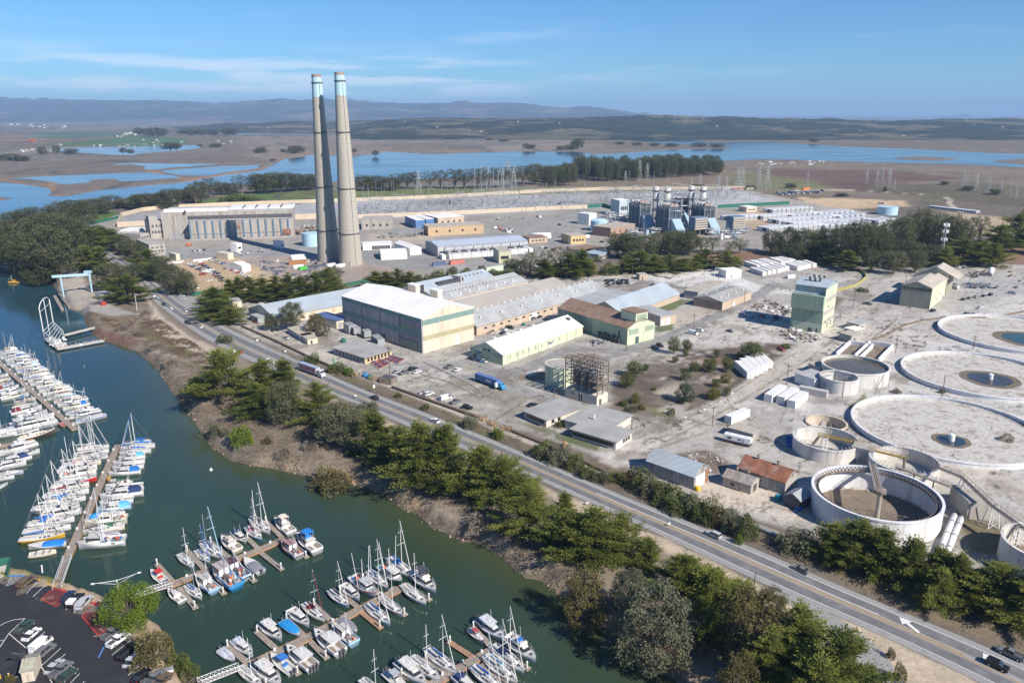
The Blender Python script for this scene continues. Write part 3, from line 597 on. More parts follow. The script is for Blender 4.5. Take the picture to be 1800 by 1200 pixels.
flat_poly('side_road',[(1330,1030),(1393,1048),(1452,1074),(1500,1103),(1550,1143),(1590,1198),(1620,1260),(1560,1260),(1532,1196),(1487,1134),(1420,1081),(1370,1052)],M_ROADL,.05,'worn grey side road curving off the highway shoulder','road')
flat_poly('entrance_road',[(300,512),(330,520),(370,524),(372,534),(352,540),(345,548),(325,534),(306,520)],M_ROADL,.06,'plant entrance apron joining the highway','road')
arrow((322,524),(330,526),1.0)
# marina parking lot
M_LOT=mat('fresh black asphalt',(.030,.030,.034),.85,vary=.2,scale=.3,dirt=(.055,.055,.06),dirt_amt=.5,dirt_scale=.08)
lot=flat_poly('parking_lot',[(-330,1022),(0,1021),(22,1012),(52,1012),(74,1018),(96,1032),(118,1037),(140,1052),(162,1059),(176,1066),(188,1080),(205,1098),(218,1110),(236,1134),(255,1158),(275,1180),(300,1215),(330,1260),(330,1500),(-330,1500)],M_LOT,.06,'fresh black parking lot beside the marina','parking lot')
M_LINER=mat('red kerb paint',(.50,.05,.04),.7,vary=.2,scale=2);M_LINEB=mat('blue parking paint',(.08,.22,.52),.7,vary=.2,scale=2)
def line(px,m,w=.14,z=.12,parent=None,name='marking'):
    mb=MB();p= [P(a,b_,0) for a,b_ in px]
    for a,c in zip(p,p[1:]):
        d= (c-a).normalized();s_=Vector((-d.y,d.x,0))*w/2;mb.add([(a.x-s_.x,a.y-s_.y,z),(c.x-s_.x,c.y-s_.y,z),(c.x+s_.x,c.y+s_.y,z),(a.x+s_.x,a.y+s_.y,z)],[(0,1,2,3)])
    return mb.build(name,m,parent if parent else lot)
for a,c in (((67,1022),(46,1043)),((81,1027),(58,1049)),((40,1030),(56,1016)),((120,1066),(116,1072)),((133,1071),(130,1077)),((229,1126),(197,1151)),((256,1160),(225,1187)),((267,1171),(259,1175)),((79,1110),(47,1138)),((92,1117),(83,1125)),((107,1139),(73,1170)),((115,1149),(105,1158)),((131,1172),(121,1180)),((140,1184),(124,1200)),((277,1183),(262,1200)),((222,1165),(216,1175)),((149,1197),(140,1206))):
    line([a,c],M_LINEW)
line([(-5,1102),(10,1094),(25,1089),(44,1087),(16,1113),(28,1124),(55,1146),(92,1200)],M_LINEW,.16);line([(16,1113),(0,1137)],M_LINEW,.16)
line([(0,1126),(8,1125)],M_LINEW);line([(25,1191),(32,1189)],M_LINEW)
for i in range(6):
    line([(9+i*1.5,1030-i*2.6),(34+i*1.3,1023-i*2.4)],M_LINEW,.16)
line([(14,1012),(40,1012),(53,1014)],M_LINEB,.7);line([(173,1156),(204,1096),(212,1102)],M_LINEB,.35)
flat_poly('marking',[(27,1032),(30,1029),(36,1029),(33,1033)],M_LINEB,.12,parent=lot);flat_poly('marking',[(174,1121),(178,1117),(185,1117),(181,1122)],M_LINEB,.12,parent=lot)
line([(66,1018),(80,1024),(96,1032)],M_LINEY,.5,.16)
HB1= [(72,1053),(95,1033),(121,1042),(100,1066)]
def hatch(quad,n,m):
    q= [P(a,b_,0) for a,b_ in quad]
    line(quad+[quad[0]],m,.22)
    for i in range(n):
        t= (i+.5)/n;a=q[0].lerp(q[3],t);b_=q[1].lerp(q[2],min(1,t+.05));mb=MB();d= (b_-a).normalized();s_=Vector((-d.y,d.x,0))*.07
        mb.add([(a.x-s_.x,a.y-s_.y,.11),(b_.x-s_.x,b_.y-s_.y,.11),(b_.x+s_.x,b_.y+s_.y,.11),(a.x+s_.x,a.y+s_.y,.11)],[(0,1,2,3)]);mb.build('marking',m,lot)
hatch([(72,1053),(95,1033),(121,1042),(100,1066)],9,M_LINER);hatch([(144,1083),(163,1060),(203,1096),(173,1117)],14,M_LINER)
line([(105,1036),(121,1041)],M_LINER,.6,.2);line([(163,1059),(175,1062),(185,1071)],M_LINER,.7,.2)
# BUILDINGS
class House:
    """Local frame: origin at the near corner B, +x along B->C, +y along B->A."""
    def __init__(s,name,label,A,B,C,h,rise=0,ridge='R',wall=None,roof=None,cat='building',group=None,keep=None,over=.5,z=None,parapet=.4,ridge_at=.5,wall_back=None):
        pa,pb,pc=P(*A,z),P(*B,z),P(*C,z)
        ba,bc= (pa-pb).to_2d(),(pc-pb).to_2d()
        if (keep or ('A' if ridge == 'L' else 'C')) == 'A':
            y=ba.normalized();x=Vector((y.y,-y.x));x=x if x.dot(bc) > 0 else -x
        else:
            x=bc.normalized();y=Vector((-x.y,x.x));y=y if y.dot(ba) > 0 else -y
        s.LX,s.LY,s.h=abs(x.dot(bc)),abs(y.dot(ba)),h
        s.root=empty(name,pb,math.atan2(x.y,x.x),label,cat,group);s.o=s.root
        s.wall,s.roof=wall or M_CREAM,roof or M_GROOF;s.ridge,s.rise=ridge,rise
        LX,LY=s.LX,s.LY;w=MB();r=MB()
        if rise == 0:
            w.box(0,LX,0,LY,0,h);w.build('wall',s.wall,s.root)
            r.box(-over,LX+over,-over,LY+over,h+.003,h+parapet);r.build('roof',s.roof,s.root)
        elif ridge == 'R':                                   # ridge along x
            m=LY*ridge_at
            w.xprism([(0,0),(LY,0),(LY,h),(m,h+rise),(0,h)],0,LX);w.build('wall',s.wall,s.root)
            e=over;k1,k2=rise/m,rise/(LY-m);t=.25
            r.xprism([(-e,h-k1*e+.02),(m,h+rise+.02),(LY+e,h-k2*e+.02),(LY+e,h-k2*e+t),(m,h+rise+t),(-e,h-k1*e+t)],-e*.6,LX+e*.6);r.build('roof',s.roof,s.root)
        else:
            m=LX*ridge_at
            w.yprism([(0,0),(LX,0),(LX,h),(m,h+rise),(0,h)],0,LY);w.build('wall',s.wall,s.root)
            e=over;k1,k2=rise/m,rise/(LX-m);t=.25
            r.yprism([(-e,h-k1*e+.02),(m,h+rise+.02),(LX+e,h-k2*e+.02),(LX+e,h-k2*e+t),(m,h+rise+t),(-e,h-k1*e+t)],-e*.6,LY+e*.6);r.build('roof',s.roof,s.root)
    def fbox(s,face,u0,u1,z0,z1,name,m,proud=.06,color=None,depth=None):
        """a slab on a face; face R = along BC (y=0), L = along BA (x=0); u in metres from B"""
        mb=MB();d=depth or proud
        if face == 'R': mb.box(u0,u1,-proud,-proud+d-.003 if depth else -.003,z0,z1)
        else: mb.box(-proud,-proud+d-.003 if depth else -.003,u0,u1,z0,z1)
        return mb.build(name,m,s.root,color=color)
    def windows(s,face,n,u0,u1,z0,z1,w,m=None,name='window'):
        for i in range(n):
            c=u0+(u1-u0)*(i+.5)/n;s.fbox(face,c-w/2,c+w/2,z0,z1,name,m or M_GLASS)
    def box(s,x0,x1,y0,y1,z0,z1,name,m,color=None): return MB().box(x0,x1,y0,y1,z0,z1).build(name,m,s.root,color=color)
    def ridge_vents(s,n,name='roof_vent',sz=.7,side=.5,m=None):
        for i in range(n):
            t= (i+.5)/n;mb=MB()
            if s.ridge == 'R':
                yy=s.LY*side;zz=s.h+s.rise*(1-abs(side-.5)*2)
                mb.tube((s.LX*t,yy,zz),(s.LX*t,yy,zz+sz*1.3),sz*.45,n=8);mb.tube((s.LX*t,yy,zz+sz*1.3),(s.LX*t,yy,zz+sz*1.7),sz*.8,sz*.2,n=8)
            else:
                xx=s.LX*side;zz=s.h+s.rise*(1-abs(side-.5)*2)
                mb.tube((xx,s.LY*t,zz),(xx,s.LY*t,zz+sz*1.3),sz*.45,n=8);mb.tube((xx,s.LY*t,zz+sz*1.3),(xx,s.LY*t,zz+sz*1.7),sz*.8,sz*.2,n=8)
            mb.build(name,m or M_WMETAL,s.root)

# -- the big white roofed warehouse
h=House('warehouse','largest warehouse with a white gabled roof and mauve side striped teal',(604,574),(744,621),(824,594),18.3,4.6,'L',M_MAUVE,M_WROOF,'warehouse',over=.4)
LX,LY=h.LX,h.LY
MB().yprism([(0,0),(LX,0),(LX,18.3),(LX/2,22.8),(0,18.3)],-.12,-.01).build('end_wall',M_CREAM,h.root)
h.fbox('R',0,LX,14.8,17.6,'band',M_TEAL,.2);h.fbox('R',0,LX,6.6,9.0,'band',M_OLIVE,.2)
h.fbox('L',0,LY,15.8,18.1,'band',M_TEAL,.1);h.fbox('L',0,LY,7.6,10.4,'band',M_TEAL,.1)
M_GRN2=mat('faded green panel',(.27,.31,.24),.7,vary=.3,scale=.4,stretch=VS,seams=((.7,.7,0),1.2,.25));M_PURP=mat('faded purple panel',(.36,.27,.31),.7,vary=.25,scale=.4,stretch=VS,seams=((.7,.7,0),1.2,.25))
for k,(z0,z1,m_) in enumerate(((10.5,13.2,M_GRN2),(13.3,15.7,M_PURP),(0.3,2.6,M_PURP),(2.7,5.2,M_GRN2),(5.3,7.5,M_PURP))): h.fbox('L',.3,LY*.27,z0,z1,'panel',m_,.07)
for t in (.001,.27,.5,.73): h.fbox('L',LY*t,LY*t+.6,0,18.1,'pilaster',M_GREY,.5)
h.fbox('R',LX*.62,LX*.70,.05,4.6,'door',M_WHITE,.3);h.fbox('L',LY*.06,LY*.26,.05,4.9,'sliding_door',M_GRN2,.35);h.fbox('L',LY*.44,LY*.485,.05,3.6,'doorway',M_DSTEEL,.12)
for y in (.35,.62): h.box(LX*.9,LX*.99,LY*y,LY*y+7,17.5,23.5,'roof_house',M_CREAM);
for y in (.35,.62): h.box(LX*.89,LX,LY*y-.4,LY*y+7.4,23.5,24,'roof_house_cap',M_WROOF)
MB().tube((2,LY*.72,18),(2,LY*.72,23),.12).build('aerial',M_STEEL,h.root)
# annex with a blue roof against its far flank
a=House('annex','low cream annex with a blue roof beside the warehouse',(574,563),(592,579),(612,574),5,0,'R',M_CREAM,mat('blue roof',(.09,.14,.30),.6,vary=.2),'building',keep='C');a.fbox('R',1,4,0.05,3.6,'door',M_GREY)
# -- long grey shed far left
h=House('shed','long grey roofed shed with cream side behind the warehouse',(446,553),(484,572),(665,535),4.6,5.0,'R',M_CREAM,M_BROOF,'shed')
MB().box(-.12,-.01,0,h.LY,0,4.6).build('end_wall',M_GREY,h.root);h.windows('R',9,6,h.LX,.8,3.4,2.2,M_TAN,'door');h.box(-5,-.2,h.LY*.35,h.LY*.62,0,3.6,'porch',M_GREY);h.box(-5.3,-.15,h.LY*.33,h.LY*.64,3.6,3.9,'porch_roof',M_GROOF)
# -- joined rows of long sheds behind the warehouse
h=House('shed','long tan fronted shed with a low grey roof and many roof vents',(800,570),(838,590),(1068,523),5.2,4.6,'R',M_TAN,M_GROOF,'shed');BASE=h
h.windows('R',10,4,h.LX*.55,2.6,3.6,2.2);h.fbox('R',h.LX*.36,h.LX*.42,.05,4,'door',M_WHITE);h.fbox('R',h.LX*.60,h.LX*.64,.05,4.4,'door',M_WHITE)
h.ridge_vents(22,sz=.8);h.ridge_vents(7,side=.22,sz=.9)
h.box(h.LX*.70,h.LX*.84,-9,-.05,0,4.3,'lean_to',M_TAN);h.box(h.LX*.69,h.LX*.85,-9.4,-.1,4.3,4.6,'lean_to_roof',M_TROOF)
ax=Vector((math.cos(h.root.rotation_euler.z),math.sin(h.root.rotation_euler.z),0));ay=Vector((-ax.y,ax.x,0));B0=h.root.location.copy();LYB=h.LY
def row_house(label,x0,x1,y0,y1,hh,rise,wall,roof,ridge='R',cat='shed',**kw):
    q=House.__new__(House);q.root=q.o=empty('shed',B0+ax*x0+ay*y0,h.root.rotation_euler.z,label,cat);q.LX,q.LY,q.h,q.rise,q.ridge=x1-x0,y1-y0,hh,rise,ridge;q.wall,q.roof=wall,roof
    m=q.LY*kw.get('at',.5);w=MB();r=MB();e=.4
    w.xprism([(0,0),(q.LY,0),(q.LY,hh),(m,hh+rise),(0,hh)],0,q.LX);w.build('wall',wall,q.root);k1,k2=rise/m,rise/(q.LY-m)
    r.xprism([(-e,hh-k1*e+.02),(m,hh+rise+.02),(q.LY+e,hh-k2*e+.02),(q.LY+e,hh-k2*e+.25),(m,hh+rise+.25),(-e,hh-k1*e+.25)],-.3,q.LX+.3);r.build('roof',roof,q.root);return q
LXB=h.LX
q=row_house('wide tan brown roofed shed joined behind the tan fronted one',6,LXB*.93,LYB+.6,LYB+27,5.4,4.2,M_TAN,M_TROOF if 0 else mat('beige sheet roof',(.40,.37,.33),.6,vary=.2,scale=.1,dirt=(.33,.28,.22),dirt_amt=.6,dirt_scale=.05,seams=((.7,.7,0),2.2,.2)))
q.ridge_vents(5,side=.8,sz=.7)
q2=row_house('grey shed with skylights and a clerestory in the joined row',22,LXB*.84,LYB+27.8,LYB+55,6.6,4.4,M_CREAM,M_GROOF);q2.ridge_vents(26,side=.28,sz=.55,m=M_DSTEEL)
for i in range(9): q2.box(q2.LX*(.05+.1*i),q2.LX*(.05+.1*i)+1.0,q2.LY*.12,q2.LY*.2,q2.h+1.3,q2.h+2.2,'skylight',M_WMETAL)
q3=row_house('rearmost blue grey roofed shed in the joined row with black fans',34,LXB*.80,LYB+55.8,LYB+78,6.6,4.2,M_CREAM,M_BROOF)
for i in range(12): q3.box(q3.LX*(.22+.03*i),q3.LX*(.22+.03*i)+1.5,q3.LY*.1,q3.LY*.28,q3.h+1.0,q3.h+3.4,'fan',M_DSTEEL)
for i in range(7): q3.box(q3.LX*(.55+.06*i),q3.LX*(.55+.06*i)+.8,q3.LY*.3,q3.LY*.36,q3.h+2.5,q3.h+3.4,'skylight',M_GLASS)
q3.box(q3.LX*.5,q3.LX*.512,0,q3.LY*.55,q3.h,q3.h+5.2,'parapet',M_CREAM);q3.box(-.2,.3,0,q3.LY*.55,q3.h,q3.h+4.6,'parapet',M_CREAM)
# flat grey roof and blue roofed long shed to their right
h=House('shed','low flat grey roofed building between two long sheds',(1000,536),(1062,554),(1120,530),5.5,0,'R',mat('blue grey wall',(.24,.29,.36),.7),M_GROOF,'building',over=.3)
for i in range(6): h.fbox('L',3+i*3.2,5.4+i*3.2,.5,3.6,'rack',M_DSTEEL,.6)
h=House('shed','long pale blue grey roofed shed with a tan right flank',(1046,548),(1094,565),(1194,527),4.2,6.0,'R',M_TAN,M_BROOF,'shed')
MB().yprism if 0 else None
h.fbox('L',.05,h.LY-.05,.05,4.1,'end_wall',M_GREY,.15)
h=House('garage','flat grey roofed tan garage with white doors beside the green mill',(1112,556),(1160,573),(1178,565),5.6,0,'L',M_TAN,M_GROOF,'garage',over=.2,parapet=.3);h.fbox('R',.8,3.6,.05,3.8,'door',M_WHITE);h.fbox('R',4.4,7.6,.05,4.2,'door',M_WHITE);h.fbox('L',.05,h.LY-.1,.05,5.5,'side_wall',M_MAUVE)
# green mill with a brown roof and monitor
h=House('mill_building','green mill building with a rust brown roof and small roof monitor',(980,568),(1102,607),(1139,592),9.4,4.4,'L',M_LGREEN,M_BRNROOF,'mill')
LX,LY=h.LX,h.LY
h.fbox('L',.05,LY-.05,.05,9.2,'side_wall',M_GREEN_SHADE_TRIM,.12)  # left wall's shade put into a darker green
h.fbox('R',LX*.06,LX*.40,5.6,8.4,'shutter_panel',M_GREEN_SHADE_TRIM,.2);h.fbox('R',LX*.66,LX*.96,5.6,8.4,'shutter_panel',M_GREEN_SHADE_TRIM,.2);h.fbox('R',LX*.3,LX*.42,.05,3.6,'doorway',M_DSTEEL,.15)
h.box(LX*.28,LX*.72,.0,11,11.5,16.6,'monitor',M_LGREEN);h.box(LX*.26,LX*.74,-.4,11.4,16.6,17.0,'monitor_roof',M_BRNROOF);h.fbox('R',LX*.34,LX*.66,13.4,15.6,'louver',M_GREEN_SHADE_TRIM,.2)
for t in (.5,): h.fbox('L',LY*t,LY*t+.8,.05,9.2,'duct',M_GREEN_SHADE_TRIM,.7)
for i in range(8): h.fbox('L',LY*.08+i*2.2,LY*.08+i*2.2+1.5,.05,2.6+(i%3)*.6,'pump_rack',M_DSTEEL,1.6,depth=1.4)
h.fbox('L',LY*.10,LY*.10+.5,3,6.8,'pipe',M_DSTEEL,.6)
# pale green long building with white roof
h=House('long_building','long pale green building with a bright white roof and few windows',(830,626),(884,642),(1024,589),5.2,4.6,'R',M_LGREEN,M_WROOF,'building')
h.fbox('L',.05,h.LY-.05,.05,5.1,'end_wall',M_GREEN_SHADE_TRIM,.12);h.windows('R',9,3,h.LX*.72,2.0,4.0,1.1,M_GREEN_SHADE_TRIM);h.windows('L',2,h.LY*.35,h.LY*.62,5.3,6.6,1.8,M_DSTEEL,'vent');h.fbox('L',h.LY*.8,h.LY*.88,.05,2.6,'door',M_DSTEEL,.2);h.fbox('L',h.LY*.66,h.LY*.78,3.4,4.2,'sign',mat('blue sign',(.10,.14,.35),.6),.2)  # end wall's shade painted with the darker green
for i in range(8): h.fbox('R',h.LX*(i+.4)/8.2,h.LX*(i+.4)/8.2+.22,.05,5,'downpipe',M_GREEN_SHADE_TRIM,.15)
h.fbox('R',h.LX*.55,h.LX*.56+1,.05,2.4,'door',M_WHITE);h.fbox('R',h.LX*.545,h.LX*.57+1,3.0,3.2,'awning',M_GREY,1.6);h.box(h.LX*.3,h.LX*.32,h.LY*.45,h.LY*.55,9.5,10.4,'roof_vent',M_WMETAL);h.box(h.LX*.93,h.LX*.96,h.LY*.3,h.LY*.4,8.2,9.6,'roof_vent',M_DSTEEL)
for x in (.12,.27,.42,.58): h.box(h.LX*x,h.LX*x+1.6,h.LY*.58,h.LY*.66,8.8,9.9,'roof_vent',M_WMETAL)
# tan gabled building right
h=House('shed','tan building with flat pitched grey roof and small vents by the works road',(1216,538),(1269,546),(1320,526),5.4,2.2,'R',M_TAN,M_FROOF,'building');h.ridge_vents(4,side=.2,sz=.9);h.ridge_vents(3,side=.75,sz=.8);h.fbox('R',h.LX*.36,h.LX*.42,.05,2.8,'door',M_WHITE);h.fbox('L',.05,h.LY-.05,.05,5.3,'end_wall',mat('shaded tan wall',(.30,.235,.185),.9,vary=.15),.1);h.fbox('L',h.LY*.5,h.LY*.54,3.2,5.0,'vent',M_DSTEEL,.2)  # left end wall is a darker tan copy, its shade put into the colour
h=House('shed','pale flat roofed annex behind the tan building',(1210,520),(1226,527),(1272,508),5,0,'R',M_GREY,M_TROOF,'building',over=.3)
# green concrete-like tower
h=House('mill_tower','tall pale green mill tower with a stepped grey roof and six exhaust fans',(1388,577),(1443,586),(1468,572),21.5,0,'L',M_LGREEN,M_BROOF,'tower',over=.15,parapet=.25)
LX,LY=h.LX,h.LY
h.fbox('L',.05,LY-.05,.05,13.2,'side_wall',M_GREEN_SHADE_TRIM,.12)  # lower left wall painted darker green to stand for its shade
h.fbox('L',-.1,LY+.1,13.2,21.4,'overhang',M_GREEN_SHADE_TRIM,2.4,depth=2.3)
MB().yprism([(2.6,21.7),(LX,21.7),(LX,25.6),(LX*.62,28.2),(2.6,25.6)],.03,LY-.03).build('upper_storey',mat('blue green wall',(.30,.38,.36),.7,vary=.15,stretch=VS),h.root)
MB().yprism([(2.2,25.5),(LX*.62,28.25),(LX+.4,25.5),(LX+.4,25.9),(LX*.62,28.7),(2.2,25.9)],-.4,LY+.4).build('upper_roof',M_BROOF,h.root)
h.fbox('R',0.02,LX-.02,21.6,25.4,'upper_end_wall',M_LGREEN,.1)
for z0,z1,x0,x1 in ((17.0,19.6,.15,1),(10.0,12.0,.1,1),(4.6,6.6,.1,1)): h.fbox('R',LX*x0,LX*x1,z0,z1,'band',mat('grey pink band',(.42,.38,.35),.8,vary=.2),.15)
for u,z in ((.22,5.2),(.5,5.4),(.42,1.6),(.42,3.1),(.72,1.8),(.72,3.2),(.35,13.6)): h.fbox('R',LX*u,LX*u+1.3,z,z+1.0,'window',M_GLASS,.2)
MB().yprism([(-.14,.05),(-.02,.05),(-.02,5.2),(-.14,5.2)],.5,LY*.94).build('old_gable_mark',M_LGREEN,h.root)
h.fbox('L',LY*.30,LY*.42,.05,2.4,'doorway',M_DSTEEL,.25);h.fbox('L',LY*.12,LY*.17,.05,2.6,'doorway',M_DSTEEL,.25)
for i in range(6):
    xx,yy= (LX*.75 if i < 3 else LX*.40),LY*(.35+.16*(i%3));MB().tube((xx,yy,26.5),(xx,yy,28.9),.55,n=8).tube((xx,yy,28.9),(xx-.9,yy,29.4),.7,n=8).build('exhaust_fan',M_DSTEEL,h.root)
MB().tube((-1,LY*.4,21.8),(-1,LY*.4,27.5),.12).tube((-.4,LY*.48,21.8),(-.4,LY*.48,27.5),.12).tube((-1,LY*.4,25),(-.4,LY*.48,25),.1).build('mast',M_RUSTST,h.root)
# olive hopper building
M_OLV=mat('olive grey siding',(.33,.32,.25),.75,vary=.18,scale=.35,stretch=VS,seams=((.7,.7,0),1.3,.25));M_PALE=mat('pale yellow siding',(.60,.59,.42),.75,vary=.1,stretch=VS,seams=((.7,.7,0),1.3,.15))
h=House('hopper_building','olive grey building with tan roofs stepping up behind it',(1581,536),(1633,544),(1655,526),13.5,3.2,'R',M_OLV,M_TROOF,'building',over=.3)
LX,LY=h.LX,h.LY
h.fbox('R',.03,LX-.03,.05,13.3,'side_wall',M_PALE,.1);h.fbox('L',0,LY*.96,11.2,13.0,'band',mat('dark band',(.12,.11,.10),.8),.1);h.fbox('R',0,LX,8.2,9.6,'band',M_LGREEN,.16);h.fbox('L',LY*.22,LY*.28,11.6,14.2,'vent',M_DSTEEL,.15)
for u,z in ((.4,5),(.5,2.4),(.75,5.2)): h.fbox('R',LX*u,LX*u+1,z,z+1.2,'window',M_GLASS,.2)
MB().xprism([(1.5,.0),(LY+1,0),(LY+1,9.5),(LY*.42,13.8),(1.5,11)],LX+.05,LX+17).build('rear_wing',M_PALE,h.root);MB().xprism([(.8,10.8),(LY*.42,14),(LY+1.6,9.3),(LY+1.6,9.7),(LY*.42,14.4),(.8,11.2)],LX+.35,LX+17.5).build('rear_wing_roof',M_TROOF,h.root)
MB().xprism([(1,0),(LY+5,0),(LY+5,10),(LY*.5,17.6),(1,14)],LX+17.1,LX+38).build('tall_rear_wing',M_OLV,h.root);MB().xprism([(-5,11),(LY*.5,17.9),(LY+6,9.6),(LY+6,10),(LY*.5,18.4),(-5,11.5)],LX+17.6,LX+38.4).build('tall_rear_roof',M_TROOF,h.root)
for i in range(4): h.box(LX+2+i*3.6,LX+3.6+i*3.6,1.36,1.46,.5,4.2,'door',M_WHITE)
# office block with low grey roofs
h=House('office','low cream office wing with a flat grey roof nearest the rail line',(988,752) if 0 else (922,735),(960,751),(1016,724),3.2,0,'R',M_WHITE if 0 else mat('pale cream stucco',(.60,.55,.47),.85,vary=.12,dirt=(.45,.40,.33),dirt_amt=.4,stretch=VS),M_FROOF,'office',keep='A',over=.9,parapet=.3);h.windows('L',9,h.LY*.1,h.LY*.9,1.0,2.4,1.3);h.windows('R',2,2,9,.9,2.4,1.6)
MST=MATS['pale cream stucco']
h=House('office','larger cream office wing with a broad flat grey roof and ribbon windows',(1005,768),(1082,791),(1111,773),3.3,0,'L',MST,M_FROOF,'office',keep='A',over=.9,parapet=.32);h.windows('L',14,h.LY*.06,h.LY*.98,1.0,2.5,1.6);h.windows('R',3,5,h.LX*.9,.9,2.5,1.4);h.fbox('R',1.5,3.6,.05,2.5,'door',M_WHITE)
h.box(h.LX*.15+4,h.LX+14,h.LY*.42,h.LY+7,.02,3.2,'rear_block',MST);h.box(h.LX*.15+3.5,h.LX+14.6,h.LY*.42-.6,h.LY+7.8,3.30,3.612,'rear_roof',M_FROOF);MB().tube((h.LX+1,h.LY*.9,3.9),(h.LX+1,h.LY*.9,5.8),.35,n=8).build('roof_pipe',M_WMETAL,h.root)
# guardhouse-like office with brown flat roof
h=House('office','low yellow office with a flat grey roof beside the red court',(590,621),(642,640),(689,626),3.4,0,'R',mat('warm yellow stucco',(.62,.47,.27),.8,vary=.1),M_FROOF,'office',over=1.0,parapet=.3);h.windows('R',7,1,h.LX-1,.9,2.6,1.3);h.windows('L',8,1,h.LY-1,.9,2.5,1.4,M_DSTEEL);h.fbox('L',.05,h.LY-.05,.05,3.3,'side_wall',M_GREY,.03)
# corrugated sheds by the rail line
M_CORR=mat('stained corrugated wall',(.38,.37,.36),.7,vary=.3,scale=.8,dirt=(.20,.125,.085),dirt_amt=.8,dirt_scale=.3,stretch=VS,seams=((.7,.7,0),.9,.3))
h=House('metal_shed','grey corrugated metal shed with a white front door',(1136,831),(1219,861),(1242,843),4.8,3.0,'L',M_CORR,M_BROOF,'shed');h.fbox('R',h.LX*.1,h.LX*.72,.05,4.2,'door',M_WHITE,.15);h.fbox('R',h.LX*.74,h.LX,.05,4.6,'side_panel',M_RUST,.1)
h=House('rusty_shed','long shed with a patched rust red roof and grey end',(1296,842),(1378,870),(1397,851),4.6,2.8,'L',M_CORR,M_RUST,'shed');h.fbox('R',.05,h.LX,.05,4.5,'end_wall',M_CONC,.1)
for y in (.3,.72): MB().tube((h.LX*.5,h.LY*y,7.2),(h.LX*.5,h.LY*y,8.4),.35,n=8).tube((h.LX*.5,h.LY*y,8.4),(h.LX*.5,h.LY*y,9.0),.7,.4,n=8).build('roof_vent',M_RUSTST,h.root)
h=House('lean_to','small grey roofed shed leaning on the rusty roofed shed',(1270,853),(1319,869),(1334,857),3.4,1.6,'L',M_CONC,mat('lichen grey roof',(.33,.31,.28),.9,vary=.4,scale=.6,dirt=(.25,.15,.1),dirt_amt=.5),'shed');h.fbox('R',h.LX*.3,h.LX*.7,.05,2.6,'doorway',M_DSTEEL,.1);h.fbox('L',h.LY*.45,h.LY*.56,.05,2.2,'door',M_TAN,.2);h.fbox('L',h.LY*.6,h.LY*.72,1.0,2.2,'window',M_GLASS,.1)
for y in (.3,.7): MB().tube((h.LX*.6,h.LY*y,4.6),(h.LX*.6,h.LY*y,5.8),.3,n=8).tube((h.LX*.6,h.LY*y,5.8),(h.LX*.6,h.LY*y,6.3),.6,.35,n=8).build('roof_vent',M_RUSTST,h.root)
h=House('canopy_shed','open fronted grey canopy shed tucked beside the big white tank',(1384,884),(1404,898),(1424,886),3.6,1.4,'R',M_DSTEEL,M_GREY,'shed')
h=House('shed','small flat tan roofed shed behind the parked trailer',(1280,765),(1322,777),(1329,768),3.2,0,'L',M_CORR,M_TROOF,'shed',keep='A',over=.3,parapet=.25);h.fbox('R',.6,1.8,.05,2.3,'door',M_TAN)
# small huts
for lab,A,B,C,hh,w_,r_ in (('low shed with tan flat roof beside parked cars near the rail line',(506,585),(530,600),(548,592),3,M_GREY,M_TROOF),('pale hut joined to the tan roofed shed by the rail line',(528,597),(541,606),(556,601),3,M_CREAM,M_TROOF),('small white hut beside the entrance road under cypress trees',(400,532),(410,542),(423,537),4,M_CREAM,M_GROOF),('tiny tan guard hut on the pale yard edge',(1118,489),(1124,492),(1133,489),4,M_TAN,M_TROOF),('white roofed hut at the edge of the container yard',(1262,484),(1276,489),(1291,483),5.5,M_WHITE,M_WROOF),
    ('small grey block hut nearest the mill tower tracks',(1474,597),(1495,603),(1503,596),4,M_CONC,M_TROOF),('middle pale roofed block hut beside the mill tower',(1483,587),(1500,592),(1508,586),3.6,M_CONC,M_WROOF),('farthest low block hut beside the mill tower',(1487,577),(1508,582),(1518,574),3.8,M_CONC,M_GROOF),('white hut on the pier approach under the big cypress',(168,524),(178,529),(190,523),4,M_WHITE,M_GROOF),
    ('grey chiller box by the warehouse side wall',(604,583),(614,588),(622,584),5,M_STEEL,M_STEEL),('flat roofed store hut beside the small round tank',(1420,652),(1440,661),(1460,652),4,M_CONC,M_TROOF),('white flat roofed pump house by the round tanks',(1396,672),(1430,684),(1446,672),4.5,M_WHITE,M_GROOF),('small gabled grey shed between pump house and tank',(1440,684),(1452,690),(1457,683),4,M_GREY,M_GROOF)):
    q=House('hut',lab,A,B,C,hh,0,'R',w_,r_,'hut',keep='A',over=.25,parapet=.25);q.fbox('R',q.LX*.3,q.LX*.3+1,.05,min(2.2,hh-.5),'door',M_DSTEEL,.08)
# power plant
h=House('turbine_hall','ruined concrete turbine hall with a flat white edged roof',(276,408),(288,419),(516,412),25,0,'R',M_CONC,mat('patched white roof',(.50,.48,.45),.8,vary=.3,dirt=(.25,.22,.2),dirt_amt=.6,dirt_scale=.08),'building',keep='C',over=.2,parapet=.6)
LX,LY=h.LX,h.LY
h.box(LX*.22,LX+2,-16,-.1,0,18,'boiler_front',M_CONC)
for i in range(14): h.box(LX*.225+i*(LX*.78/13.6),LX*.225+i*(LX*.78/13.6)+1.3,-17.2,-16.003,.1,18.8,'buttress',M_BLUEST)
h.box(LX*.22,LX*.99,-16.6,-16.001,5.6,6.2,'ledge',M_CONC);h.box(LX*.2,LX,-.8,-.003,18.6,21.5,'shadow_strip',M_DSTEEL);h.box(LX*.22,LX*1.0,-22,-17.3,.02,1.2,'apron',M_CONC)  # solid dark strip on the wall stands in for a band of shadow
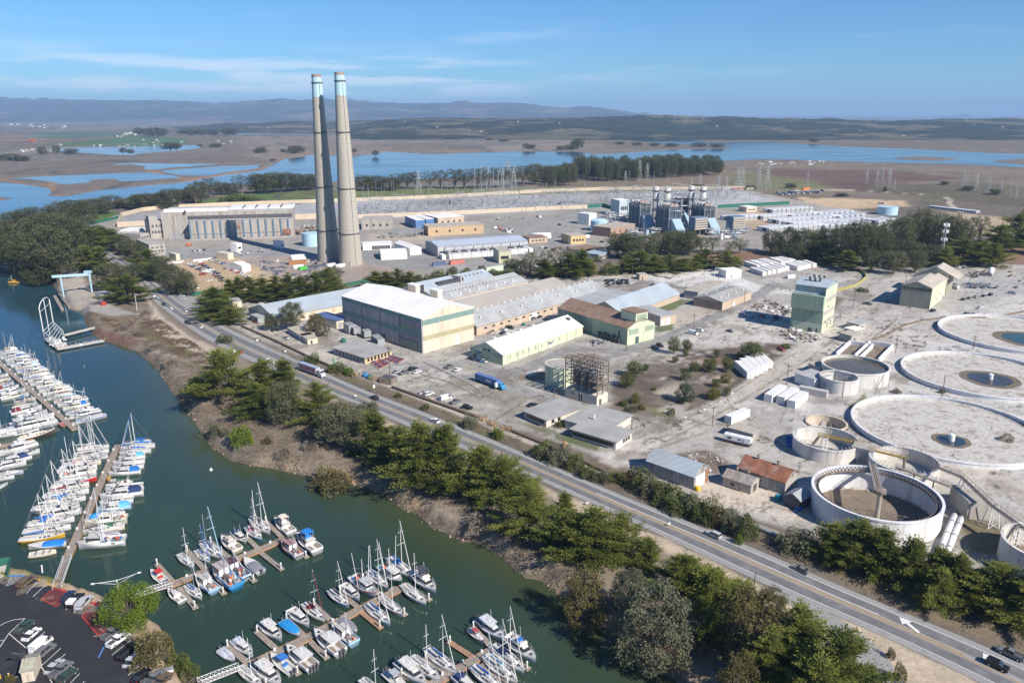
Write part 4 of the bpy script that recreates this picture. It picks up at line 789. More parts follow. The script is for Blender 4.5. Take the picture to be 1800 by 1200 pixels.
for i in range(5): h.box(LX*(.50+.1*i),LX*(.50+.1*i)+14,LY*.3,LY*.9,25.61,26.6,'roof_slab',M_WHITE)
h.box(LX*.02,LX*.5,LY*.05,LY*.2,25.61,28,'roof_kerb',M_WROOF);h.box(LX*.18,LX*.19,-3,0,25,27.5,'fan',M_DSTEEL)
for i in range(6): h.box(LX*(.05+.025*i),LX*(.05+.025*i)+3,-8+i*.5,-4,.02,3+i%3*2,'pipework',M_STEEL)
h.box(LX*.93,LX*.99,-17.3,-16.02,3,8,'rust_panel',M_RUST);h.box(LX*.57,LX*.6,-16.5,-16.02,10,13,'rust_panel',M_RUST)
for lab,A,B,C,hh,pad in (('tall gutted concrete block beside the turbine hall',(262,414),(266,420),(290,418),17,1),('squat concrete ruin left of the gutted block',(245,426),(249,433),(265,430),11,0),('low broken concrete ruin in front of the gutted block',(262,437),(264,450),(292,447),9.5,0)):
    q=House('concrete_ruin',lab,A,B,C,hh,0,'R',M_CONC,M_CONC,'ruin',keep='C',over=0,parapet=.3);q.windows('R',4,1,q.LX-1,hh*.3,hh*.45,2.0,M_DSTEEL,'opening');q.windows('R',3,1,q.LX-1,hh*.65,hh*.8,2.0,M_DSTEEL,'opening')
    if pad: q.box(0,q.LX*.6,0,q.LY*.6,hh+.3,hh+5,'roof_house',M_CONC)
h=House('battery_hall','wide grey battery hall with a row of cooling units along its front',(746,441),(770,452),(927,440),9,2.0,'R',M_WHITE if 0 else mat('pale grey siding',(.50,.48,.45),.6,vary=.1,stretch=VS),mat('light blue grey roof',(.42,.47,.53),.5,vary=.08,scale=.1),'hall',over=.3)
LX,LY=h.LX,h.LY;h.fbox('L',.05,LY-.05,.05,8.9,'end_wall',M_GREY,.1)
for i in range(9):
    x=LX*(.07+.103*i)
    for dx in (-6.5,0,5.0): h.box(x+dx,x+dx+3.4,-13,-4,.02,4.0,'cooling_unit',M_WMETAL)
    mb=MB();mb.tube((x+1.5,-8,4),(x+1.5,-8,6.5),2.0,n=8).tube((x-2,-6,7.0),(x+6,-6,7.6),2.2,n=10).build('fan_cowl',M_STEEL,h.root)
for lab,A,B,C,hh,w_,r_,over in (('long tan and orange switch building behind the battery hall',(750,409),(753,415),(850,410),9,mat('orange tan wall',(.50,.36,.22),.8,vary=.12),M_TROOF,.3),('white roofed building behind the orange switch building',(763,390),(770,398),(816,394),9,M_TAN,M_WROOF,.3),('blue shipping box building left of the pair',(728,393),(731,402),(747,401),9,mat('blue cladding',(.10,.20,.40),.6),M_WROOF,.1),('blue shipping box building right of the pair',(746,391),(749,400),(763,399),9,MATS['blue cladding'],M_WROOF,.1),
    ('crumbling low concrete shell beyond the twin chimneys',(632,396),(636,404),(690,403),10,M_CONC,M_CONC,0),('white event tent nearest the chimneys with dark arches',(636,435),(638,440),(690,438),5,M_WHITE,M_WHITE,.1),('white storage tent in front of the battery hall',(664,448),(670,457),(716,455),5,M_WHITE,M_WROOF,.1),('white gabled tent with its end towards the road',(701,438),(721,449),(741,447),6,M_WHITE,M_WROOF,.1),
    ('yellow green stair block at the corner of the battery hall',(873,455),(877,463),(898,462),10,mat('pale lime wall',(.50,.50,.34),.8),M_TROOF,.1),('low brown roofed cottage near the eucalyptus trees',(1010,444),(1030,452),(1063,445),5,M_TAN,M_BRNROOF,.6),('blue roofed shed in the shade of the eucalyptus',(1036,448),(1052,458),(1072,452),5,M_GREY,M_BROOF,.4),('tan site office with dark windows beside blue tanks',(999,424),(1003,430),(1030,428),8,mat('yellow tan wall',(.55,.42,.22),.8),M_TROOF,.2),('small brown control building beside white gas vessels',(926,423),(930,428),(962,426),5,M_TAN,M_BRNROOF,.4),
    ('tan brick store below the boiler units',(1062,409),(1073,417),(1116,409),9,mat('brick tan',(.36,.25,.18),.9),M_TROOF,.2),('white box building behind the round blue tank',(1031,391),(1035,396),(1048,394),12,M_WHITE,M_WROOF,.1),('tall pale blue filter house left of the boilers',(1085,375),(1088,379),(1106,378),18,mat('pale blue cladding',(.45,.52,.54),.7),M_WROOF,.1),('tan blockhouse inside the switchyard',(1308,370),(1312,373),(1330,372),6,M_CREAM,M_WROOF,.2),('long white trailer building behind the roadside hedge',(202,410),(204,418),(232,418),6,M_WHITE,M_WROOF,.2),('tan block box on the edge of the sandy car park',(306,454),(310,458),(317,457),5,M_CREAM,M_CREAM,.1),('longer tan block box beside the parked cars',(392,452),(401,457),(411,455),5,M_CREAM,M_CREAM,.1),('white tent with pitched top on the sandy car park',(418,470),(426,479),(441,476),5,M_WHITE,M_WHITE,.1),('white portable cabin by the demolition yard',(491,433),(493,437),(500,436),6,M_WHITE,M_WROOF,.1),('white cube cabin in the turbine hall forecourt',(415,440),(417,443),(426,441),7,M_WHITE,M_WROOF,.1)):
    ri=0
    if 'gabled' in lab or 'pitched' in lab or 'storage tent' in lab: ri=1.8
    q=House('plant_building',lab,A,B,C,hh,ri,'L' if 'gabled' in lab else 'R',w_,r_,'tent' if 'tent' in lab else 'building',keep='C',over=over)
    if 'arches' in lab: q.windows('R',7,8,q.LX-2,.3,3.8,2.2,M_DSTEEL,'arch')
    elif 'tent' not in lab and 'box' not in lab: q.windows('R',4,2,q.LX-2,hh*.35,hh*.6,2.0)
# perimeter walls
def wall_line(name,label,pts,hh,th,m,cat='wall',gate=None):
    mb=MB();p= [P(a,b) for a,b in pts]
    for a,c in zip(p,p[1:]):
        d= (c-a).normalized();s_=Vector((-d.y,d.x,0))*th/2;e=d*th/2
        q= [a-e-s_,c+e-s_,c+e+s_,a-e+s_];mb.prism([(v.x,v.y) for v in q],min(a.z,c.z)-.2,max(a.z,c.z)+hh)
    return tag(mb.build(name,m),label,cat)
wall_line('perimeter_wall','long sand coloured wall along the back of the switchyard',[(215,380),(252,371),(290,367),(400,361.5),(490,358.5),(560,356)],4.6,.8,M_TAN2)
wall_line('perimeter_wall','sand coloured wall continuing behind the chimneys to the boilers',[(570,355.5),(700,351),(800,346.5),(900,341),(960,337.5),(1060,334),(1200,333.2),(1310,332)],4.6,.8,M_TAN2)
wall_line('perimeter_wall','short sand coloured wall at the left end of the plant yard',[(215,380),(207,399),(286,395)],5.5,.8,M_TAN2)
wall_line('perimeter_wall','inner sand coloured wall between chimneys and green fence',[(514,386),(560,384)],6,.8,M_TAN2);wall_line('perimeter_wall','inner sand coloured wall right of the chimneys',[(622,384),(700,381),(800,377),(900,372),(960,369),(1032,366)],4.6,.8,M_TAN2)
wall_line('green_fence','dark green screened fence behind the boilers',[(1262,366),(1320,363),(1387,359.5)],4.5,.3,M_GREENTARP,'fence');wall_line('green_fence','green screened fence joining the inner sand wall',[(1032,366),(1060,364),(1090,371)],4.5,.3,M_GREENTARP,'fence')
wall_line('green_fence','green screened fence along the car park by cypress trees',[(336,520),(380,515),(410,514)],2.6,.2,M_GREENTARP,'fence');wall_line('green_fence','green screened fence behind the warehouse roof',[(595,506),(630,499),(652,494)],2.6,.2,M_GREENTARP,'fence');wall_line('green_fence','green fence beside the field at the plant corner',[(148,398),(205,385),(212,383)],3,.2,M_GREENTARP,'fence')
wall_line('low_wall','low white wall at the front of the sandy car park',[(292,464),(318,462),(322,460)],1.6,.5,M_WHITE);wall_line('low_wall','low white wall behind the parked cars',[(340,460),(372,456)],1.6,.5,M_WHITE)
wall_line('screen_fence','curved yellow and black banded barrier round the oval yard',[(1465,512),(1485,509),(1502,504),(1513,497),(1522,489),(1520,482),(1508,475)],2.0,.4,mat('yellow barrier',(.40,.36,.14),.8,vary=.35,scale=.4),'fence')
# CHIMNEYS
M_STK=mat('board marked concrete',(.42,.385,.32),.9,vary=.16,scale=.12,dirt=(.30,.26,.21),dirt_amt=.5,dirt_scale=.06,stretch=(1,1,.15),seams=((0,0,1),3.2,.14))
M_STKT=mat('flaking light blue paint',(.42,.60,.68),.7,vary=.15,scale=.3,dirt=(.62,.66,.66),dirt_amt=.7,dirt_scale=.15,stretch=VS)
M_STKR=mat('rust stained rim',(.34,.27,.23),.9,vary=.3,scale=.5)
def chimney(bx,by,ty,rb,rt,label):
    hh=H(bx,by,ty);r=empty('chimney',P(bx,by),.3,label,'chimney')
    def rad(t): return rb+(rt-rb)*(t**.92)
    a,b=.885,.985
    MB().lathe([(rad(i/30*a),hh*i/30*a) for i in range(31)],48).build('shaft',M_STK,r,True)
    MB().lathe([(rad(a)+.02,hh*a),(rad(b)+.02,hh*b)],48).build('painted_top',M_STKT,r,True)
    MB().lathe([(rad(b)+.05,hh*b),(rad(1)+.05,hh),(rad(1)-.6,hh),(rad(1)-.6,hh-4)],48).build('rim',M_STKR,r)
    for t in (.955,.70,.41,.17):
        MB().lathe([(rad(t)+.05,hh*t),(rad(t)+.6,hh*t),(rad(t)+.6,hh*t+.7),(rad(t)+.5,hh*t+.7),(rad(t)+.5,hh*t+.2),(rad(t)+.05,hh*t+.2)],40).build('platform',M_DSTEEL,r)
    mb=MB();an=math.radians(-68)
    for i in range(24):
        t0,t1=.01+i*.04,.01+(i+1)*.04
        mb.tube(((rad(t0)+.35)*math.cos(an),(rad(t0)+.35)*math.sin(an),hh*t0),((rad(t1)+.35)*math.cos(an),(rad(t1)+.35)*math.sin(an),hh*t1),.22,n=5)
    mb.build('ladder',M_GREY,r)
    MB().box(-2,2,-rb-.6,-rb+1,0,4).build('doorway',M_CONC,r)
chimney(617,464,127,9.6,3.7,'nearer sunlit concrete chimney with a light blue top')
chimney(578.5,457,131,9.6,3.7,'farther concrete chimney half in shadow of its twin')

# TANKS
M_TWALL=mat('whitewashed tank wall',(.62,.60,.56),.85,vary=.14,scale=.4,dirt=(.34,.29,.23),dirt_amt=.8,dirt_scale=.3,stretch=VS)
M_TWALL2=mat('white painted concrete',(.70,.70,.70),.75,vary=.1,scale=.4,dirt=(.42,.38,.33),dirt_amt=.6,dirt_scale=.3,stretch=VS)
M_BASIN=mat('bleached basin floor',(.50,.475,.43),.95,vary=.25,scale=.6,dirt=(.27,.215,.165),dirt_amt=.9,dirt_scale=.16)
M_SLUDGE=mat('brown dried sludge',(.21,.165,.125),.95,vary=.3,scale=.5,dirt=(.30,.25,.2),dirt_amt=.6,dirt_scale=.3)
M_POND=mat('stagnant pond water',(.03,.05,.065),.08,vary=.2,spec=.5);M_POND2=mat('green pond water',(.035,.065,.055),.2,vary=.1,spec=.5)
M_PALEF=mat('pale tank floor',(.52,.485,.43),.95,vary=.25,scale=.5,dirt=(.27,.22,.17),dirt_amt=.7)
M_YRAIL=mat('rusting yellow rail',(.40,.27,.06),.7,vary=.3,scale=2,dirt=(.22,.13,.08),dirt_amt=.7,dirt_scale=.7)
def tank(name,label,cx,cy,r,hh,wm,fm,fz=.2,th=.5,cat='tank',n=64,z=0):
    t=empty(name,(cx,cy,z),0,label,cat)
    MB().lathe([(r,-.5),(r,hh),(r-th,hh),(r-th,fz-.1)],n).build('wall',wm,t)
    MB().lathe([(r-th+.02,fz),(0.01,fz)],n).build('floor',fm,t)
    MB().lathe([(r+.12,hh-.45),(r+.18,hh-.4),(r+.18,hh+.12),(r-th-.1,hh+.12),(r-th-.1,hh-.1)],n).build('rim',wm,t)
    return t
# the large white thickener with a bridge
t=tank('thickener_tank','largest white round tank with a timber bridge and a toothed inner launder',112.4,212.1,18.6,7.3,M_TWALL2,M_SLUDGE,-1.0,.55)
mb=MB()
for i in range(84):
    a=2*math.pi*i/84;c,s_=math.cos(a),math.sin(a);e=.35
    for q0,q1,z0,z1 in ((17.95,16.7,7.0,6.3),): mb.tube((q0*c,q0*s_,z0),(q1*c,q1*s_,z1),.16,n=5)
    mb.tube((16.7*c,16.7*s_,6.9),(16.7*c,16.7*s_,5.7),.13,n=4)
MB.build(mb,'launder_tooth',M_DSTEEL,t)
MB().lathe([(17.3,6.0),(16.5,6.0),(16.5,6.7),(16.6,6.7),(16.6,6.1),(17.3,6.1)],84).build('launder',M_RUSTST,t)
def bridge(t,a,b,w,z,m,parent=None,name='bridge',rail=M_STEEL):
    mb=MB();a,b=Vector(a),Vector(b);d= (b-a).normalized();s_=Vector((-d.y,d.x,0))*w/2;L_= (b-a).length
    mb.add([a-s_+Vector((0,0,z)),b-s_+Vector((0,0,z)),b+s_+Vector((0,0,z)),a+s_+Vector((0,0,z)),a-s_+Vector((0,0,z+.3)),b-s_+Vector((0,0,z+.3)),b+s_+Vector((0,0,z+.3)),a+s_+Vector((0,0,z+.3))],[(3,2,1,0),(4,5,6,7),(0,1,5,4),(1,2,6,5),(2,3,7,6),(3,0,4,7)])
    o=mb.build(name,m,t);rb_=MB();k=max(2,int(L_/2.2))
    for sg in (-1,1):
        for zz in (1.3,.8): rb_.tube(a+s_*sg+Vector((0,0,z+zz)),b+s_*sg+Vector((0,0,z+zz)),.07,n=4)
        for i in range(k+1): p=a.lerp(b,i/k)+s_*sg;rb_.tube(p+Vector((0,0,z+.2)),p+Vector((0,0,z+1.3)),.06,n=4)
    rb_.build('railing',rail,o);return o
bridge(t,(0,-1.5,0),(7.0,18.6,0),2.0,7.6,M_WOOD)
MB().tube((0,-2.5,-1),(0,-2.5,8.2),.75,.6,n=10).build('centre_column',M_TROOF,t);MB().lathe([(1.9,8.2),(1.9,9.2),(.02,9.5)],10,c=(0,-2)).build('drive_house',M_RUSTST,t)
for k,an in enumerate((155,-15)):
    mb=MB();a=R(an);
    for i in range(9):
        r0=1+i*1.75;p=Vector((r0*math.cos(a),-2.5+r0*math.sin(a),.2));q=Vector(((r0+1.75)*math.cos(a),-2.5+(r0+1.75)*math.sin(a),.2));up_=Vector((0,0,1.6*(1-i/12)))
        mb.tube(p,q,.09,n=4).tube(p+up_,q+up_,.09,n=4).tube(p,q+up_,.07,n=4).tube(p,p+up_,.07,n=4)
    mb.build('rake_arm',M_RUSTST,t)
# two mid tanks sharing a pier with yellow walkways
t=tank('settling_tank','white round settling tank with brackets and a yellow walkway beside blue drums',115.1,257.5,11.4,5.2,M_TWALL,M_PALEF,.2,.45)
mb=MB()
for i in range(44): a=2*math.pi*i/44;mb.tube((11.3*math.cos(a),11.3*math.sin(a),5.2),(10.2*math.cos(a),10.2*math.sin(a),5.9),.1,n=4)
mb.build('bracket',M_STEEL,t);bridge(t,(-2,2.5,0),(11.5,-5.5,0),.9,5.0,M_YRAIL,rail=M_YRAIL)
mb=MB();
for sx in (-1,1):
    for sy in (-1,1): mb.tube((sx*.9,sy*.9+1,.2),(sx*.7,sy*.7+1,5.4),.13,n=4)
for z in (.3,1.6,2.9,4.2): mb.tube((-.9,.1,z),(.9,.1,z+1.2),.1,n=4).tube((.9,.1,z),(-.9,.1,z+1.2),.1,n=4)
mb.build('centre_tower',M_WMETAL,t);MB().tube((-4.4,2.4,.4),(-2.0,1.6,5.0),.5,n=6).build('raised_rake',M_RUSTST,t)
t=tank('settling_tank','white round settling tank between the big thickener and the bleached basin',135.2,239.8,11.1,5.0,M_TWALL,M_PALEF,.2,.45)
mb=MB()
for i in range(44): a=2*math.pi*i/44;mb.tube((11.0*math.cos(a),11.0*math.sin(a),5.0),(10.0*math.cos(a),10.0*math.sin(a),5.7),.1,n=4)
mb.build('bracket',M_STEEL,t);bridge(t,(-9,7.5,0),(1,0,0),1.2,5.2,M_YRAIL,rail=M_YRAIL);MB().tube((0,0,.2),(0,0,5.8),.45,n=8).tube((-6,4,.6),(5,-3,.6),.35,n=5).tube((-6,4,.6),(-7,4,1.8),.25,n=5).build('rake',M_RUSTST,t)
pier=empty('valve_pier',(125.6,249.5,0),R(-35),'concrete valve pier between two settling tanks','pier');MB().box(-3.2,3.2,-2.6,2.6,0,5.4).build('block',M_TWALL,pier);MB().box(-1.2,1.4,-2.72,-2.603,.5,4.2).build('panel',M_GREY,pier);MB().box(-3.7,3.7,-3.1,3.1,5.403,5.8).build('cap',M_CONC,pier)
t=tank('sunken_tank','empty sunken round tank with pale stained walls',126.1,283.7,7.9,.45,mat('stained ochre concrete',(.55,.47,.36),.9,vary=.2,dirt=(.4,.3,.22),dirt_amt=.5,stretch=VS),M_PALEF,-3.9,.5)
o_=MB().lathe([(7.42,-4.2),(7.42,.3)],64).build('liner',MATS['stained ochre concrete'],t)
t=tank('round_tank','small white round tank with toothed rim beside the pump house',147.1,323.6,8.2,6.2,M_TWALL,M_TWALL,.3,.5)
mb=MB()
for i in range(40): a=2*math.pi*i/40;mb.box(-.1,.1,-.1,.1,0,0);mb.v[-8:] = [(x+7.6*math.cos(a),y+7.6*math.sin(a),z) for x,y,z in [(-.2,-.2,5.5),(.2,-.2,5.5),(.2,.2,5.5),(-.2,.2,5.5),(-.2,-.2,6.3),(.2,-.2,6.3),(.2,.2,6.3),(-.2,.2,6.3)]]
mb.build('tooth',M_CONC,t)
t=tank('water_tank','wide grey round tank full of brown water behind the small toothed one',161.1,339.4,14.9,6.4,M_TWALL,mat('brown algae water',(.125,.10,.06),.12,vary=.35,scale=.12,dirt=(.05,.06,.075),dirt_amt=.9,dirt_scale=.05,spec=.5),5.2,.6)
MB().tube((4,-14.9,0),(6,-15.2,6.5),.2,n=5).tube((9,-15,0),(9,-15,8),.15,n=5).build('ladder',M_STEEL,t)
# three great bleached basins
def basin(label,cx,cy,r,hh,pond_m,pr,px,py,pillar=True):
    t=tank('basin',label,cx,cy,r,hh,M_TWALL2,M_BASIN,.18,.6,'basin',96)
    MB().lathe([(r-.7,.35+.6),(r-2.4,.22)],96).build('sloped_edge',M_BASIN,t)
    n=40;mb=MB();vs= [((px-cx)+pr*(1+.04*math.sin(3*a+1)+.02*math.sin(7*a))*math.cos(a),(py-cy)+pr*(1+.04*math.sin(3*a+1)+.02*math.sin(7*a))*math.sin(a),.26) for a in [2*math.pi*i/n for i in range(n)]]
    mb.add([(x*1.0,y,.23) for x,y,z in [((v[0]-(px-cx))*1.35+(px-cx),(v[1]-(py-cy))*1.35+(py-cy),0) for v in vs]],[tuple(range(n))]);mb.build('mud_ring',mat('wet mud',(.18,.145,.10),.7,vary=.3),t)
    MB().add(vs,[tuple(range(n))]).build('pond',pond_m,t)
    if pillar: MB().lathe([(1.1,.2),(1.1,2.6),(.8,2.9),(.01,2.9)],14,c=(px-cx,py-cy)).build('pillar',M_WHITE,t)
    mb=MB()
    for i in range(46):
        a=2*math.pi*i/46;mb.tube(((r-.3)*math.cos(a),(r-.3)*math.sin(a),hh),((r-.3)*math.cos(a),(r-.3)*math.sin(a),hh+1.1),.06,n=4)
    mb.build('rail_post',M_STEEL,t);return t
a1,a2,a3=P(1672,775),P(1733,667),P(1800,600)
basin('nearest great bleached basin with a small pond round a white pillar',170.5,276.7,34.6,1.9,M_POND,5.0,a1.x,a1.y)
basin('middle great bleached basin with a dark grey pond',222.0,340.3,34.6,2.0,mat('dark pond',(.055,.053,.06),.25,spec=.4),9.4,a2.x+2,a2.y)
basin('farthest great bleached basin with a green pond',284,409.5,40.6,2.0,M_POND2,12.5,284,402,False)
t=tank('half_tank','white tank cut off at the right edge behind cypress trees',P(1842,960,6).x,P(1842,960,6).y,11,7,M_TWALL,M_SLUDGE,.3)
t=tank('green_tank','pale green round tank beside the bare steel frame',P(986,640,9).x,P(986,640,9).y,7.2,9.4,M_LGREEN,M_CONC,9.3,.3)
mb=MB()
for a in (0,60,120,180,240,300): mb.box(7.1*math.cos(R(a))-.15,7.1*math.cos(R(a))+.15,7.1*math.sin(R(a))-.15,7.1*math.sin(R(a))+.15,0,9.3)
mb.build('seam_post',M_LGREEN,t)
for lab,bx,by,w,ty,m in (('light blue flat topped tank at the foot of the chimneys',545,434,34,410,M_LBLUE),('light blue domed tank beside the tan brick store',1054,407,30,388,M_LBLUE),('large pale blue flat tank beyond the battery rows',1567,379,34,364,M_LBLUE)):
    p=P(bx,by);r=w/2*MPX(bx,by);hh=H(bx,by,ty)*.93;t=empty('storage_tank',(p.x,p.y+r,p.z),0,lab,'tank')
    MB().lathe([(r,0),(r,hh)],40).build('wall',m,t,True);MB().lathe([(r+.1,hh),(r*.6,hh+(r*.16 if 'domed' in lab else .3)),(.01,hh+(r*.22 if 'domed' in lab else .4))],40).build('roof',m,t,True);MB().tube((r+.4,-.5,0),(r+.4,-.5,hh),.2,n=4).build('ladder',M_STEEL,t)
for i,(x,y,L_) in enumerate(((930,420,22),(930,416,22),(985,417,20),(1008,419,8),(1022,420,8))):
    p=P(x,y);t=empty('gas_vessel',p,R(-8),['white gas vessel nearest in the pair by the control building','white gas vessel behind its twin','long pale vessel in the middle of the yard','short pale blue vessel on the left of two','short pale blue vessel on the right of two'][i],'vessel')
    MB().tube((0,0,2.4),(L_,0,2.4),1.9,n=12).build('shell',M_WHITE,t,True);MB().box(2,3,-1.5,1.5,0,1.2).box(L_-3,L_-2,-1.5,1.5,0,1.2).build('saddle',M_CONC,t)

# STEEL FRAME TOWER
A,B,C=P(994,697),P(1049,714),P(1064,707)
x= (C-B).to_2d().normalized();y_=Vector((-x.y,x.x));LX,LY= (C-B).length*1.0,(A-B).length
t=empty('frame_tower',B,math.atan2(x.y,x.x),'bare rusted steel frame standing on a cream panelled base','tower');LX=max(LX,8)
MB().box(0,LX,0,LY,0,4.4).build('base',MST,t);MB().box(-.1,-.003,LY*.45,LY*.58,.05,3.3).build('doorway',M_DSTEEL,t);MB().box(-.1,-.003,LY*.72,LY*.82,2.2,3.6).build('window',M_RUSTST,t);MB().box(LX*.2,LX*.4,-.1,-.003,.05,2.6).build('door',M_DSTEEL,t)
mb=MB()
for i in range(14): mb.box(-.16,-.003,LY*i/14,LY*i/14+.25,.1,4.3)
mb.build('rib',MST,t)
lv= [4.4,7.2,10.0,12.8,15.8,18.2];mb=MB()
for i in range(5):
    for j in (0,1,2): mb.tube((LX*j/2,LY*i/4,4.4),(LX*j/2,LY*i/4,18.4 if (i+j) % 3 else 17),.24,n=4)
mb.build('post',M_RUSTST,t);mb=MB()
for z in lv[1:]:
    for j in (0,1,2): mb.tube((LX*j/2,0,z),(LX*j/2,LY,z),.2,n=4)
    for i in range(5): mb.tube((0,LY*i/4,z),(LX,LY*i/4,z),.2,n=4)
    for sx in (0,LX): mb.tube((sx,0,z+1.2),(sx,LY,z+1.2),.09,n=4)
mb.build('beam',M_RUSTST,t);mb=MB()
for i in range(9): mb.tube((0,LY*i/9,18.3),(LX,LY*(i+.5)/9,18.3),.13,n=4)
for k in (1,2,3): mb.tube((LX,0,lv[k]),(LX*.5,0,lv[k+1]),.13,n=4).tube((0,LY*.75,lv[k]),(0,LY,lv[k+1]),.13,n=4)
mb.build('brace',M_RUSTST,t)
for k,(u,v) in enumerate(((.5,.25),(.5,.5),(.5,.74))): MB().lathe([(2.4,6.2),(2.6,9),(2.6,13.4),(1.6,14.2),(.1,14.2)],14,c=(LX*u,LY*v)).build('bin',mat('grey steel bin',(.13,.13,.135),.7,vary=.3,dirt=(.3,.2,.14),dirt_amt=.5),t)
MB().box(LX*.55,LX*.98,LY*.05,LY*.4,10.02,12.2).build('cabin',M_CONC,t);MB().tube((LX*.8,LY*.4,18.2),(LX*.8,LY*.4,22.4),.22,n=5).build('stack_pipe',M_RUSTST,t);mb=MB()
for z in (7.2,10.0): mb.box(.1,LX-.1,.1,LY*.3,z+.2,z+.35)
mb.build('floor_plate',M_RUSTST,t)

# BOILER UNITS
def boiler(bx,by,label,rot,stack_px):
    p=P(bx,by);t=empty('boiler_unit',p,rot,label,'boiler')
    MB().box(-6,6,0,22,0,27).build('casing',M_BLUEST,t)
    MB().xprism([(-13,1),(-12,6),(-3,16),(-.02,16),(-.02,1)],-5.2,5.2).build('inlet_duct',mat('pale blue duct',(.29,.40,.48),.6,vary=.12,scale=.3,stretch=VS),t)
    mb=MB()
    for i in range(7): mb.box(-6.5,6.5,i*3.6,i*3.6+.5,.1,27.1)
    mb.build('buckstay',M_DSTEEL,t);mb=MB()
    for xx in (-7.5,0,7.5):
        for yy in (-1,7,15,23): mb.tube((xx,yy,0),(xx,yy,34),.3,n=4)
    for z in (8,16,24,29,34):
        for xx in (-7.5,0,7.5): mb.tube((xx,-1,z),(xx,23,z),.22,n=4)
        for yy in (-1,7,15,23): mb.tube((-7.5,yy,z),(7.5,yy,z),.22,n=4)
    for k in range(5): mb.tube((-7.5,-1+k*5,24+(k%2)*5),(-7.5,4+k*5,29-(k%2)*5),.18,n=4).tube((-7.5+k*3,-1,24),(-4.5+k*3,-1,29),.18,n=4)
    mb.build('steelwork',M_GREY,t)
    for k in range(4): MB().tube((-5,2.5+k*5.6,29.3),(5,2.5+k*5.6,29.3),1.1,n=8).build('drum',mat('drum lagging',(.42,.40,.37),.6,vary=.2),t)
    MB().box(-4,4,1,6,28,30.4).build('platform_house',mat('salmon panel',(.42,.30,.26),.8),t)
    mb=MB()
    for k in range(26):
        a=Vector((rnd.uniform(-8,9),rnd.uniform(-4,24),rnd.uniform(2,31)));d=rnd.choice([Vector((rnd.uniform(3,8),0,0)),Vector((0,rnd.uniform(3,8),0)),Vector((0,0,rnd.uniform(2,5)))]);mb.tube(a,a+d,rnd.uniform(.2,.5),n=5)
    mb.build('pipework',M_STEEL,t)
    sp=P(*stack_px);l_=t.matrix_basis.inverted() if False else None
    d= (sp-p);c,s_=math.cos(-rot),math.sin(-rot);q= (d.x*c-d.y*s_,d.x*s_+d.y*c);r=3.1
    MB().lathe([(r,0),(r,44.5),(r-.3,44.5),(r-.3,42)],24,c=q).build('stack',mat('stack lagging',(.46,.45,.43),.5,vary=.12,scale=.4,stretch=VS),t,True)
    for z in (20,30,39.5): MB().lathe([(r+.1,z),(r+1.0,z),(r+1.0,z+1.1),(r+.1,z+1.1)],20,c=q).build('stack_ring',M_DSTEEL,t)
boiler(1133,404,'leftmost blue grey boiler unit with its pale stack',R(25),(1150,401));boiler(1184,412,'boiler unit with a sunlit sloping blue duct in the middle',R(25),(1170,403))
boiler(1204,398,'boiler unit behind the middle one with its stack rising clear',R(25),(1211.5,399));boiler(1245,410,'rightmost boiler unit with a sloping blue duct',R(25),(1232,401))
for lab,bx,by in (('left louvred air intake box on legs by the boilers',1231,413),('right louvred air intake box on legs near the battery rows',1297,411)):
    p=P(bx,by);t=empty('air_intake',p,R(25),lab,'air intake');MB().box(-8,8,0,10,5,18).build('box',M_BLUEST,t);mb=MB()
    for z in range(5): mb.box(-7.8,7.8,-.9,-.003,5.8+z*2.4,7.2+z*2.4)
    mb.build('louvre',mat('louvre tan',(.46,.40,.32),.8,vary=.15),t);mb=MB()
    for xx in (-7,0,7):
        for yy in (1,9): mb.tube((xx,yy,0),(xx,yy,5),.4,n=5)
    mb.build('leg',M_GREY,t)
def rpipe(mb,n,bx,by,bz):
    for k in range(n):
        a=Vector((rnd.uniform(0,bx),rnd.uniform(0,by),rnd.uniform(.5,bz)));d=rnd.choice([Vector((rnd.uniform(3,bx),0,0)),Vector((0,rnd.uniform(3,by),0)),Vector((0,0,rnd.uniform(1,3)))]);mb.tube(a,a+d,rnd.uniform(.15,.45),n=5)
# plain copies of a thing with its parts
def proto(name,*parts):      # parts: (part name, mesh, colour key or None, parent index or None)
    return (name,parts)
def inst(pr,loc,rz=0,sc=1,label=None,cat=None,group=None,cols=None,sz=None):
    name,parts=pr;r=bpy.data.objects.new(name,None);COL.objects.link(r);r.location=loc;r.rotation_euler= (0,0,rz)
    r.scale= (sc,sc,sc*(sz or 1)) if not isinstance(sc,tuple) else sc
    tag(r,label,cat,group);made= []
    for pn,me,ck,pi in parts:
        o=bpy.data.objects.new(pn,me);COL.objects.link(o);o.parent=made[pi] if pi is not None else r;made.append(o)
        if ck is not None and cols: o.color= (*cols[ck],1)
        elif cols: o.color= (*cols.get('body',(.5,.5,.5)),1)
    return r
racks= []
for v in range(3):
    f=MB()
    for xx in (0,6,12):
        for yy in (0,5): f.tube((xx,yy,0),(xx,yy,7),.25,n=4)
        f.tube((xx,0,4),(xx,5,4),.25,n=4).tube((xx,0,7),(xx,5,7),.25,n=4)
    pp=MB();rpipe(pp,26,12,6,7);vs_=MB();vs_.tube((2+v*3,2,.3),(2+v*3,2,5),1.5,n=10).tube((7,1,2),(11,1,2),1.2,n=10)
    racks.append(proto('pipe_rack',('frame',f.mesh('frame',M_GREY),None,None),('pipework',pp.mesh('pipework',M_STEEL),None,None),('vessel',vs_.mesh('vessel',[M_LBLUE,M_WMETAL,M_BLUEST][v]),None,None)))
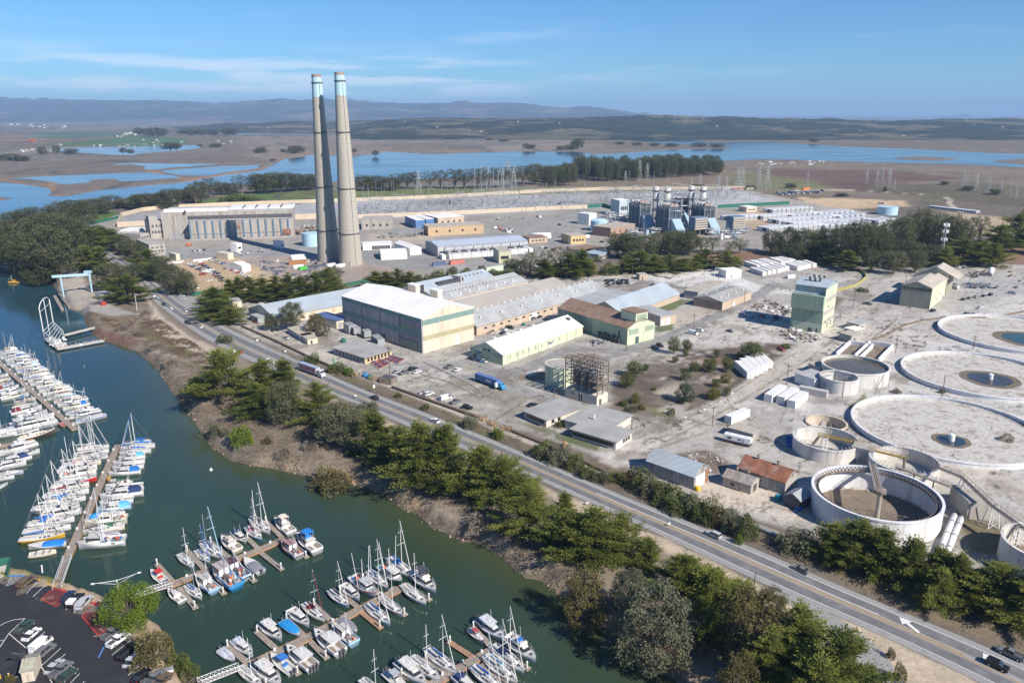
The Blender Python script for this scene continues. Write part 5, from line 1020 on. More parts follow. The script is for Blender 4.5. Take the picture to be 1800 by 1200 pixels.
for i in range(26):
    bx,by=rnd.uniform(1066,1128),rnd.uniform(384,402)
    if i > 13: bx,by=rnd.uniform(1120,1320),rnd.uniform(409,424)
    inst(racks[i%3],P(bx,by),R(25)+rnd.choice([0,R(90)]),rnd.uniform(.8,1.4),'pipe rack with pale vessels in the crowded pipework round the boilers','pipework','pipe racks round the boilers')

# CONTAINERS
def crib(sx,sy,sz_,m,n_ribs=0):
    b=MB().box(0,sx,0,sy,0,sz_);return b.mesh('body',m)
c_body=crib(12.2,2.9,3.0,M_OBJC);cd=MB();cd.box(12.203,12.26,.1,1.4,.15,2.85).box(12.203,12.26,1.5,2.8,.15,2.85);c_door=cd.mesh('door',M_OBJC)
CONT=proto('shipping_container',('body',c_body,'body',None),('door',c_door,'body',None))
def box_at(near,far,label,col,group=None,cat='container',sc=None):
    """container lying from pixel `near` to pixel `far` on the ground (length axis)"""
    a,b=P(*near),P(*far);d=b-a;L_=d.length;s_=L_/12.2
    return inst(CONT,a,math.atan2(d.y,d.x),(s_,max(.8,min(s_,1.2)),max(.8,min(s_,1.15))),label,cat,group,{'body': col})
WHT= (.74,.73,.70)
yard= [((1330,474),(1307,466)),((1337,472),(1316,464)),((1344,471),(1324,464)),((1352,469),(1331,462)),((1359,468),(1338,461)),((1372,467),(1351,459)),((1379,466),(1359,459)),((1386,464.5),(1366,458)),((1391,463.5),(1371,457)),
        ((1340,485),(1317,477)),((1349,483),(1327,476)),((1357,481.5),(1336,474)),((1366,480),(1344,473)),((1373,478),(1352,471)),((1380,476),(1360,469)),((1401,476),(1380,469)),((1407,474.5),(1387,468)),((1413,473),(1393,466)),((1419,471.5),(1399,465)),((1428,470.5),(1410,464))]
for i,(n_,f_) in enumerate(yard):
    row='rear row' if i < 9 else ('front row' if i < 15 else 'right hand row');k=i if i < 9 else (i-9 if i < 15 else i-15)
    box_at(f_,n_,f'white container, {ordn(k)} from the left in the {row} on the oval yard',WHT,'white containers on the oval yard')
for i in range(5): box_at((1290+i*8.5,645-i*4.5),(1312+i*8.5,666-i*4.6),f'white container by the orchard trees, {ordn(i)} from the left of five',WHT,'white containers by the orchard')
for n_,f_,lab,col in (((1356,708),(1382,690),'short white container left of the wide pair near the tanks',WHT),((1378,712),(1404,695),'white container, left of the joined pair near the tanks',WHT),((1397,719),(1420,702),'white container, right of the joined pair near the tanks',WHT),((1285,746),(1318,732),'white open sided container beside rusty rails',WHT),
    ((1403,690),(1452,700),'long grey trailer body on blocks in front of the pump house',(.50,.48,.45)),((512,455),(538,453),'white container left of the chimneys, upper of the group',WHT),((514,459),(538,457),'white container in front of another white one left of the chimneys',WHT),((508,466),(540,464),'rust orange container left of the chimneys',(.36,.17,.07)),((516,472),(534,470),'white container end beside the bright green one',WHT),((527,475),(541,473),'bright green skip container',(.08,.45,.06)),
    ((576,470),(590,467),'white trailer box left of the pair at the chimney foot',WHT),((590,471),(607,468),'white trailer box right of the pair at the chimney foot',WHT),((761,468),(785,466),'dark blue container beside the red one below the battery hall',(.10,.13,.22)),((792,466),(817,463),'faded red container below the battery hall',(.48,.17,.13)),((855,479),(885,474),'white green ended trailer by the hedge',(.55,.62,.50)),((1385,490),(1398,488),'white tank box on the oval yard in front of the containers',WHT),((790,358),(805,360),'grey trailer in the switchyard',(.35,.37,.4)),((1270,334),(1285,333),'pale store box behind the switchyard, left one',(.45,.45,.48)),((1290,334),(1308,333),'brick red store box behind the switchyard',(.40,.2,.15)),((1312,334),(1325,333),'olive store box behind the switchyard',(.3,.3,.18)),((1412,334),(1424,333.5),'orange container in the far laydown yard',(.62,.22,.06)),((1543,358),(1555,359),'pale container on the sandy far pad',(.6,.55,.45))):
    box_at(n_,f_,lab,col)
bat=proto('battery_container',('body',MB().box(0,22,0,7,0,5.6).mesh('body',M_WMETAL),None,None),('end_panel',MB().box(22.003,22.2,.6,6.4,.6,5.0).mesh('end_panel',M_GREY),None,None),('side_door',MB().box(10,16,-.2,-.003,.8,5.0).mesh('side_door',M_DSTEEL),None,None))
rows= [((1340,372.5),(1404,368.5),9),((1265,385.5),(1315,382.5),7),((1322,384),(1370,380.5),7),((1372,382),(1418,378),6),((1420,379),(1474,374.5),7),((1348,391),(1404,386.5),8),((1408,387),(1452,383),6),((1454,384.5),(1492,380),5),((1372,396),(1450,391),10),((1455,392),(1502,388),6),((1330,405),(1356,402),4),((1372,403),(1424,398.5),7),((1426,399.5),(1500,394),8),((1520,392),(1543,388),4)]
for k,(a,b,n) in enumerate(rows):
    for i in range(n):
        t_=i/max(1,n-1);p=P(a[0]+(b[0]-a[0])*t_,a[1]+(b[1]-a[1])*t_)
        inst(bat,p,R(-62),.82,f'white battery container in the {ordn(k)} bank from the switchyard side','battery container',f'battery containers, {ordn(k)} bank')
for i in range(14):
    p=P(1632+i*5.4,365+i*.62);inst(bat,p,R(-70),(.5,.9,.5),'low pale unit in the far white array beyond the blue tank','container','far white array')

# SWITCHYARD
gf=MB()
for xx in (0,14): gf.tube((xx,0,0),(xx,0,13),.22,n=4).tube((xx-1,0,0),(xx,0,9),.14,n=4)
gb=MB().tube((0,0,12.6),(14,0,12.6),.25,n=4).tube((0,0,11.8),(14,0,11.8),.18,n=4);gi=MB()
for xx in (3,7,11): gi.tube((xx,0,11.6),(xx,0,9.6),.2,n=5)
GANTRY=proto('switch_gantry',('leg',gf.mesh('leg',M_STEEL),None,None),('beam',gb.mesh('beam',M_STEEL),None,None),('insulator',gi.mesh('insulator',M_RUSTST),None,None))
sw=MB();sp_=MB()
for xx in (0,2.2,4.4): sp_.tube((xx,0,0),(xx,0,3),.16,n=4);sw.tube((xx,0,3),(xx,0,5),.22,n=5).tube((xx,1.6,3),(xx,1.6,5),.22,n=5)
sp_.box(-.5,5,-.3,2,2.9,3.15);sw.tube((-.4,0,5),(5,0,5),.1,n=4)
SWITCH=proto('disconnect_switch',('stand',sp_.mesh('stand',M_STEEL),None,None),('insulator',sw.mesh('insulator',M_GREY),None,None))
def in_quad(q,u,v):
    a,b,c,d=q;return (a[0]*(1-u)*(1-v)+b[0]*u*(1-v)+c[0]*u*v+d[0]*(1-u)*v,a[1]*(1-u)*(1-v)+b[1]*u*(1-v)+c[1]*u*v+d[1]*(1-u)*v)
quads= [([(630,380),(760,376),(760,356),(630,360)],5,4),([(770,374),(1030,362),(1030,342),(770,354)],9,5),([(1050,360),(1140,362),(1140,338),(1050,340)],4,5),([(1140,352),(1300,352),(1300,336),(1140,337)],6,4)]
for q,nu,nv in [(q_,int(a_*1.5),b_+1) for q_,a_,b_ in quads]:
    for i in range(nu):
        for j in range(nv):
            p=P(*in_quad(q,(i+.3+rnd.uniform(-.2,.2))/nu,(j+.5)/nv));inst(GANTRY,p,R(rnd.choice([10,100,10])),rnd.uniform(.75,1.15),'grey steel gantry among the rows of the switchyard','gantry','switchyard gantries')
for q,nu,nv in [(quads[0][0],12,6),(quads[1][0],21,7),(quads[2][0],8,6),(quads[3][0],11,6),([(665,421),(748,417),(748,408),(690,409)],10,4)]:
    for i in range(nu):
        for j in range(nv):
            if rnd.random() < .12: continue
            p=P(*in_quad(q,(i+.5+rnd.uniform(-.2,.2))/nu,(j+.5+rnd.uniform(-.2,.2))/nv));inst(SWITCH,p,R(10)+rnd.choice([0,R(90)]),rnd.uniform(.8,1.3),'small three post switch set in rows across the switchyard','switchgear','switchyard switch sets')
# tall poles
pm=MB().tube((0,0,0),(0,0,1),.012,.008,n=6).mesh('pole',M_STEEL);TALLP=proto('lightning_mast',('pole',pm,None,None))
for i,(bx,by,ty) in enumerate(((868,345,296),(885,352,290),(905,355,305),(846,348,290),(876,372,300),(835,352,290),(953,355,322),(640,350,322),(648,352,324),(662,352,318),(672,352,326),(690,360,320),(556,342,303),(600,350,308),(925,372,325),(938,360,330),(960,372,322),(975,368,318),(1000,368,325),(1012,362,328),(1026,372,320),(1055,372,330),(1088,345,318),(1107,348,322),(1148,340,302),(1172,340,306),(1260,352,318),(1275,360,322),(1030,410,370),(1130,425,390),(1172,405,380),(1271,425,395),(1277,425,392),(997,390,368),(1002,389,366),(770,392,340),(1000,433,405),(700,366,333),(718,372,330),(742,374,340),(755,362,335),(795,372,332),(815,370,338),(838,364,330),(1240,346,322),(1290,348,326),(1310,350,330),(1325,352,334),(1340,354,336))+tuple((bx_,by_,by_-rnd.uniform(14,30)) for bx_,by_ in [(rnd.uniform(630,1330),rnd.uniform(338,372)) for _ in range(75)])):
    hh=H(bx,by,ty);s_=max(hh/22,.9);o=inst(TALLP,P(bx,by),0,(hh*1.5*.9,hh*1.5*.9,hh),'slender grey mast among the many masts of the switchyard','mast','switchyard masts');o.scale= (18*s_,18*s_,hh)
# lattice towers
lt=MB();la=MB()
def lvl(z): return 4.2*(1-z/36)+.55 if z < 36 else .55
zs= [0,9,17,24,30,35,42]
for z0,z1 in zip(zs,zs[1:]):
    w0,w1=lvl(z0),lvl(z1)
    for sx,sy in ((1,1),(1,-1),(-1,-1),(-1,1)):
        lt.tube((sx*w0,sy*w0,z0),(sx*w1,sy*w1,z1),.2,n=4)
        nx,ny= (sy,-sx) if True else 0;lt.tube((sx*w0,sy*w0,z0),(nx*w1,ny*w1,z1),.11,n=4);lt.tube((nx*w0,ny*w0,z0),(sx*w1,sy*w1,z1),.11,n=4)
for z,w in ((28,5.5),(33,6.5),(38,5)): la.tube((-w,0,z),(w,0,z),.22,n=4).tube((-w,0,z),(0,0,z+2),.14,n=4).tube((w,0,z),(0,0,z+2),.14,n=4)
PYLON=proto('lattice_pylon',('tower',lt.mesh('tower',M_STEEL),None,None),('crossarm',la.mesh('crossarm',M_STEEL),None,None))
for i,(bx,by,ty) in enumerate(((736,344,298),(850,330,290),(858,331,292),(883,332,295),(893,330,282),(903,331,288),(1079,316,292),(1099,322,300),(1106,318,294),(1123,318,281),(1137,318,287),(1296,330,293),(1304,328,292),(1332,336,292),(1347,334,290),(1418,329,300),(1522,324,297),(1540,326,299),(1548,330,292),(1561,330,294),(1571,335,314),(1692,330,300),(1697,335,307),(1714,335,302),(1736,340,309),(1758,343,318),(1773,345,314),(1785,350,328),(1263,335,308),(1277,334,310),(1230,330,306),(1215,330,312))):
    hh=H(bx,by,ty);inst(PYLON,P(bx,by),R(20+rnd.uniform(-10,10)),(hh/42*1.1,hh/42*1.1,hh/42),'grey lattice power pylon beyond the switchyard, one of the scattered group','pylon','lattice pylons')
# cell tower and utility poles
p=P(1652,468);hh=H(1652,468,391);t=empty('cell_tower',p,.4,'tall lattice phone mast with white antenna panels by the olive building','mast');mb=MB()
for k in range(3):
    a=2*math.pi*k/3;b_=2*math.pi*(k+1)/3
    for i in range(10):
        z0,z1=hh*i/10,hh*(i+1)/10;r0,r1=1.7-1.1*i/10,1.7-1.1*(i+1)/10;mb.tube((r0*math.cos(a),r0*math.sin(a),z0),(r1*math.cos(a),r1*math.sin(a),z1),.16,n=4);mb.tube((r0*math.cos(a),r0*math.sin(a),z0),(r1*math.cos(b_),r1*math.sin(b_),z1),.1,n=4)
mb.build('lattice',M_STEEL,t)
for z,n in ((hh-2,9),(hh*.8,6),(hh*.62,5)):
    mb=MB()
    for i in range(n): a=2*math.pi*i/n;mb.box(2.1*math.cos(a)-.25,2.1*math.cos(a)+.25,2.1*math.sin(a)-.25,2.1*math.sin(a)+.25,z-1.2,z+1.3)
    mb.build('antenna',M_WMETAL,t)
up=MB().tube((0,0,0),(0,0,1),.16,.11,n=6).mesh('pole',M_TRUNK);ua=MB().box(-1.2,1.2,-.08,.08,.92,.94).mesh('crossarm',M_TRUNK)
UP=proto('utility_pole',('pole',up,None,None),('crossarm',ua,None,None))
upl= [((1382.5,679),640,'by the white containers'),((1252,749),714,'beside the rail track at the orchard corner'),((1110,762),737,'behind the grey roofed office'),((1079,733),720,'behind the office roof'),((975,696),681,'beside the office corner'),((1101,617),577,'at the road bend by the green mill'),((1219,583),551,'on the road past the garage'),((1308,534),511,'at the corner of the tan building'),((1262,500),476,'beside the white roofed hut'),((270,542),500,'on the harbour verge by the highway'),((237,567),530,'on the bluff above the pier'),((374,522),492,'in the entrance lane by cypress trees'),((393,530),490,'right of the entrance lane'),((295,588),560,'on the pale verge'),((1072,918),896,'in the dirt verge between cypress trees'),((1324,1045),1007,'between highway and eucalyptus'),((686,676),607,'beside the brown skip on the rail line'),((1464,560),520,'on the tracks beside the mill tower'),((1500,540),505,'behind the mill tower'),((1588,520),455,'left of the olive building'),((1452,512),488,'behind the mill tower roof'),((1574,620),588,'on the bleached ground by the low basins'),((1600,548),520,'near the tracks past the tower'),((575,596),566,'by the little huts beside the rail line'),((940,489),470,'on the lane behind the sheds'),((996,493),478,'behind the vents of the tan fronted shed'),((980,488),468,'at the belt of trees behind the sheds'),((1111,490),468,'beside the tiny guard hut'),((1655,700),660,'between the two nearer basins'),((1480,700),666,'between small tank and nearest basin'),((1711,612),590,'on the bank of the farthest basin'),((1410,455),443,'behind the oval yard'),((240,560),535,'on the bluff beside another pole'),((515,580),553,'by the long grey shed')]
for (bx,by),ty,w in upl:
    hh=H(bx,by,ty);o=inst(UP,P(bx,by),rnd.uniform(0,3),(1.25,1.25,hh),'timber utility pole '+w,'utility pole','utility poles')
# rusty clarifier conveyor, pipes and hopper at the far right
t=empty('conveyor',P(1668,845,0),0,'long grey conveyor on white trestles running to the right edge','conveyor');a=P(1640,800,8);pts_= [P(1610,806,7)-t.location,P(1690,838,8.5)-t.location,P(1745,890,7.5)-t.location,P(1830,950,6.5)-t.location]
mb=MB()
for q0,q1 in zip(pts_,pts_[1:]):
    d= (q1-q0).normalized();s_=Vector((-d.y,d.x,0))
    for sg in (-1,1): mb.tube(q0+s_*sg*.7,q1+s_*sg*.7,.12,n=4).tube(q0+s_*sg*.7+Vector((0,0,1.1)),q1+s_*sg*.7+Vector((0,0,1.1)),.08,n=4)
    n_=int((q1-q0).length/2)
    for i in range(n_+1):
        q=q0.lerp(q1,i/n_);mb.tube(q-s_*.7,q+s_*.7,.1,n=4).tube(q+s_*.7,q+s_*.7+Vector((0,0,1.1)),.06,n=4).tube(q-s_*.7,q-s_*.7+Vector((0,0,1.1)),.06,n=4)
mb.build('gantry',M_WOOD,t);bm_=MB()
for q0,q1 in zip(pts_,pts_[1:]):
    d= (q1-q0).normalized();s_=Vector((-d.y,d.x,0))*.6;z=Vector((0,0,.12));bm_.add([q0-s_+z,q1-s_+z,q1+s_+z,q0+s_+z],[(0,1,2,3)])
bm_.build('belt',M_DSTEEL,t)
for fx in (.05,.45,.75):
    q=pts_[1].lerp(pts_[3],fx);mb=MB()
    for sx in (-1,1):
        for sy in (-1,1): mb.tube((q.x+sx*.8,q.y+sy*.8,q.z),(q.x+sx*1.7,q.y+sy*1.7,0),.14,n=4)
    for k in range(3): mb.tube((q.x-1.5+k*.2,q.y-1.5+k*.2,k*2.3),(q.x+1.3-k*.2,q.y-1.3+k*.2,k*2.3+2),.1,n=4).tube((q.x+1.5-k*.2,q.y-1.5+k*.2,k*2.3),(q.x-1.3+k*.2,q.y-1.3+k*.2,k*2.3+2),.1,n=4)
    mb.build('trestle',M_WMETAL,t)
h=House('valve_house','pale concrete valve house where the conveyor crosses the pipes',(1667,880),(1698,912),(1714,882),5.5,0,'R',M_CONC,M_CONC,'building',keep='A',over=0,parapet=.3)
for i,(a,b) in enumerate((((1678,905),(1650,975)),((1690,910),(1662,978)))):
    t=empty('discharge_pipe',(0,0,0),0,['left of two fat white discharge pipes beside the big tank','right of two fat white discharge pipes beside the big tank'][i],'pipe');q0,q1=P(*a,1.4),P(*b,.8);t.location=q1;MB().tube(q0-q1,(0,0,0),.85,n=14).build('pipe',M_WMETAL,t,True);mb=MB()
    for f in (.2,.5,.8): q= (q0-q1)*f;d= (q0-q1).normalized();mb.tube(q-d*.25,q+d*.25,1.0,n=14)
    mb.build('flange',M_STEEL,t)
# feed walkway from the pier to the thickener and conveyor head
t=empty('feed_trestle',(0,0,0),0,'grey pipe walkway leaving the thickener bridge towards the valve house','walkway');q0,q1=P(1575,818,7.6),P(1672,855,7.2);t.location= (q0.x,q0.y,0);bridge(t,(0,0,0),(q1.x-q0.x,q1.y-q0.y,0),1.3,7.0,M_WOOD);mb=MB()
for f in (.35,.7): q= (q1-q0)*f;mb.tube((q.x,q.y,0),(q.x,q.y,7),.25,n=6)
mb.build('leg',M_RUSTST,t)
# low rectangular bunkers
for i,(A,B,C) in enumerate((((1500,623),(1512,634),(1535,612)),((1532,630),(1545,638),(1570,612)))):
    b=P(*B);x= (P(*C)-b).to_2d().normalized();LX= (P(*C)-b).length;y_=Vector((-x.y,x.x));LY=12;t=empty('bunker',b,math.atan2(x.y,x.x),['left open white concrete bunker with a stained floor','right open white concrete bunker with a rusty edge'][i],'bunker')
    MB().box(0,LX,0,.8,0,2.4).build('wall',M_TWALL2,t);MB().box(0,LX,LY-.8,LY,0,2.4).build('wall',M_TWALL2,t);MB().box(LX-.8,LX,.803,LY-.803,0,2.4).build('wall',M_TWALL2,t);MB().box(.5,LX-.9,.9,LY-.9,.02,.2).build('floor',M_SLUDGE,t)
# VEGETATION
nrng=np.random.default_rng(5)
def leaf_mat(name,col,col2,trans=.25):
    m=bpy.data.materials.new(name);m.use_nodes=True;t=m.node_tree;L=t.links.new;b=t.nodes['Principled BSDF']
    b.inputs['Roughness'].default_value=.7;b.inputs['Specular IOR Level'].default_value=.15
    a=t.nodes.new('ShaderNodeAttribute');a.attribute_name='tint';oi=t.nodes.new('ShaderNodeObjectInfo')
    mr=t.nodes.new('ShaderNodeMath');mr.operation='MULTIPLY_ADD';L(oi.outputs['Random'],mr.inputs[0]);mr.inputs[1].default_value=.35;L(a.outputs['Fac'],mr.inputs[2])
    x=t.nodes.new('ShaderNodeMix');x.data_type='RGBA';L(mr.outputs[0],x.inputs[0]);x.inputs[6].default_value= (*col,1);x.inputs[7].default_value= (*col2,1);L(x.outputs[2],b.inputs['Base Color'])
    tr=t.nodes.new('ShaderNodeBsdfTranslucent');L(x.outputs[2],tr.inputs[0]);ms=t.nodes.new('ShaderNodeMixShader');ms.inputs[0].default_value=trans;L(b.outputs[0],ms.inputs[1]);L(tr.outputs[0],ms.inputs[2]);L(ms.outputs[0],t.nodes['Material Output'].inputs[0])
    return m
def leaves_mesh(name,C,D,S,W_,tint,m,up=.35):
    """C centres, D axis directions, S length, W_ width: one folded leaf spray per row"""
    n=len(C);D=D/np.linalg.norm(D,axis=1,keepdims=True);r=nrng.normal(size=(n,3));r[:,2] += up*4;sd_=np.cross(D,r);sd_ /= np.linalg.norm(sd_,axis=1,keepdims=True)+1e-9
    S=np.asarray(S)[:,None];W_=np.asarray(W_)[:,None]
    v=np.stack([C-D*S*.5,C+sd_*W_*.5,C+D*S*.5,C-sd_*W_*.5],1).reshape(-1,3)
    me=bpy.data.meshes.new(name);me.vertices.add(4*n);me.vertices.foreach_set('co',v.ravel().astype(np.float32));me.loops.add(4*n);me.loops.foreach_set('vertex_index',np.arange(4*n,dtype=np.int32));me.polygons.add(n);me.polygons.foreach_set('loop_start',np.arange(0,4*n,4,dtype=np.int32))
    at=me.attributes.new('tint','FLOAT','FACE');at.data.foreach_set('value',np.clip(tint,0,1).astype(np.float32));me.materials.append(m);me.update();return me
M_CYP=leaf_mat('cypress foliage',(.080,.108,.026),(.26,.275,.06),.4);M_EUC=leaf_mat('eucalyptus foliage',(.080,.090,.048),(.195,.19,.10),.3);M_EUCD=leaf_mat('dark eucalyptus foliage',(.060,.074,.034),(.155,.158,.075),.3);M_EUCB=leaf_mat('olive brown foliage',(.088,.078,.030),(.185,.155,.06));M_BUSH=leaf_mat('bush foliage',(.055,.080,.022),(.145,.165,.045));M_BRIGHT=leaf_mat('bright green foliage',(.075,.125,.012),(.19,.25,.03));M_SCR=leaf_mat('dry scrub twigs',(.17,.135,.10),(.36,.30,.235));M_GREYL=leaf_mat('grey green foliage',(.095,.10,.06),(.20,.20,.12))
def trunk_mesh(hh,r,limbs=(),lean=0):
    mb=MB();mb.tube((0,0,-.6),(lean*.3,0,hh*.35),r,r*.75,n=7);mb.tube((lean*.3,0,hh*.35),(lean,0,hh*.92),r*.75,r*.15,n=6)
    for a,b,q in limbs: mb.tube(a,b,q,q*.35,n=4)
    return mb.mesh('trunk',M_TRUNK)
def cypress(seed,hh=18,rm=5.6,nl=46,m=None,irr=1.0):
    global nrng;nrng=np.random.default_rng(seed);C= [];D= [];T= [];S= [];limbs= []
    lean=nrng.uniform(-.8,.8)
    for i in range(nl):
        t=min(.985,.06+.94*(i//4*4+2+nrng.uniform(-.7,.7))/nl);az=i*2.399+nrng.normal()*.5
        prof= (min(1,(t+.16)/.30))*(1-t)**.68*1.1+.05;L_=rm*prof*nrng.uniform(.5,1.25)*(1+.25*math.sin(az*2+seed)*irr)
        z0=hh*t*.96;rise=nrng.uniform(.0,.5);d=np.array([math.cos(az),math.sin(az),rise]);base=np.array([lean*t,0,z0]);tip=base+d*L_
        limbs.append((tuple(base),tuple(base+d*L_*.8),.11+.1*(1-t)))
        npad=max(2,int(2+L_*1.15));tl=nrng.uniform(-.16,.16)
        for k in range(npad):
            f=.34+.68*(k+nrng.uniform(0,.8))/npad;c=base+d*L_*f+np.array([nrng.normal()*.35,nrng.normal()*.35,nrng.normal()*.25]);n=int(50*(.7+.6*nrng.random()));w= (.80+.6*nrng.random())*(1.05-.35*t)
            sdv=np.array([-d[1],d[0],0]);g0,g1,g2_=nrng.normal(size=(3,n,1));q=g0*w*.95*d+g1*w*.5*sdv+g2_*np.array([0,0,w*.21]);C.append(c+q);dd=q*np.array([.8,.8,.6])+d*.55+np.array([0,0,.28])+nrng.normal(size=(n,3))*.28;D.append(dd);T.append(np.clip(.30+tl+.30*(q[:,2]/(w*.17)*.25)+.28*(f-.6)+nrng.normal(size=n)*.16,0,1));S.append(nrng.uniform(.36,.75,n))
    n=60;q=nrng.normal(size=(n,3))*np.array([.35,.35,.9])+np.array([lean,0,hh*.99]);C.append(q);D.append(nrng.normal(size=(n,3))*.3+np.array([0,0,1]));T.append(nrng.uniform(.2,.7,n));S.append(nrng.uniform(.4,.8,n))
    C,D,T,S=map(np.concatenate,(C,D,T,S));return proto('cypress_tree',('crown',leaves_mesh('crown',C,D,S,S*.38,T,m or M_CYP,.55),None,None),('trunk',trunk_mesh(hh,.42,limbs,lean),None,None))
def broad(seed,hh=16,rx=6,nclump=34,m=None,lo=.25,lf=.5,name='eucalyptus_tree',dens=175,cs=1.6,droop=.5,shape=1.0):
    global nrng;nrng=np.random.default_rng(seed);C= [];D= [];T= [];S= [];limbs= []
    for i in range(nclump):
        u=nrng.random();az=i*2.399+nrng.normal()*.3;zt=lo+(1-lo)*((i+.5)/nclump);rr=rx*math.sqrt(max(.02,1-((zt-(lo+.42*(1-lo)))/(.62*(1-lo)+.02))**2))**shape*(.30+.62*math.sqrt(u));c=np.array([rr*math.cos(az),rr*math.sin(az),hh*zt*.93])
        r=cs*nrng.uniform(.65,1.25);limbs.append(((0,0,max(.5,c[2]*.45)),tuple(c*.95),.10+.05*nrng.random()))
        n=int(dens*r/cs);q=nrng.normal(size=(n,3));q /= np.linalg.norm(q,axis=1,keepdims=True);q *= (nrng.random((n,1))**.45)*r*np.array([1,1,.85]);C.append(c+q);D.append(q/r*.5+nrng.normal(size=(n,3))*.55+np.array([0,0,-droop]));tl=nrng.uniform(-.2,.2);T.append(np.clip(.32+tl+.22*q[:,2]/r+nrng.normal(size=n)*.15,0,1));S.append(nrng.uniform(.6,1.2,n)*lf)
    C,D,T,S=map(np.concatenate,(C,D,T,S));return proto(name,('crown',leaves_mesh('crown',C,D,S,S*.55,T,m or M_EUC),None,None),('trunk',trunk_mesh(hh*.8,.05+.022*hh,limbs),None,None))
def dome(seed,hh=3,rx=2.2,n=2200,m=None,name='bush',lf=.3,stems=True):
    global nrng;nrng=np.random.default_rng(seed);d=nrng.normal(size=(n,3));d[:,2] =np.abs(d[:,2])*1.0-.12;d /= np.linalg.norm(d,axis=1,keepdims=True)
    lump=1+.16*np.sin(d[:,0]*5+seed)+.14*np.sin(d[:,1]*6+seed*2)+.10*np.sin(d[:,2]*7+d[:,0]*4);rad=lump*(.72+.3*nrng.random(n)**.6);C=d*rad[:,None]*np.array([rx,rx,hh*.86])+np.array([0,0,.1*hh])
    D=d*.6+nrng.normal(size=(n,3))*.5;T=np.clip(.32+1.6*(lump-1)+nrng.normal(size=n)*.15,0,1);S=nrng.uniform(.6,1.2,n)*lf
    mb=MB();
    for k in range(5): a=k*1.26;mb.tube((0,0,-.2),(rx*.5*math.cos(a),rx*.5*math.sin(a),hh*.6),.09,.03,n=4)
    return proto(name,('foliage',leaves_mesh('foliage',C,D,S,S*.6,T,m or M_BUSH),None,None),('stem',mb.mesh('stem',M_TRUNK),None,None))
TR= {
 'cyp': ([cypress(s,18,5.9,58+s%7,irr=1.3) for s in (1,2,3,4)],18,11.0),'cyt': ([cypress(s,18,4.2,58) for s in (11,12,13)],18,7.8),'cyw': ([cypress(s,14,7.4,48,irr=1.4) for s in (21,22)],14,14.5),
 'euc': ([broad(s,15,5.6,46,cs=1.75) for s in (31,32,33)],15,12),'eud': ([broad(s,16,5.2,40,M_EUCD,cs=1.9,lo=.2) for s in (41,42,43)],16,11.5),'eub': ([broad(s,15,6.0,48,M_EUCB,cs=1.7,lo=.12) for s in (51,52)],15,12.5),'eug': ([broad(s,14,7.5,60,M_GREYL,cs=1.7,lo=.12,lf=.5) for s in (61,)],14,16),
 'eul': ([broad(s,17,5.0,22,M_EUCD,cs=1.7,lo=.42,dens=100) for s in (71,72,73)],17,11),'rnd': ([broad(s,6,2.7,26,M_BUSH,cs=1.15,lo=.22,lf=.34,name='orchard_tree',dens=120,droop=0) for s in (81,82,83)],6,6.6),'rbl': ([broad(s,6,3.0,26,leaf_mat('blue green foliage',(.035,.062,.035),(.085,.115,.07)),cs=1.2,lo=.1,lf=.34,name='orchard_tree',droop=0) for s in (91,)],6,7),
 'ryl': ([broad(s,6,2.8,24,leaf_mat('yellow green foliage',(.10,.11,.025),(.21,.20,.05)),cs=1.15,lo=.1,lf=.34,name='orchard_tree',droop=0) for s in (95,)],6,6.6),
 'bri': ([broad(s,10,6.4,60,M_BRIGHT,cs=1.5,lo=.25,lf=.4,name='leafy_tree',droop=-.1) for s in (101,)],10,14),'bsh': ([dome(s) for s in (111,112,113)],3,4.6),'bbr': ([dome(s,3,2.2,2600,M_BRIGHT) for s in (121,)],3,4.6),'bgy': ([dome(s,3,2.2,2200,M_GREYL) for s in (131,132)],3,4.6),'bdr': ([dome(s,3,2.6,1800,M_SCR) for s in (141,142)],3,5.2),'bol': ([dome(s,3,2.2,2200,M_EUCB) for s in (151,)],3,4.6),
}
NAMEK= {'cyp': 'cypress','cyt': 'slim cypress','cyw': 'spreading cypress','euc': 'eucalyptus','eud': 'dark eucalyptus','eub': 'olive brown tree','eug': 'broad grey green tree','eul': 'open crowned eucalyptus','rnd': 'small round tree','rbl': 'blue green round tree','ryl': 'yellowish round tree','bri': 'bright green tree','bsh': 'green bush','bbr': 'bright green bush','bgy': 'grey green bush','bdr': 'dry brown bush','bol': 'olive bush'}
def ground_z(X,Y):
    s_=sdist_masked(X,Y,HARBOUR,60)+fbm(X,Y,9,3)*2.2;return (WATER_Z-.5)+(0-(WATER_Z-.5))*sstep(0,1,s_/6.5),s_
tcount= {}
def tree(kind,bx,by,ty,w,label,group=None,z=None,cat=None):
    vs,ph,pw=TR[kind];p=P(bx,by,z)
    # the ground at the bank is lower near the water
    hh=H(bx,by,ty,z);ww=w*MPX(bx,by,z)*(1.26 if kind[:2] == 'cy' else 1.12);i=tcount.get(kind,0);tcount[kind] =i+1
    if p.y < 600: p.z=min(p.z,float(ground_z(np.array([p.x]),np.array([p.y]))[0][0])) if z is None else p.z
    return inst(vs[i % len(vs)],(p.x,p.y,p.z),rnd.uniform(0,6.28),(ww/pw,ww/pw,hh/ph),label,cat or ('bush' if kind[0] == 'b' and kind != 'bri' else 'tree'),group)
def rowt(items,where,group,share=False):
    n= {}
    for kind,bx,by,ty,w in items:
        k=NAMEK[kind];i=n.get(k,0);n[k] =i+1
        lab=f'{k} {where}' if share else f'{k} {where}, {ordn(i)} from the left'
        tree(kind,bx,by,ty,w,lab,group)
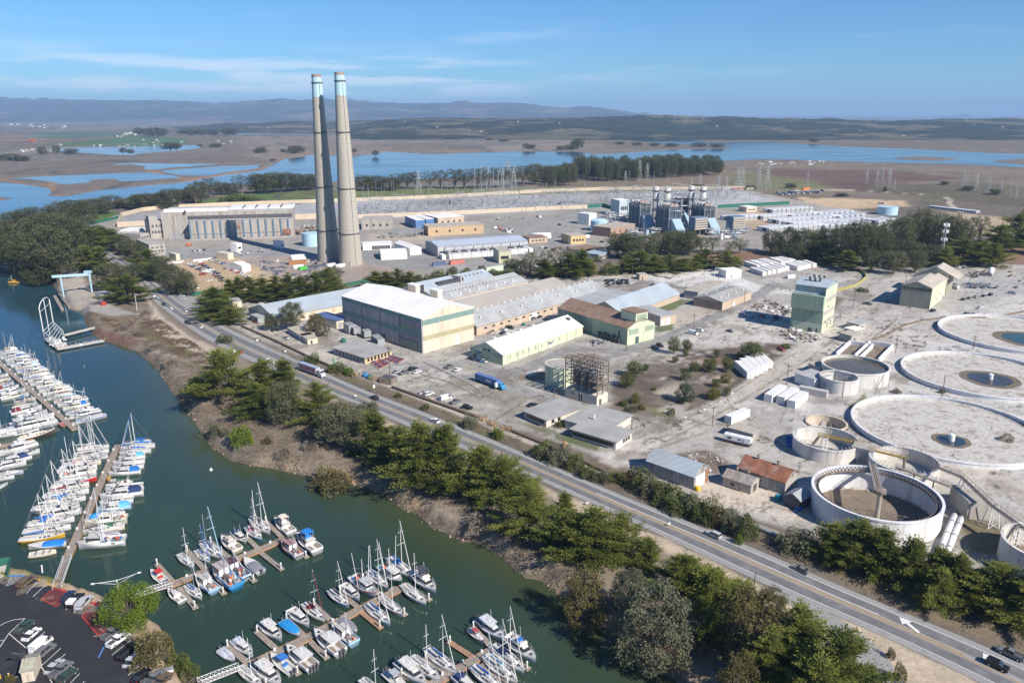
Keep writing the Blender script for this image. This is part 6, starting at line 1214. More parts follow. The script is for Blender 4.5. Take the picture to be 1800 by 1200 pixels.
rowt([('cyw',392,698,617,95),('cyt',345,692,664,30),('cyt',462,705,633,50),('cyp',450,738,672,54),('cyt',502,705,634,46),('euc',503,747,670,62),('cyp',556,747,672,52),('euc',598,786,707,82),('euc',648,765,706,56),('cyp',665,810,724,62),('cyp',702,822,752,56),('cyp',738,862,742,78),('cyp',790,868,746,70),('cyt',842,872,785,62),('cyp',885,888,800,72),('cyt',930,890,845,44),('cyp',925,940,855,60),('cyt',992,925,868,34),('cyp',1000,978,898,76),('cyp',1038,990,893,80),('cyp',1088,985,905,58)],'in the waterside row by the highway','trees in the waterside row')
rowt([('eub',1025,1080,978,80),('eug',1148,1140,1010,150),('cyt',1135,1000,948,40),('eug',1105,1075,1000,66),('cyp',1200,1050,972,64),('cyp',1250,1075,1000,84),('cyt',1300,1070,1022,56),('eub',1320,1160,1040,120),('eub',1355,1090,1036,58),('cyp',1395,1195,1070,92),('cyp',1345,1215,1110,70),('cyp',1462,1245,1112,100),('cyp',1425,1275,1155,84),('eub',1292,1240,1130,70),('cyp',1250,1130,1070,50)],'in the lower right bank thicket','trees in the lower right thicket')
rowt([('cyp',1462,986,922,58),('cyp',1502,994,916,70),('cyt',1545,1014,933,62),('cyt',1592,1028,946,54),('cyp',1640,1038,963,64),('cyp',1680,1054,976,64),('cyp',1646,1066,1000,60),('cyp',1706,1064,998,66),('cyp',1748,1076,992,80),('cyp',1798,1098,1000,80),('cyp',1772,1090,1035,64)],'on the inland verge below the big white tank','cypress row on the inland verge')
rowt([('bsh',955,803,776,34),('bgy',985,812,783,42),('bsh',1012,824,800,30),('bgy',824,750,731,26),('bol',1110,848,826,44),('bsh',1130,860,828,38),('bgy',1150,872,840,42),('bsh',1172,882,850,48),('bsh',1196,898,868,46),('bgy',1217,902,870,42),('bsh',1240,913,880,46),('bol',1264,922,890,42),('bgy',1290,934,900,38),('bsh',1312,944,906,34),('bgy',1375,960,940,30),('bgy',1402,968,935,54),('bsh',395,602,588,22),('bsh',549,638,622,26),('bsh',592,652,638,32),('bbr',614,659,647,18),('bsh',700,698,690,12),('bsh',748,719,710,14),('bbr',876,771,755,16),('bbr',1298,955,940,14),('bbr',872,765,752,14),('bsh',1035,838,820,30),('bgy',1060,845,828,32),('bsh',1085,845,830,28)],'between highway and rail line','bushes between highway and rail line')
rowt([('bbr',426,780,752,38),('bsh',623,798,786,26),('bol',578,838,806,62),('bdr',545,790,775,26),('bol',470,780,768,16),('bdr',500,800,786,24),('bdr',440,760,748,18),('bgy',378,760,740,18),('bgy',396,765,752,14),('bdr',405,718,708,34),('bdr',840,925,900,44),('bol',1180,1090,1060,36),('bdr',1140,1150,1128,30),('bgy',700,820,810,12),('bdr',325,700,690,24),('bdr',300,640,630,22),('bdr',250,590,580,24),('bdr',215,580,572,20),('bdr',275,612,602,26),('bol',1565,1155,1140,14),('bol',1580,1195,1168,22)],'on the dry harbour bank','bushes on the dry bank')
lw= [('eud',20,470,408,70),('eud',60,478,398,72),('eud',102,492,392,80),('eud',40,436,382,72),('eud',90,446,372,80),('eud',132,456,378,72),('eud',8,428,388,60),('eud',60,404,364,72),('eud',110,408,354,62),('eud',150,404,350,46),('cyw',152,476,432,52),('cyw',182,482,434,36),('cyp',160,444,402,52),('cyp',178,428,398,42),('eud',30,400,372,56),('eud',78,424,390,60),('eud',125,425,385,56),('cyw',226,532,484,62),('eud',197,510,462,58),('eud',235,498,462,52),('eud',12,455,420,44),('eud',82,492,440,56),('eub',60,490,450,40),('eud',-20,450,400,70),('eud',-25,420,380,70)]
rowt(lw,'in the dense wood on the left harbour shore','wood on the left shore',True)
rowt([('eud',190,412,402,26),('cyw',200,424,405,34),('eud',216,442,412,38),('eud',240,458,426,42),('cyw',262,474,438,44),('eud',284,494,453,48),('eud',310,516,468,58),('eud',332,520,478,34),('cyw',254,490,462,38),('eud',170,410,396,26),('eud',228,448,420,36)],'in the hedge by the sandy car park','roadside hedge trees')
rowt([('cyp',378,550,505,42),('cyp',386,562,524,48),('cyp',406,570,540,32),('cyt',372,530,508,26)],'beside the plant entrance lane','cypresses at the entrance lane')
rowt([('cyp',405,530,490,26),('cyp',422,530,486,32),('cyp',442,530,485,32),('cyp',466,530,487,30),('cyp',487,530,484,34),('cyp',511,530,482,36),('cyp',532,530,484,32),('cyw',556,530,478,42),('cyw',576,530,472,36),('eud',586,508,466,34),('cyw',590,522,485,28)],'in the row behind the long grey shed','cypress row by the long shed')
rowt([('cyp',660,506,477,28),('cyp',680,508,477,30),('cyp',698,508,472,26),('cyp',720,508,478,28),('eud',735,506,482,20),('bsh',755,508,490,16),('bsh',770,488,475,24),('bsh',792,488,474,20),('eud',797,487,468,16),('bsh',820,490,472,28),('eud',846,484,466,16),('bsh',832,492,476,32),('bsh',808,494,482,22),('bsh',868,482,474,24),('bsh',885,487,478,22),('bsh',780,494,484,26),('bol',750,496,484,18)],'in the belt behind the big warehouse','tree belt behind the warehouse')
rowt([('eud',900,472,455,32),('eul',932,482,440,38),('eul',960,486,438,32),('eul',985,482,430,36),('cyp',955,488,455,34),('cyp',1000,487,444,38),('cyp',1022,485,438,42),('cyp',1036,484,458,24),('bsh',1070,482,462,30),('bsh',1050,460,450,15),('eud',915,482,458,30),('bsh',890,488,474,28),('cyp',975,486,462,26)],'in the belt left of the eucalyptus grove','tree belt left of the grove')
rowt([('eud',1085,452,408,48),('eud',1110,455,410,48),('eud',1136,452,412,38),('eud',1160,448,407,42),('eud',1182,448,405,46),('eud',1210,448,405,46),('eul',1232,444,416,32),('eul',1252,444,416,26),('eul',1300,446,418,34),('eul',1282,448,424,24),('cyw',1100,478,450,38),('cyw',1126,480,441,44),('cyw',1150,480,448,42),('cyw',1176,478,447,42),('cyw',1200,476,454,42),('cyw',1224,473,448,34),('cyw',1240,470,437,30),('cyw',1274,474,441,38),('cyw',1292,470,450,22),('eud',1098,440,408,34),('eud',1196,440,404,40)],'in the grove in front of the boilers','grove in front of the boilers')
rw= [('eud',1355,444,404,38),('eud',1385,450,399,42),('eud',1410,452,401,38),('eud',1432,452,404,38),('eud',1450,452,398,46),('eud',1476,458,394,42),('eud',1500,468,385,48),('eud',1522,468,387,42),('eud',1545,468,400,42),('eud',1560,444,384,42),('eud',1580,454,380,42),('eul',1595,448,368,38),('eud',1614,444,364,38),('eul',1640,448,371,46),('eud',1670,448,375,46),('eul',1700,444,379,42),('eul',1720,428,377,34),('cyp',1490,474,440,36),('eud',1530,478,438,34),('euc',1570,482,440,42),('eud',1600,468,424,52),('eud',1640,468,430,52),('cyw',1690,464,420,54),('cyw',1720,464,425,48),('cyw',1752,444,395,54),('cyw',1786,434,374,62),('cyw',1812,446,392,60),('eud',1440,458,420,44),('cyp',1460,464,438,42),('eud',1368,450,420,34),('eud',1400,458,428,40),('eud',1420,458,436,36),('eud',1630,440,380,44),('eud',1656,440,385,40),('eud',1684,440,388,36),('eud',1608,478,440,40),('cyw',1660,470,436,40),('cyw',1745,470,428,40),('eud',1540,445,398,36),('eud',1505,440,400,40)]
rowt(rw,'in the wood behind the oval yard','long wood behind the oval yard',True)
rowt([(k_,x_,y_,t_-1,w_*1.35) for k_,x_,y_,t_,w_ in [('eud',165,374,350,34),('eud',195,367,344,38),('eud',218,365,355,22),('eud',245,367,342,28),('eud',257,368,340,38),('eud',280,367,339,28),('eud',300,367,332,32),('eud',322,352,333,30),('eul',345,362,320,22),('eud',353,358,318,22),('eul',370,347,312,28),('eud',390,342,320,22),('eul',425,340,307,28),('eud',450,340,305,24),('eud',466,340,305,32),('eud',482,338,303,32),('eud',506,337,303,32),('eud',521,335,305,26),('eud',541,334,306,30),('eud',555,332,307,26),('bsh',420,354,343,44),('eud',336,356,328,22),('eud',408,342,322,20),('eud',180,376,358,26),('eud',130,372,352,40),('eud',640,335,309,28),('eud',661,334,309,28),('eud',686,335,311,32),('eul',701,332,305,30),('eul',716,332,303,30),('eul',731,332,301,22),('eul',756,332,300,20),('eul',774,330,299,22),('eul',800,332,296,30),('eul',816,332,296,30),('eul',840,332,295,30),('eul',860,330,293,30),('eul',880,330,293,28),('eul',900,329,292,28),('eul',920,327,290,30),('eud',940,324,288,28)]],'along the slough shore behind the plant','slough shore trees')
for i in range(105):
    t= (i+rnd.random())/105;bx=952+t*312;by= (326 if bx < 1010 else 316)-max(0,(bx-1150))*.08+rnd.uniform(-9,3) if bx < 1150 else 314-(bx-1150)*.06+rnd.uniform(-10,1)
    tree('eud',bx,by,by-28-8*min(1,(bx-950)/60)*(bx < 1200),15,'dark eucalyptus in the dense plantation beyond the switchyard','dense plantation')
far= [(660,274,264,14),(452,268,262,14),(460,269,258,20),(515,270,256,24),(525,269,256,24),(498,268,262,12),(623,268,261,10),(1015,262,242,24),(1003,264,254,22),(985,264,256,18),(925,262,252,14),(935,262,254,14),(860,247,243,16),(885,249,244,20),(300,264,250,32),(310,263,252,22),(217,270,259,14),(230,271,262,14),(75,272,258,18),(100,270,255,14),(125,271,261,26),(18,282,270,40),(40,283,274,30),(245,238,224,18),(258,240,225,18),(272,242,223,24),(285,240,225,22),(335,238,227,26),(355,238,226,24),(375,238,228,22),(400,238,225,24),(410,238,226,16),(320,236,228,18),(1430,250,243,20),(1120,256,250,20),(1180,258,252,26),(1230,258,251,30),(1260,259,252,30),(1090,254,249,20),(1150,257,251,20),(1555,338,328,8),(1660,325,318,16),(1700,335,326,24),(1750,342,332,26),(1225,330,324,30),(1480,345,339,26),(1320,332,326,22),(1390,330,322,22),(560,268,258,12),(480,283,279,12),(380,259,252,24),(352,258,253,14),(1010,262,248,16),(700,230,225,20),(740,229,222,30),(660,229,224,26),(770,229,222,28)]
for bx,by,ty,w in far: tree('eud',bx,by,ty,w,'dark tree clump scattered over the far slough country','far scattered trees')
orch= [('rnd',1184,622,592,25),('rnd',1207,618,597,21),('rnd',1205,627,615,13),('rnd',1187,637,626,13),('rnd',1115,661,635,32),('rnd',1135,651,640,13),('rnd',1103,680,655,31),('rnd',1204,668,648,21),('rbl',1202,706,674,37),('rnd',1247,653,629,29),('rnd',1220,653,635,21),('rnd',1278,653,627,23),('rnd',1259,629,614,12),('rnd',1320,633,602,46),('rnd',1300,632,618,14),('bsh',1380,612,604,16),('rnd',1258,680,666,19),('ryl',1275,672,658,21),('ryl',1254,701,682,27),('rnd',1277,696,680,15),('ryl',1117,708,691,21),('bsh',1095,713,704,14),('bgy',1111,722,712,19),('bsh',1180,728,717,13),('bsh',1149,685,680,8),('bgy',1098,710,702,12),('bol',1127,720,710,14)]
rowt(orch,'on the dark orchard plot','orchard trees')
for k,bx,by,ty,w,lab in (('euc',515,578,530,42,'tall eucalyptus in front of the long grey shed'),('euc',477,580,550,26,'small eucalyptus at the gable of the long grey shed'),('eub',556,590,551,36,'brownish tree between shed and huts'),('eul',576,592,570,14,'slim bare tree near the warehouse chillers'),('bri',230,1098,1026,98,'bright green spreading tree at the edge of the marina car park'),('bol',271,1160,1116,64,'large olive bush on the marina shore'),('bsh',310,1155,1128,36,'green bush next to the large olive one'),('bsh',326,1168,1140,36,'round green bush right of the pair on the shore'),('bdr',336,1190,1170,38,'dry brownish bush at the gangway head'),('bol',18,1198,1188,16,'low bush in the car park corner'),('bsh',1672,505,497,16,'dark bush beside the olive building yard'),('bsh',1516,512,506,18,'round bush on the brown patch behind the mill tower'),('bsh',1655,690,684,10,'small bush between the basins'),('bdr',1770,775,762,20,'dead brown bush on the bleached basin'),('bgy',1575,690,683,14,'low bush at the basin rim'),('bgy',985,655,650,12,'scrubby bush near the green tank'),('bsh',985,750,738,14,'green bush in the office courtyard'),('bsh',640,352,348,10,'low bush on the far lawn')):
    tree(k,bx,by,ty,w,lab)
# dry scrub covering the harbour bank and verges: beyond counting, one object
nrng=np.random.default_rng(77);pts= []
bank= [(262,575),(300,612),(345,640),(430,705),(545,760),(640,800),(700,838),(800,880),(900,930),(960,985),(1010,1010),(1100,1080),(1190,1150),(1260,1200),(1250,1245),(1160,1180),(1060,1105),(990,1055),(920,1012),(860,968),(800,948),(740,914),(690,882),(600,846),(480,824),(400,808),(352,760),(318,712),(282,655),(240,612),(200,596)]
bw=wpts(bank,-1.0);xs_= [p[0] for p in bw];ys_= [p[1] for p in bw]
def scatter(poly,n,cond=None):
    xs_= [p[0] for p in poly];ys_= [p[1] for p in poly];X=nrng.uniform(min(xs_),max(xs_),n);Y=nrng.uniform(min(ys_),max(ys_),n);k=inside(X,Y,poly);X,Y=X[k],Y[k];d=fbm(X,Y,6,91,3);k=nrng.random(len(X)) < np.clip(.45+1.3*d,.03,1);return X[k],Y[k]
def scrub(poly,n,m,name,label,sz=.30,per=13):
    X,Y=scatter(poly,n);Z,s_=ground_z(X,Y);k=s_ > 1.4;X,Y,Z=X[k],Y[k],Z[k];n=len(X);c=np.repeat(np.stack([X,Y,Z],1),per,0);sc_=np.repeat(nrng.uniform(.5,1.5,n),per);q=nrng.normal(size=(n*per,3))*np.array([.38,.38,.2])*sc_[:,None];q[:,2] =np.abs(q[:,2])+.12
    D=q+nrng.normal(size=q.shape)*.2+np.array([0,0,.25]);T=np.repeat(np.clip(.4+.35*fbm(X,Y,9,95)+nrng.normal(size=n)*.15,0,1),per);S=nrng.uniform(.6,1.3,n*per)*sz*sc_
    tag(add_obj(name,leaves_mesh(name,c+q,D,S,S*.4,T,m)),label,'scrub',kind='stuff')
scrub(bw,420000,M_SCR,'dry_scrub','dry grey brown scrub on the harbour bank')
verge=wpts([(455,605),(650,676),(820,735),(980,785),(1120,842),(1220,893),(1420,950),(1560,1010),(1550,1045),(1360,972),(1140,886),(920,793),(712,708),(590,662)])
scrub(verge,120000,M_SCR,'verge_scrub','low dry weeds along the inland highway verge',.28)
wv=wpts([(150,545),(200,575),(262,600),(345,640),(395,640),(300,575),(255,545),(235,565),(190,560)]);scrub(wv,50000,leaf_mat('reddish scrub',(.11,.075,.05),(.21,.15,.11)),'ice_plant','reddish ground cover on the bluff above the pier',.4)
rk=wpts([(225,612),(262,632),(290,668),(330,728),(352,765),(400,812),(500,832),(600,850),(690,887),(745,922),(810,955),(850,968),(905,1008),(960,1030),(1000,1062),(1010,1050),(960,1015),(860,952),(760,905),(690,865),(560,825),(420,795),(360,745),(300,660),(262,618),(240,600)],-3)

# weeds along the cracks of the works yards and round the basins
def weeds(poly,n,m,name,label,thr=.03,sz=.5):
    xs_= [p[0] for p in poly];ys_= [p[1] for p in poly];X=nrng.uniform(min(xs_),max(xs_),n);Y=nrng.uniform(min(ys_),max(ys_),n);k=inside(X,Y,poly);X,Y=X[k],Y[k]
    k= (np.abs(fbm(X,Y,22,61,5)) < thr)*(fbm(X,Y,40,63) > -.15) | (fbm(X,Y,7,65) > .62);X,Y=X[k],Y[k];k=nrng.random(len(X)) < .8;X,Y=X[k],Y[k];n=len(X);per=6;c=np.repeat(np.stack([X,Y,X*0+.1],1),per,0);sc_=np.repeat(nrng.uniform(.4,1.4,n),per);q=nrng.normal(size=(n*per,3))*np.array([.35,.35,.12])*sc_[:,None];q[:,2] =np.abs(q[:,2])
    tag(add_obj(name,leaves_mesh(name,c+q,q+nrng.normal(size=q.shape)*.2+np.array([0,0,.12]),nrng.uniform(.6,1.3,n*per)*sz*sc_,nrng.uniform(.3,.6,n*per)*sz*sc_,np.repeat(np.clip(.35+nrng.normal(size=n)*.25,0,1),per),m)),label,'weeds',kind='stuff')
M_WEED=leaf_mat('dry weeds',(.075,.062,.042),(.15,.135,.075),.1)
weeds(wpts([(1100,700),(1400,640),(1560,560),(1800,560),(1990,600),(1990,900),(1750,860),(1500,780),(1420,840),(1300,830),(1130,790)]),60000,M_WEED,'weed_tufts','dark weeds along the cracks of the pale basin yards')
weeds(wpts([(640,640),(900,670),(1080,640),(1300,520),(1600,480),(1640,540),(1400,600),(1190,600),(1060,640),(1000,740),(900,740),(700,690)]),40000,M_WEED,'yard_weeds','sparse weeds along the cracks of the works yards',.02)
# MARINA
DZ=WATER_Z
def hull_parts(L,B,fb,fm,tr=.75,flat=False,rub=True):
    """returns MBs: hull, sheer stripe, deck.  bow at +x, origin amidships, waterline z=0"""
    ns=13;st= []
    for i in range(ns):
        t=i/(ns-1);b=B/2*(tr+(1-tr)*min(1,t/.4)**.8) if t < .4 else B/2*max(.0,1-((t-.4)/.6)**2.3)
        z=fm+(fb-fm)*max(0,(t-.25)/.75)**1.6+.06*(1-t);x= -L/2+L*t;st.append((x,max(b,.03),z))
    h=MB();vs= [];
    for x,b,z in st:
        ks=.25 if x > L*.42 else 0
        vs += [(x-ks*0,0,-.35),(x-.02*L*max(0,(x/L)),b*.72,-.12),(x,b,z),(x,-b,z),(x-.02*L*max(0,(x/L)),-b*.72,-.12)]
    fs= []
    for i in range(ns-1):
        a,c=i*5,(i+1)*5
        fs += [(a,c,c+1,a+1),(a+1,c+1,c+2,a+2),(a+3,c+3,c+4,a+4),(a+4,c+4,c,a)]
    fs.append((0,1,2,3,4));h.add(vs,fs)
    s=MB();vs= [];fs= []
    for x,b,z in st: vs += [(x,b+.03,z-.26),(x,b+.045,z-.06),(x,-b-.03,z-.26),(x,-b-.045,z-.06)]
    for i in range(ns-1): a,c=i*4,(i+1)*4;fs += [(a,c,c+1,a+1),(a+3,c+3,c+2,a+2)]
    s.add(vs,fs);d=MB();vs= [];fs= []
    for x,b,z in st: vs += [(x,b-.04,z-.03),(x,0,z+.05),(x,-b+.04,z-.03)]
    for i in range(ns-1): a,c=i*3,(i+1)*3;fs += [(a,a+1,c+1,c),(a+1,a+2,c+2,c+1)]
    d.add(vs,fs);return h,s,d,st
def blockm(x0,x1,w0,w1,z0,z1,tp=.85,fr=.0,bk=.0):
    """tapered block: half widths w0 aft, w1 forward; top inset by tp; fr/bk rake"""
    mb=MB();mb.add([(x0,-w0,z0),(x1,-w1,z0),(x1,w1,z0),(x0,w0,z0),(x0+bk,-w0*tp,z1),(x1-fr,-w1*tp,z1),(x1-fr,w1*tp,z1),(x0+bk,w0*tp,z1)],[(3,2,1,0),(4,5,6,7),(0,1,5,4),(1,2,6,5),(2,3,7,6),(3,0,4,7)]);return mb
def P_(n,mb,m,ck=None,pi=None,sm=False): return (n,mb.mesh(n,m,sm),ck,pi)
BK= {}
def railing(L,B,z,a=.05,b=.45):
    mb=MB();pts= []
    for t in np.linspace(a,b,6): bb=B/2*max(.03,1-max(0,((t+.5-.4)/.6))**2.3);pts.append((L*t,bb*.96))
    for sg in (1,-1):
        for p,q in zip(pts,pts[1:]): mb.tube((p[0],sg*p[1],z+.75),(q[0],sg*q[1],z+.75),.035,n=3)
        for p in pts: mb.tube((p[0],sg*p[1],z),(p[0],sg*p[1],z+.75),.03,n=3)
    return mb
def make_sail(name,B=3.1,mh=12.5,cover=True,ketch=False,jib=True,dodger=False):
    L=10;h,s,d,st=hull_parts(L,B,1.25,.95,.62);ps= [P_('hull',h,M_GEL,'body',None,True),P_('sheer_stripe',s,M_GEL,'trim'),P_('deck',d,M_GEL,'deck')]
    ps.append(P_('coachroof',blockm(-1.0,2.6,.95,.55,.98,1.5,.86,.5,.1),M_GEL,'deck'));w=MB();
    for sg in (-1,1):
        for x in (-.5,.5,1.4): w.box(x,x+.6,sg*.80-.12,sg*.80+.12,1.15,1.38)
    ps.append(P_('window',w,M_GLASS,None,3));ps.append(P_('cockpit',blockm(-4.2,-1.2,.75,.7,.96,1.02,1),M_WOOD));co=MB()
    for sg in (-1,1): co.box(-4.2,-1.2,sg*.95-.1,sg*.95+.1,.98,1.32)
    ps.append(P_('coaming',co,M_GEL,'deck'));ps.append(P_('hatch',MB().box(2.8,3.4,-.3,.3,1.13,1.22),M_GLASS))
    m=MB().tube((.7,0,1.4),(.7,0,mh),.078,.055,n=6);ps.append(P_('mast',m,M_WMETAL));mi=len(ps)-1
    sp=MB().tube((.7,-1.0,mh*.55),(.7,1.0,mh*.55),.05,n=4).tube((.7,-.7,mh*.78),(.7,.7,mh*.78),.04,n=4);ps.append(P_('spreader',sp,M_WMETAL,None,mi))
    r=MB()
    for sg in (-1,1): r.tube((.7,0,mh),(.7,sg*1.0,mh*.55),.018,n=3).tube((.7,sg*1.0,mh*.55),(.5,sg*B*.46,1.0),.018,n=3)
    r.tube((.7,0,mh),(-4.9,0,1.0),.018,n=3);ps.append(P_('stay',r,M_STEEL))
    ps.append(P_('boom',MB().tube((.7,0,2.2),(-3.4,0,2.1),.08,n=5),M_WMETAL))
    if cover: ps.append(P_('sail_cover',MB().tube((.6,0,2.75),(.5,0,2.3),.16,.28,n=6).tube((.5,0,2.38),(-3.4,0,2.24),.27,.16,n=8),M_CANVAS,'canvas'))
    if jib: ps.append(P_('furled_jib',MB().tube((.78,0,mh*.97),(4.7,0,1.35),.06,.10,n=5),M_CANVAS,'jib'))
    if ketch: ps.append(P_('mizzen_mast',MB().tube((-3.2,0,1.2),(-3.2,0,mh*.72),.08,.06,n=6),M_WMETAL));ps.append(P_('mizzen_boom',MB().tube((-3.2,0,2.4),(-5.4,0,2.3),.16,.1,n=6),M_CANVAS,'canvas'))
    if dodger: ps.append(P_('dodger',blockm(-2.2,-.8,.95,.8,1.3,2.0,.8,.5,.1),M_CANVAS,'canvas'))
    ps.append(P_('pulpit',railing(L,B,1.1,.1,.49),M_CHROME));return proto(name,*ps)
def make_cruiser(name,B=3.5,fly=True,canvas=False,hard=False,outb=0):
    L=10;h,s,d,st=hull_parts(L,B,1.75,1.05,.88);ps= [P_('hull',h,M_GEL,'body',None,True),P_('sheer_stripe',s,M_GEL,'trim'),P_('deck',d,M_GEL,'deck')]
    c=blockm(-1.8,2.4,1.35,.85,1.1,2.45,.82,1.1,.1);ps.append(P_('cabin',c,M_GEL,'deck'));w=MB();w.add(blockm(-1.5,2.35,1.345,.9,1.75,2.25,.90,.55,.15).v,[(0,1,5,4),(1,2,6,5),(2,3,7,6)]);ps.append(P_('window',w,M_GLASS,None,3))
    ps.append(P_('cockpit',blockm(-4.7,-1.85,1.25,1.3,1.08,1.13,1),M_WOOD));b=MB()
    for sg in (-1,1): b.box(-4.8,-1.8,sg*1.5-.1,sg*1.5+.1,1.06,1.55)
    b.box(-4.95,-4.75,-1.5,1.5,1.0,1.5);ps.append(P_('bulwark',b,M_GEL,'body'))
    if fly:
        f=MB();f.box(-2.4,1.0,-1.15,1.15,2.46,2.58);f.add(blockm(-1.6,1.0,1.12,.95,2.585,3.1,.95,.3).v,[(0,1,5,4),(1,2,6,5),(2,3,7,6)]);f.add(blockm(-1.5,.9,1.0,.85,2.585,3.05,.95,.3).v,[(4,5,1,0),(5,6,2,1),(6,7,3,2)]);ps.append(P_('flybridge',f,M_GEL,'deck'));ps.append(P_('helm_seat',MB().box(-.9,-.3,-.7,.7,2.6,3.2),M_CANVAS,'canvas'))
        if canvas: ps.append(P_('bimini',MB().xprism([(-1.1,4.1),(0,4.35),(1.1,4.1),(1.1,4.2),(0,4.45),(-1.1,4.2)],-1.9,.6),M_CANVAS,'canvas'));fr=MB();[fr.tube((x,sg*1.05,2.6),(x,sg*1.05,4.15),.04,n=4) for x in (-1.6,.3) for sg in (-1,1)];ps.append(P_('bimini_frame',fr,M_CHROME))
    if hard: ps.append(P_('hardtop',MB().box(-3.4,.6,-1.3,1.3,2.75,2.9),M_GEL,'deck'));fr=MB();[fr.tube((x,sg*1.15,1.2),(x,sg*1.15,2.78),.05,n=4) for x in (-3.2,-1.7) for sg in (-1,1)];ps.append(P_('hardtop_post',fr,M_CHROME))
    if canvas and not fly: ps.append(P_('cockpit_cover',blockm(-4.4,-1.5,1.35,1.3,1.5,2.5,.8,.1,.8),M_CANVAS,'canvas'))
    for k in range(outb): o=MB();y= (k-(outb-1)/2)*.8;o.box(-5.6,-5.0,y-.25,y+.25,.9,1.75).box(-5.45,-5.15,y-.12,y+.12,-.3,.9);ps.append(P_('outboard',o,M_DSTEEL))
    a=MB().tube((-1.2,.9,2.4),(-1.6,1.0,5.2),.03,n=3).tube((-1.2,-.9,2.4),(-1.6,-1.0,5.0),.03,n=3).tube((-.8,0,2.4),(-.8,0,3.9),.06,n=4);ps.append(P_('aerial',a,M_WMETAL));ps.append(P_('bow_rail',railing(L,B,1.45,.12,.49),M_CHROME));ps.append(P_('hatch',MB().box(3.0,3.6,-.3,.3,1.55,1.66),M_GLASS));return proto(name,*ps)
def make_fishing(name,B=3.6,poles=True,clutter=18,house=1.8):
    L=10;h,s,d,st=hull_parts(L,B,2.0,1.1,.8);ps= [P_('hull',h,M_GEL,'body',None,True),P_('sheer_stripe',s,M_GEL,'trim'),P_('deck',d,M_OBJ,'deck')]
    ps.append(P_('wheelhouse',blockm(house-2.0,house+.9,1.1,.9,1.3,3.0,.94,.3),M_GEL,'house'));w=MB();w.add(blockm(house-1.7,house+.95,1.13,.93,2.2,2.75,.97,.15).v,[(0,1,5,4),(1,2,6,5),(2,3,7,6)]);ps.append(P_('window',w,M_GLASS,None,3));ps.append(P_('wheelhouse_roof',MB().box(house-2.3,house+.8,-1.15,1.15,3.0,3.12),M_GEL,'deck2'))
    b=MB()
    for sg in (-1,1): b.box(-4.9,house-1.5,sg*1.55-.07,sg*1.55+.07,1.0,1.65)
    b.box(-5.0,-4.85,-1.45,1.45,.9,1.65);ps.append(P_('bulwark',b,M_GEL,'body'))
    m=MB().tube((house-2.2,0,1.2),(house-2.2,0,8.0),.1,.07,n=6).tube((house-2.2,0,5.5),(-4.5,0,3.6),.07,n=5);ps.append(P_('mast',m,M_WMETAL));r=MB().tube((house-2.2,0,7.8),(4.8,0,2.0),.02,n=3).tube((house-2.2,0,7.8),(-4.9,0,1.6),.02,n=3);ps.append(P_('stay',r,M_STEEL))
    if poles:
        o=MB()
        for sg in (-1,1): o.tube((house-2.0,sg*1.4,1.5),(house-2.5,sg*2.3,10.5),.08,.05,n=5)
        ps.append(P_('outrigger',o,M_WMETAL))
    pal= [M_RUSTST,M_DSTEEL,M_WMETAL,M_WOOD,M_BLUEST,mat('orange float',(.62,.13,.04),.6,vary=.1),mat('blue drum plastic',(.03,.16,.48),.5,vary=.15)]
    for k in range(clutter):
        x,y=rnd.uniform(-4.6,house-2.4),rnd.uniform(-1.3,1.2);q=rnd.uniform(.2,.6);c=MB().box(x,x+q*1.3,y,y+q,1.1,1.1+rnd.uniform(.25,.9));ps.append(P_('deck_gear',c,pal[k % len(pal)]))
    ps.append(P_('winch',MB().tube((house-2.9,-.7,1.5),(house-2.9,.7,1.5),.35,n=8),M_RUSTST));ps.append(P_('bow_rail',railing(L,B,1.75,.15,.49),M_CHROME));return proto(name,*ps)
def make_console(name):
    L=8.5;B=2.9;h,s,d,st=hull_parts(L,B,1.3,.8,.88);ps= [P_('hull',h,M_GEL,'body',None,True),P_('sheer_stripe',s,M_GEL,'trim'),P_('deck',d,M_GEL,'deck'),P_('cockpit',blockm(-3.9,1.6,1.05,.9,.80,.86,1),M_GREY),P_('console',blockm(-.6,.6,.5,.45,.85,1.8,.9,.3),M_GEL,'deck'),P_('windscreen',MB().box(.35,.42,-.45,.45,1.8,2.2),M_GLASS),P_('cuddy',blockm(.8,3.0,1.0,.5,.9,1.35,.85,.5),M_GEL,'deck'),P_('seat',MB().box(-1.7,-1.1,-.6,.6,.86,1.4),M_CANVAS,'canvas')]
    t=MB().box(-1.8,.5,-.9,.9,2.7,2.8);ps.append(P_('top',t,M_CANVAS,'canvas'));f=MB();[f.tube((x,y,.9),(x,y,2.72),.04,n=4) for x in (-1.6,.3) for y in (-.8,.8)];ps.append(P_('top_frame',f,M_CHROME))
    for y in (-.42,.42): ps.append(P_('outboard',MB().box(-4.8,-4.3,y-.25,y+.25,.6,1.5).box(-4.7,-4.4,y-.1,y+.1,-.3,.6),M_DSTEEL))
    return proto(name,*ps)
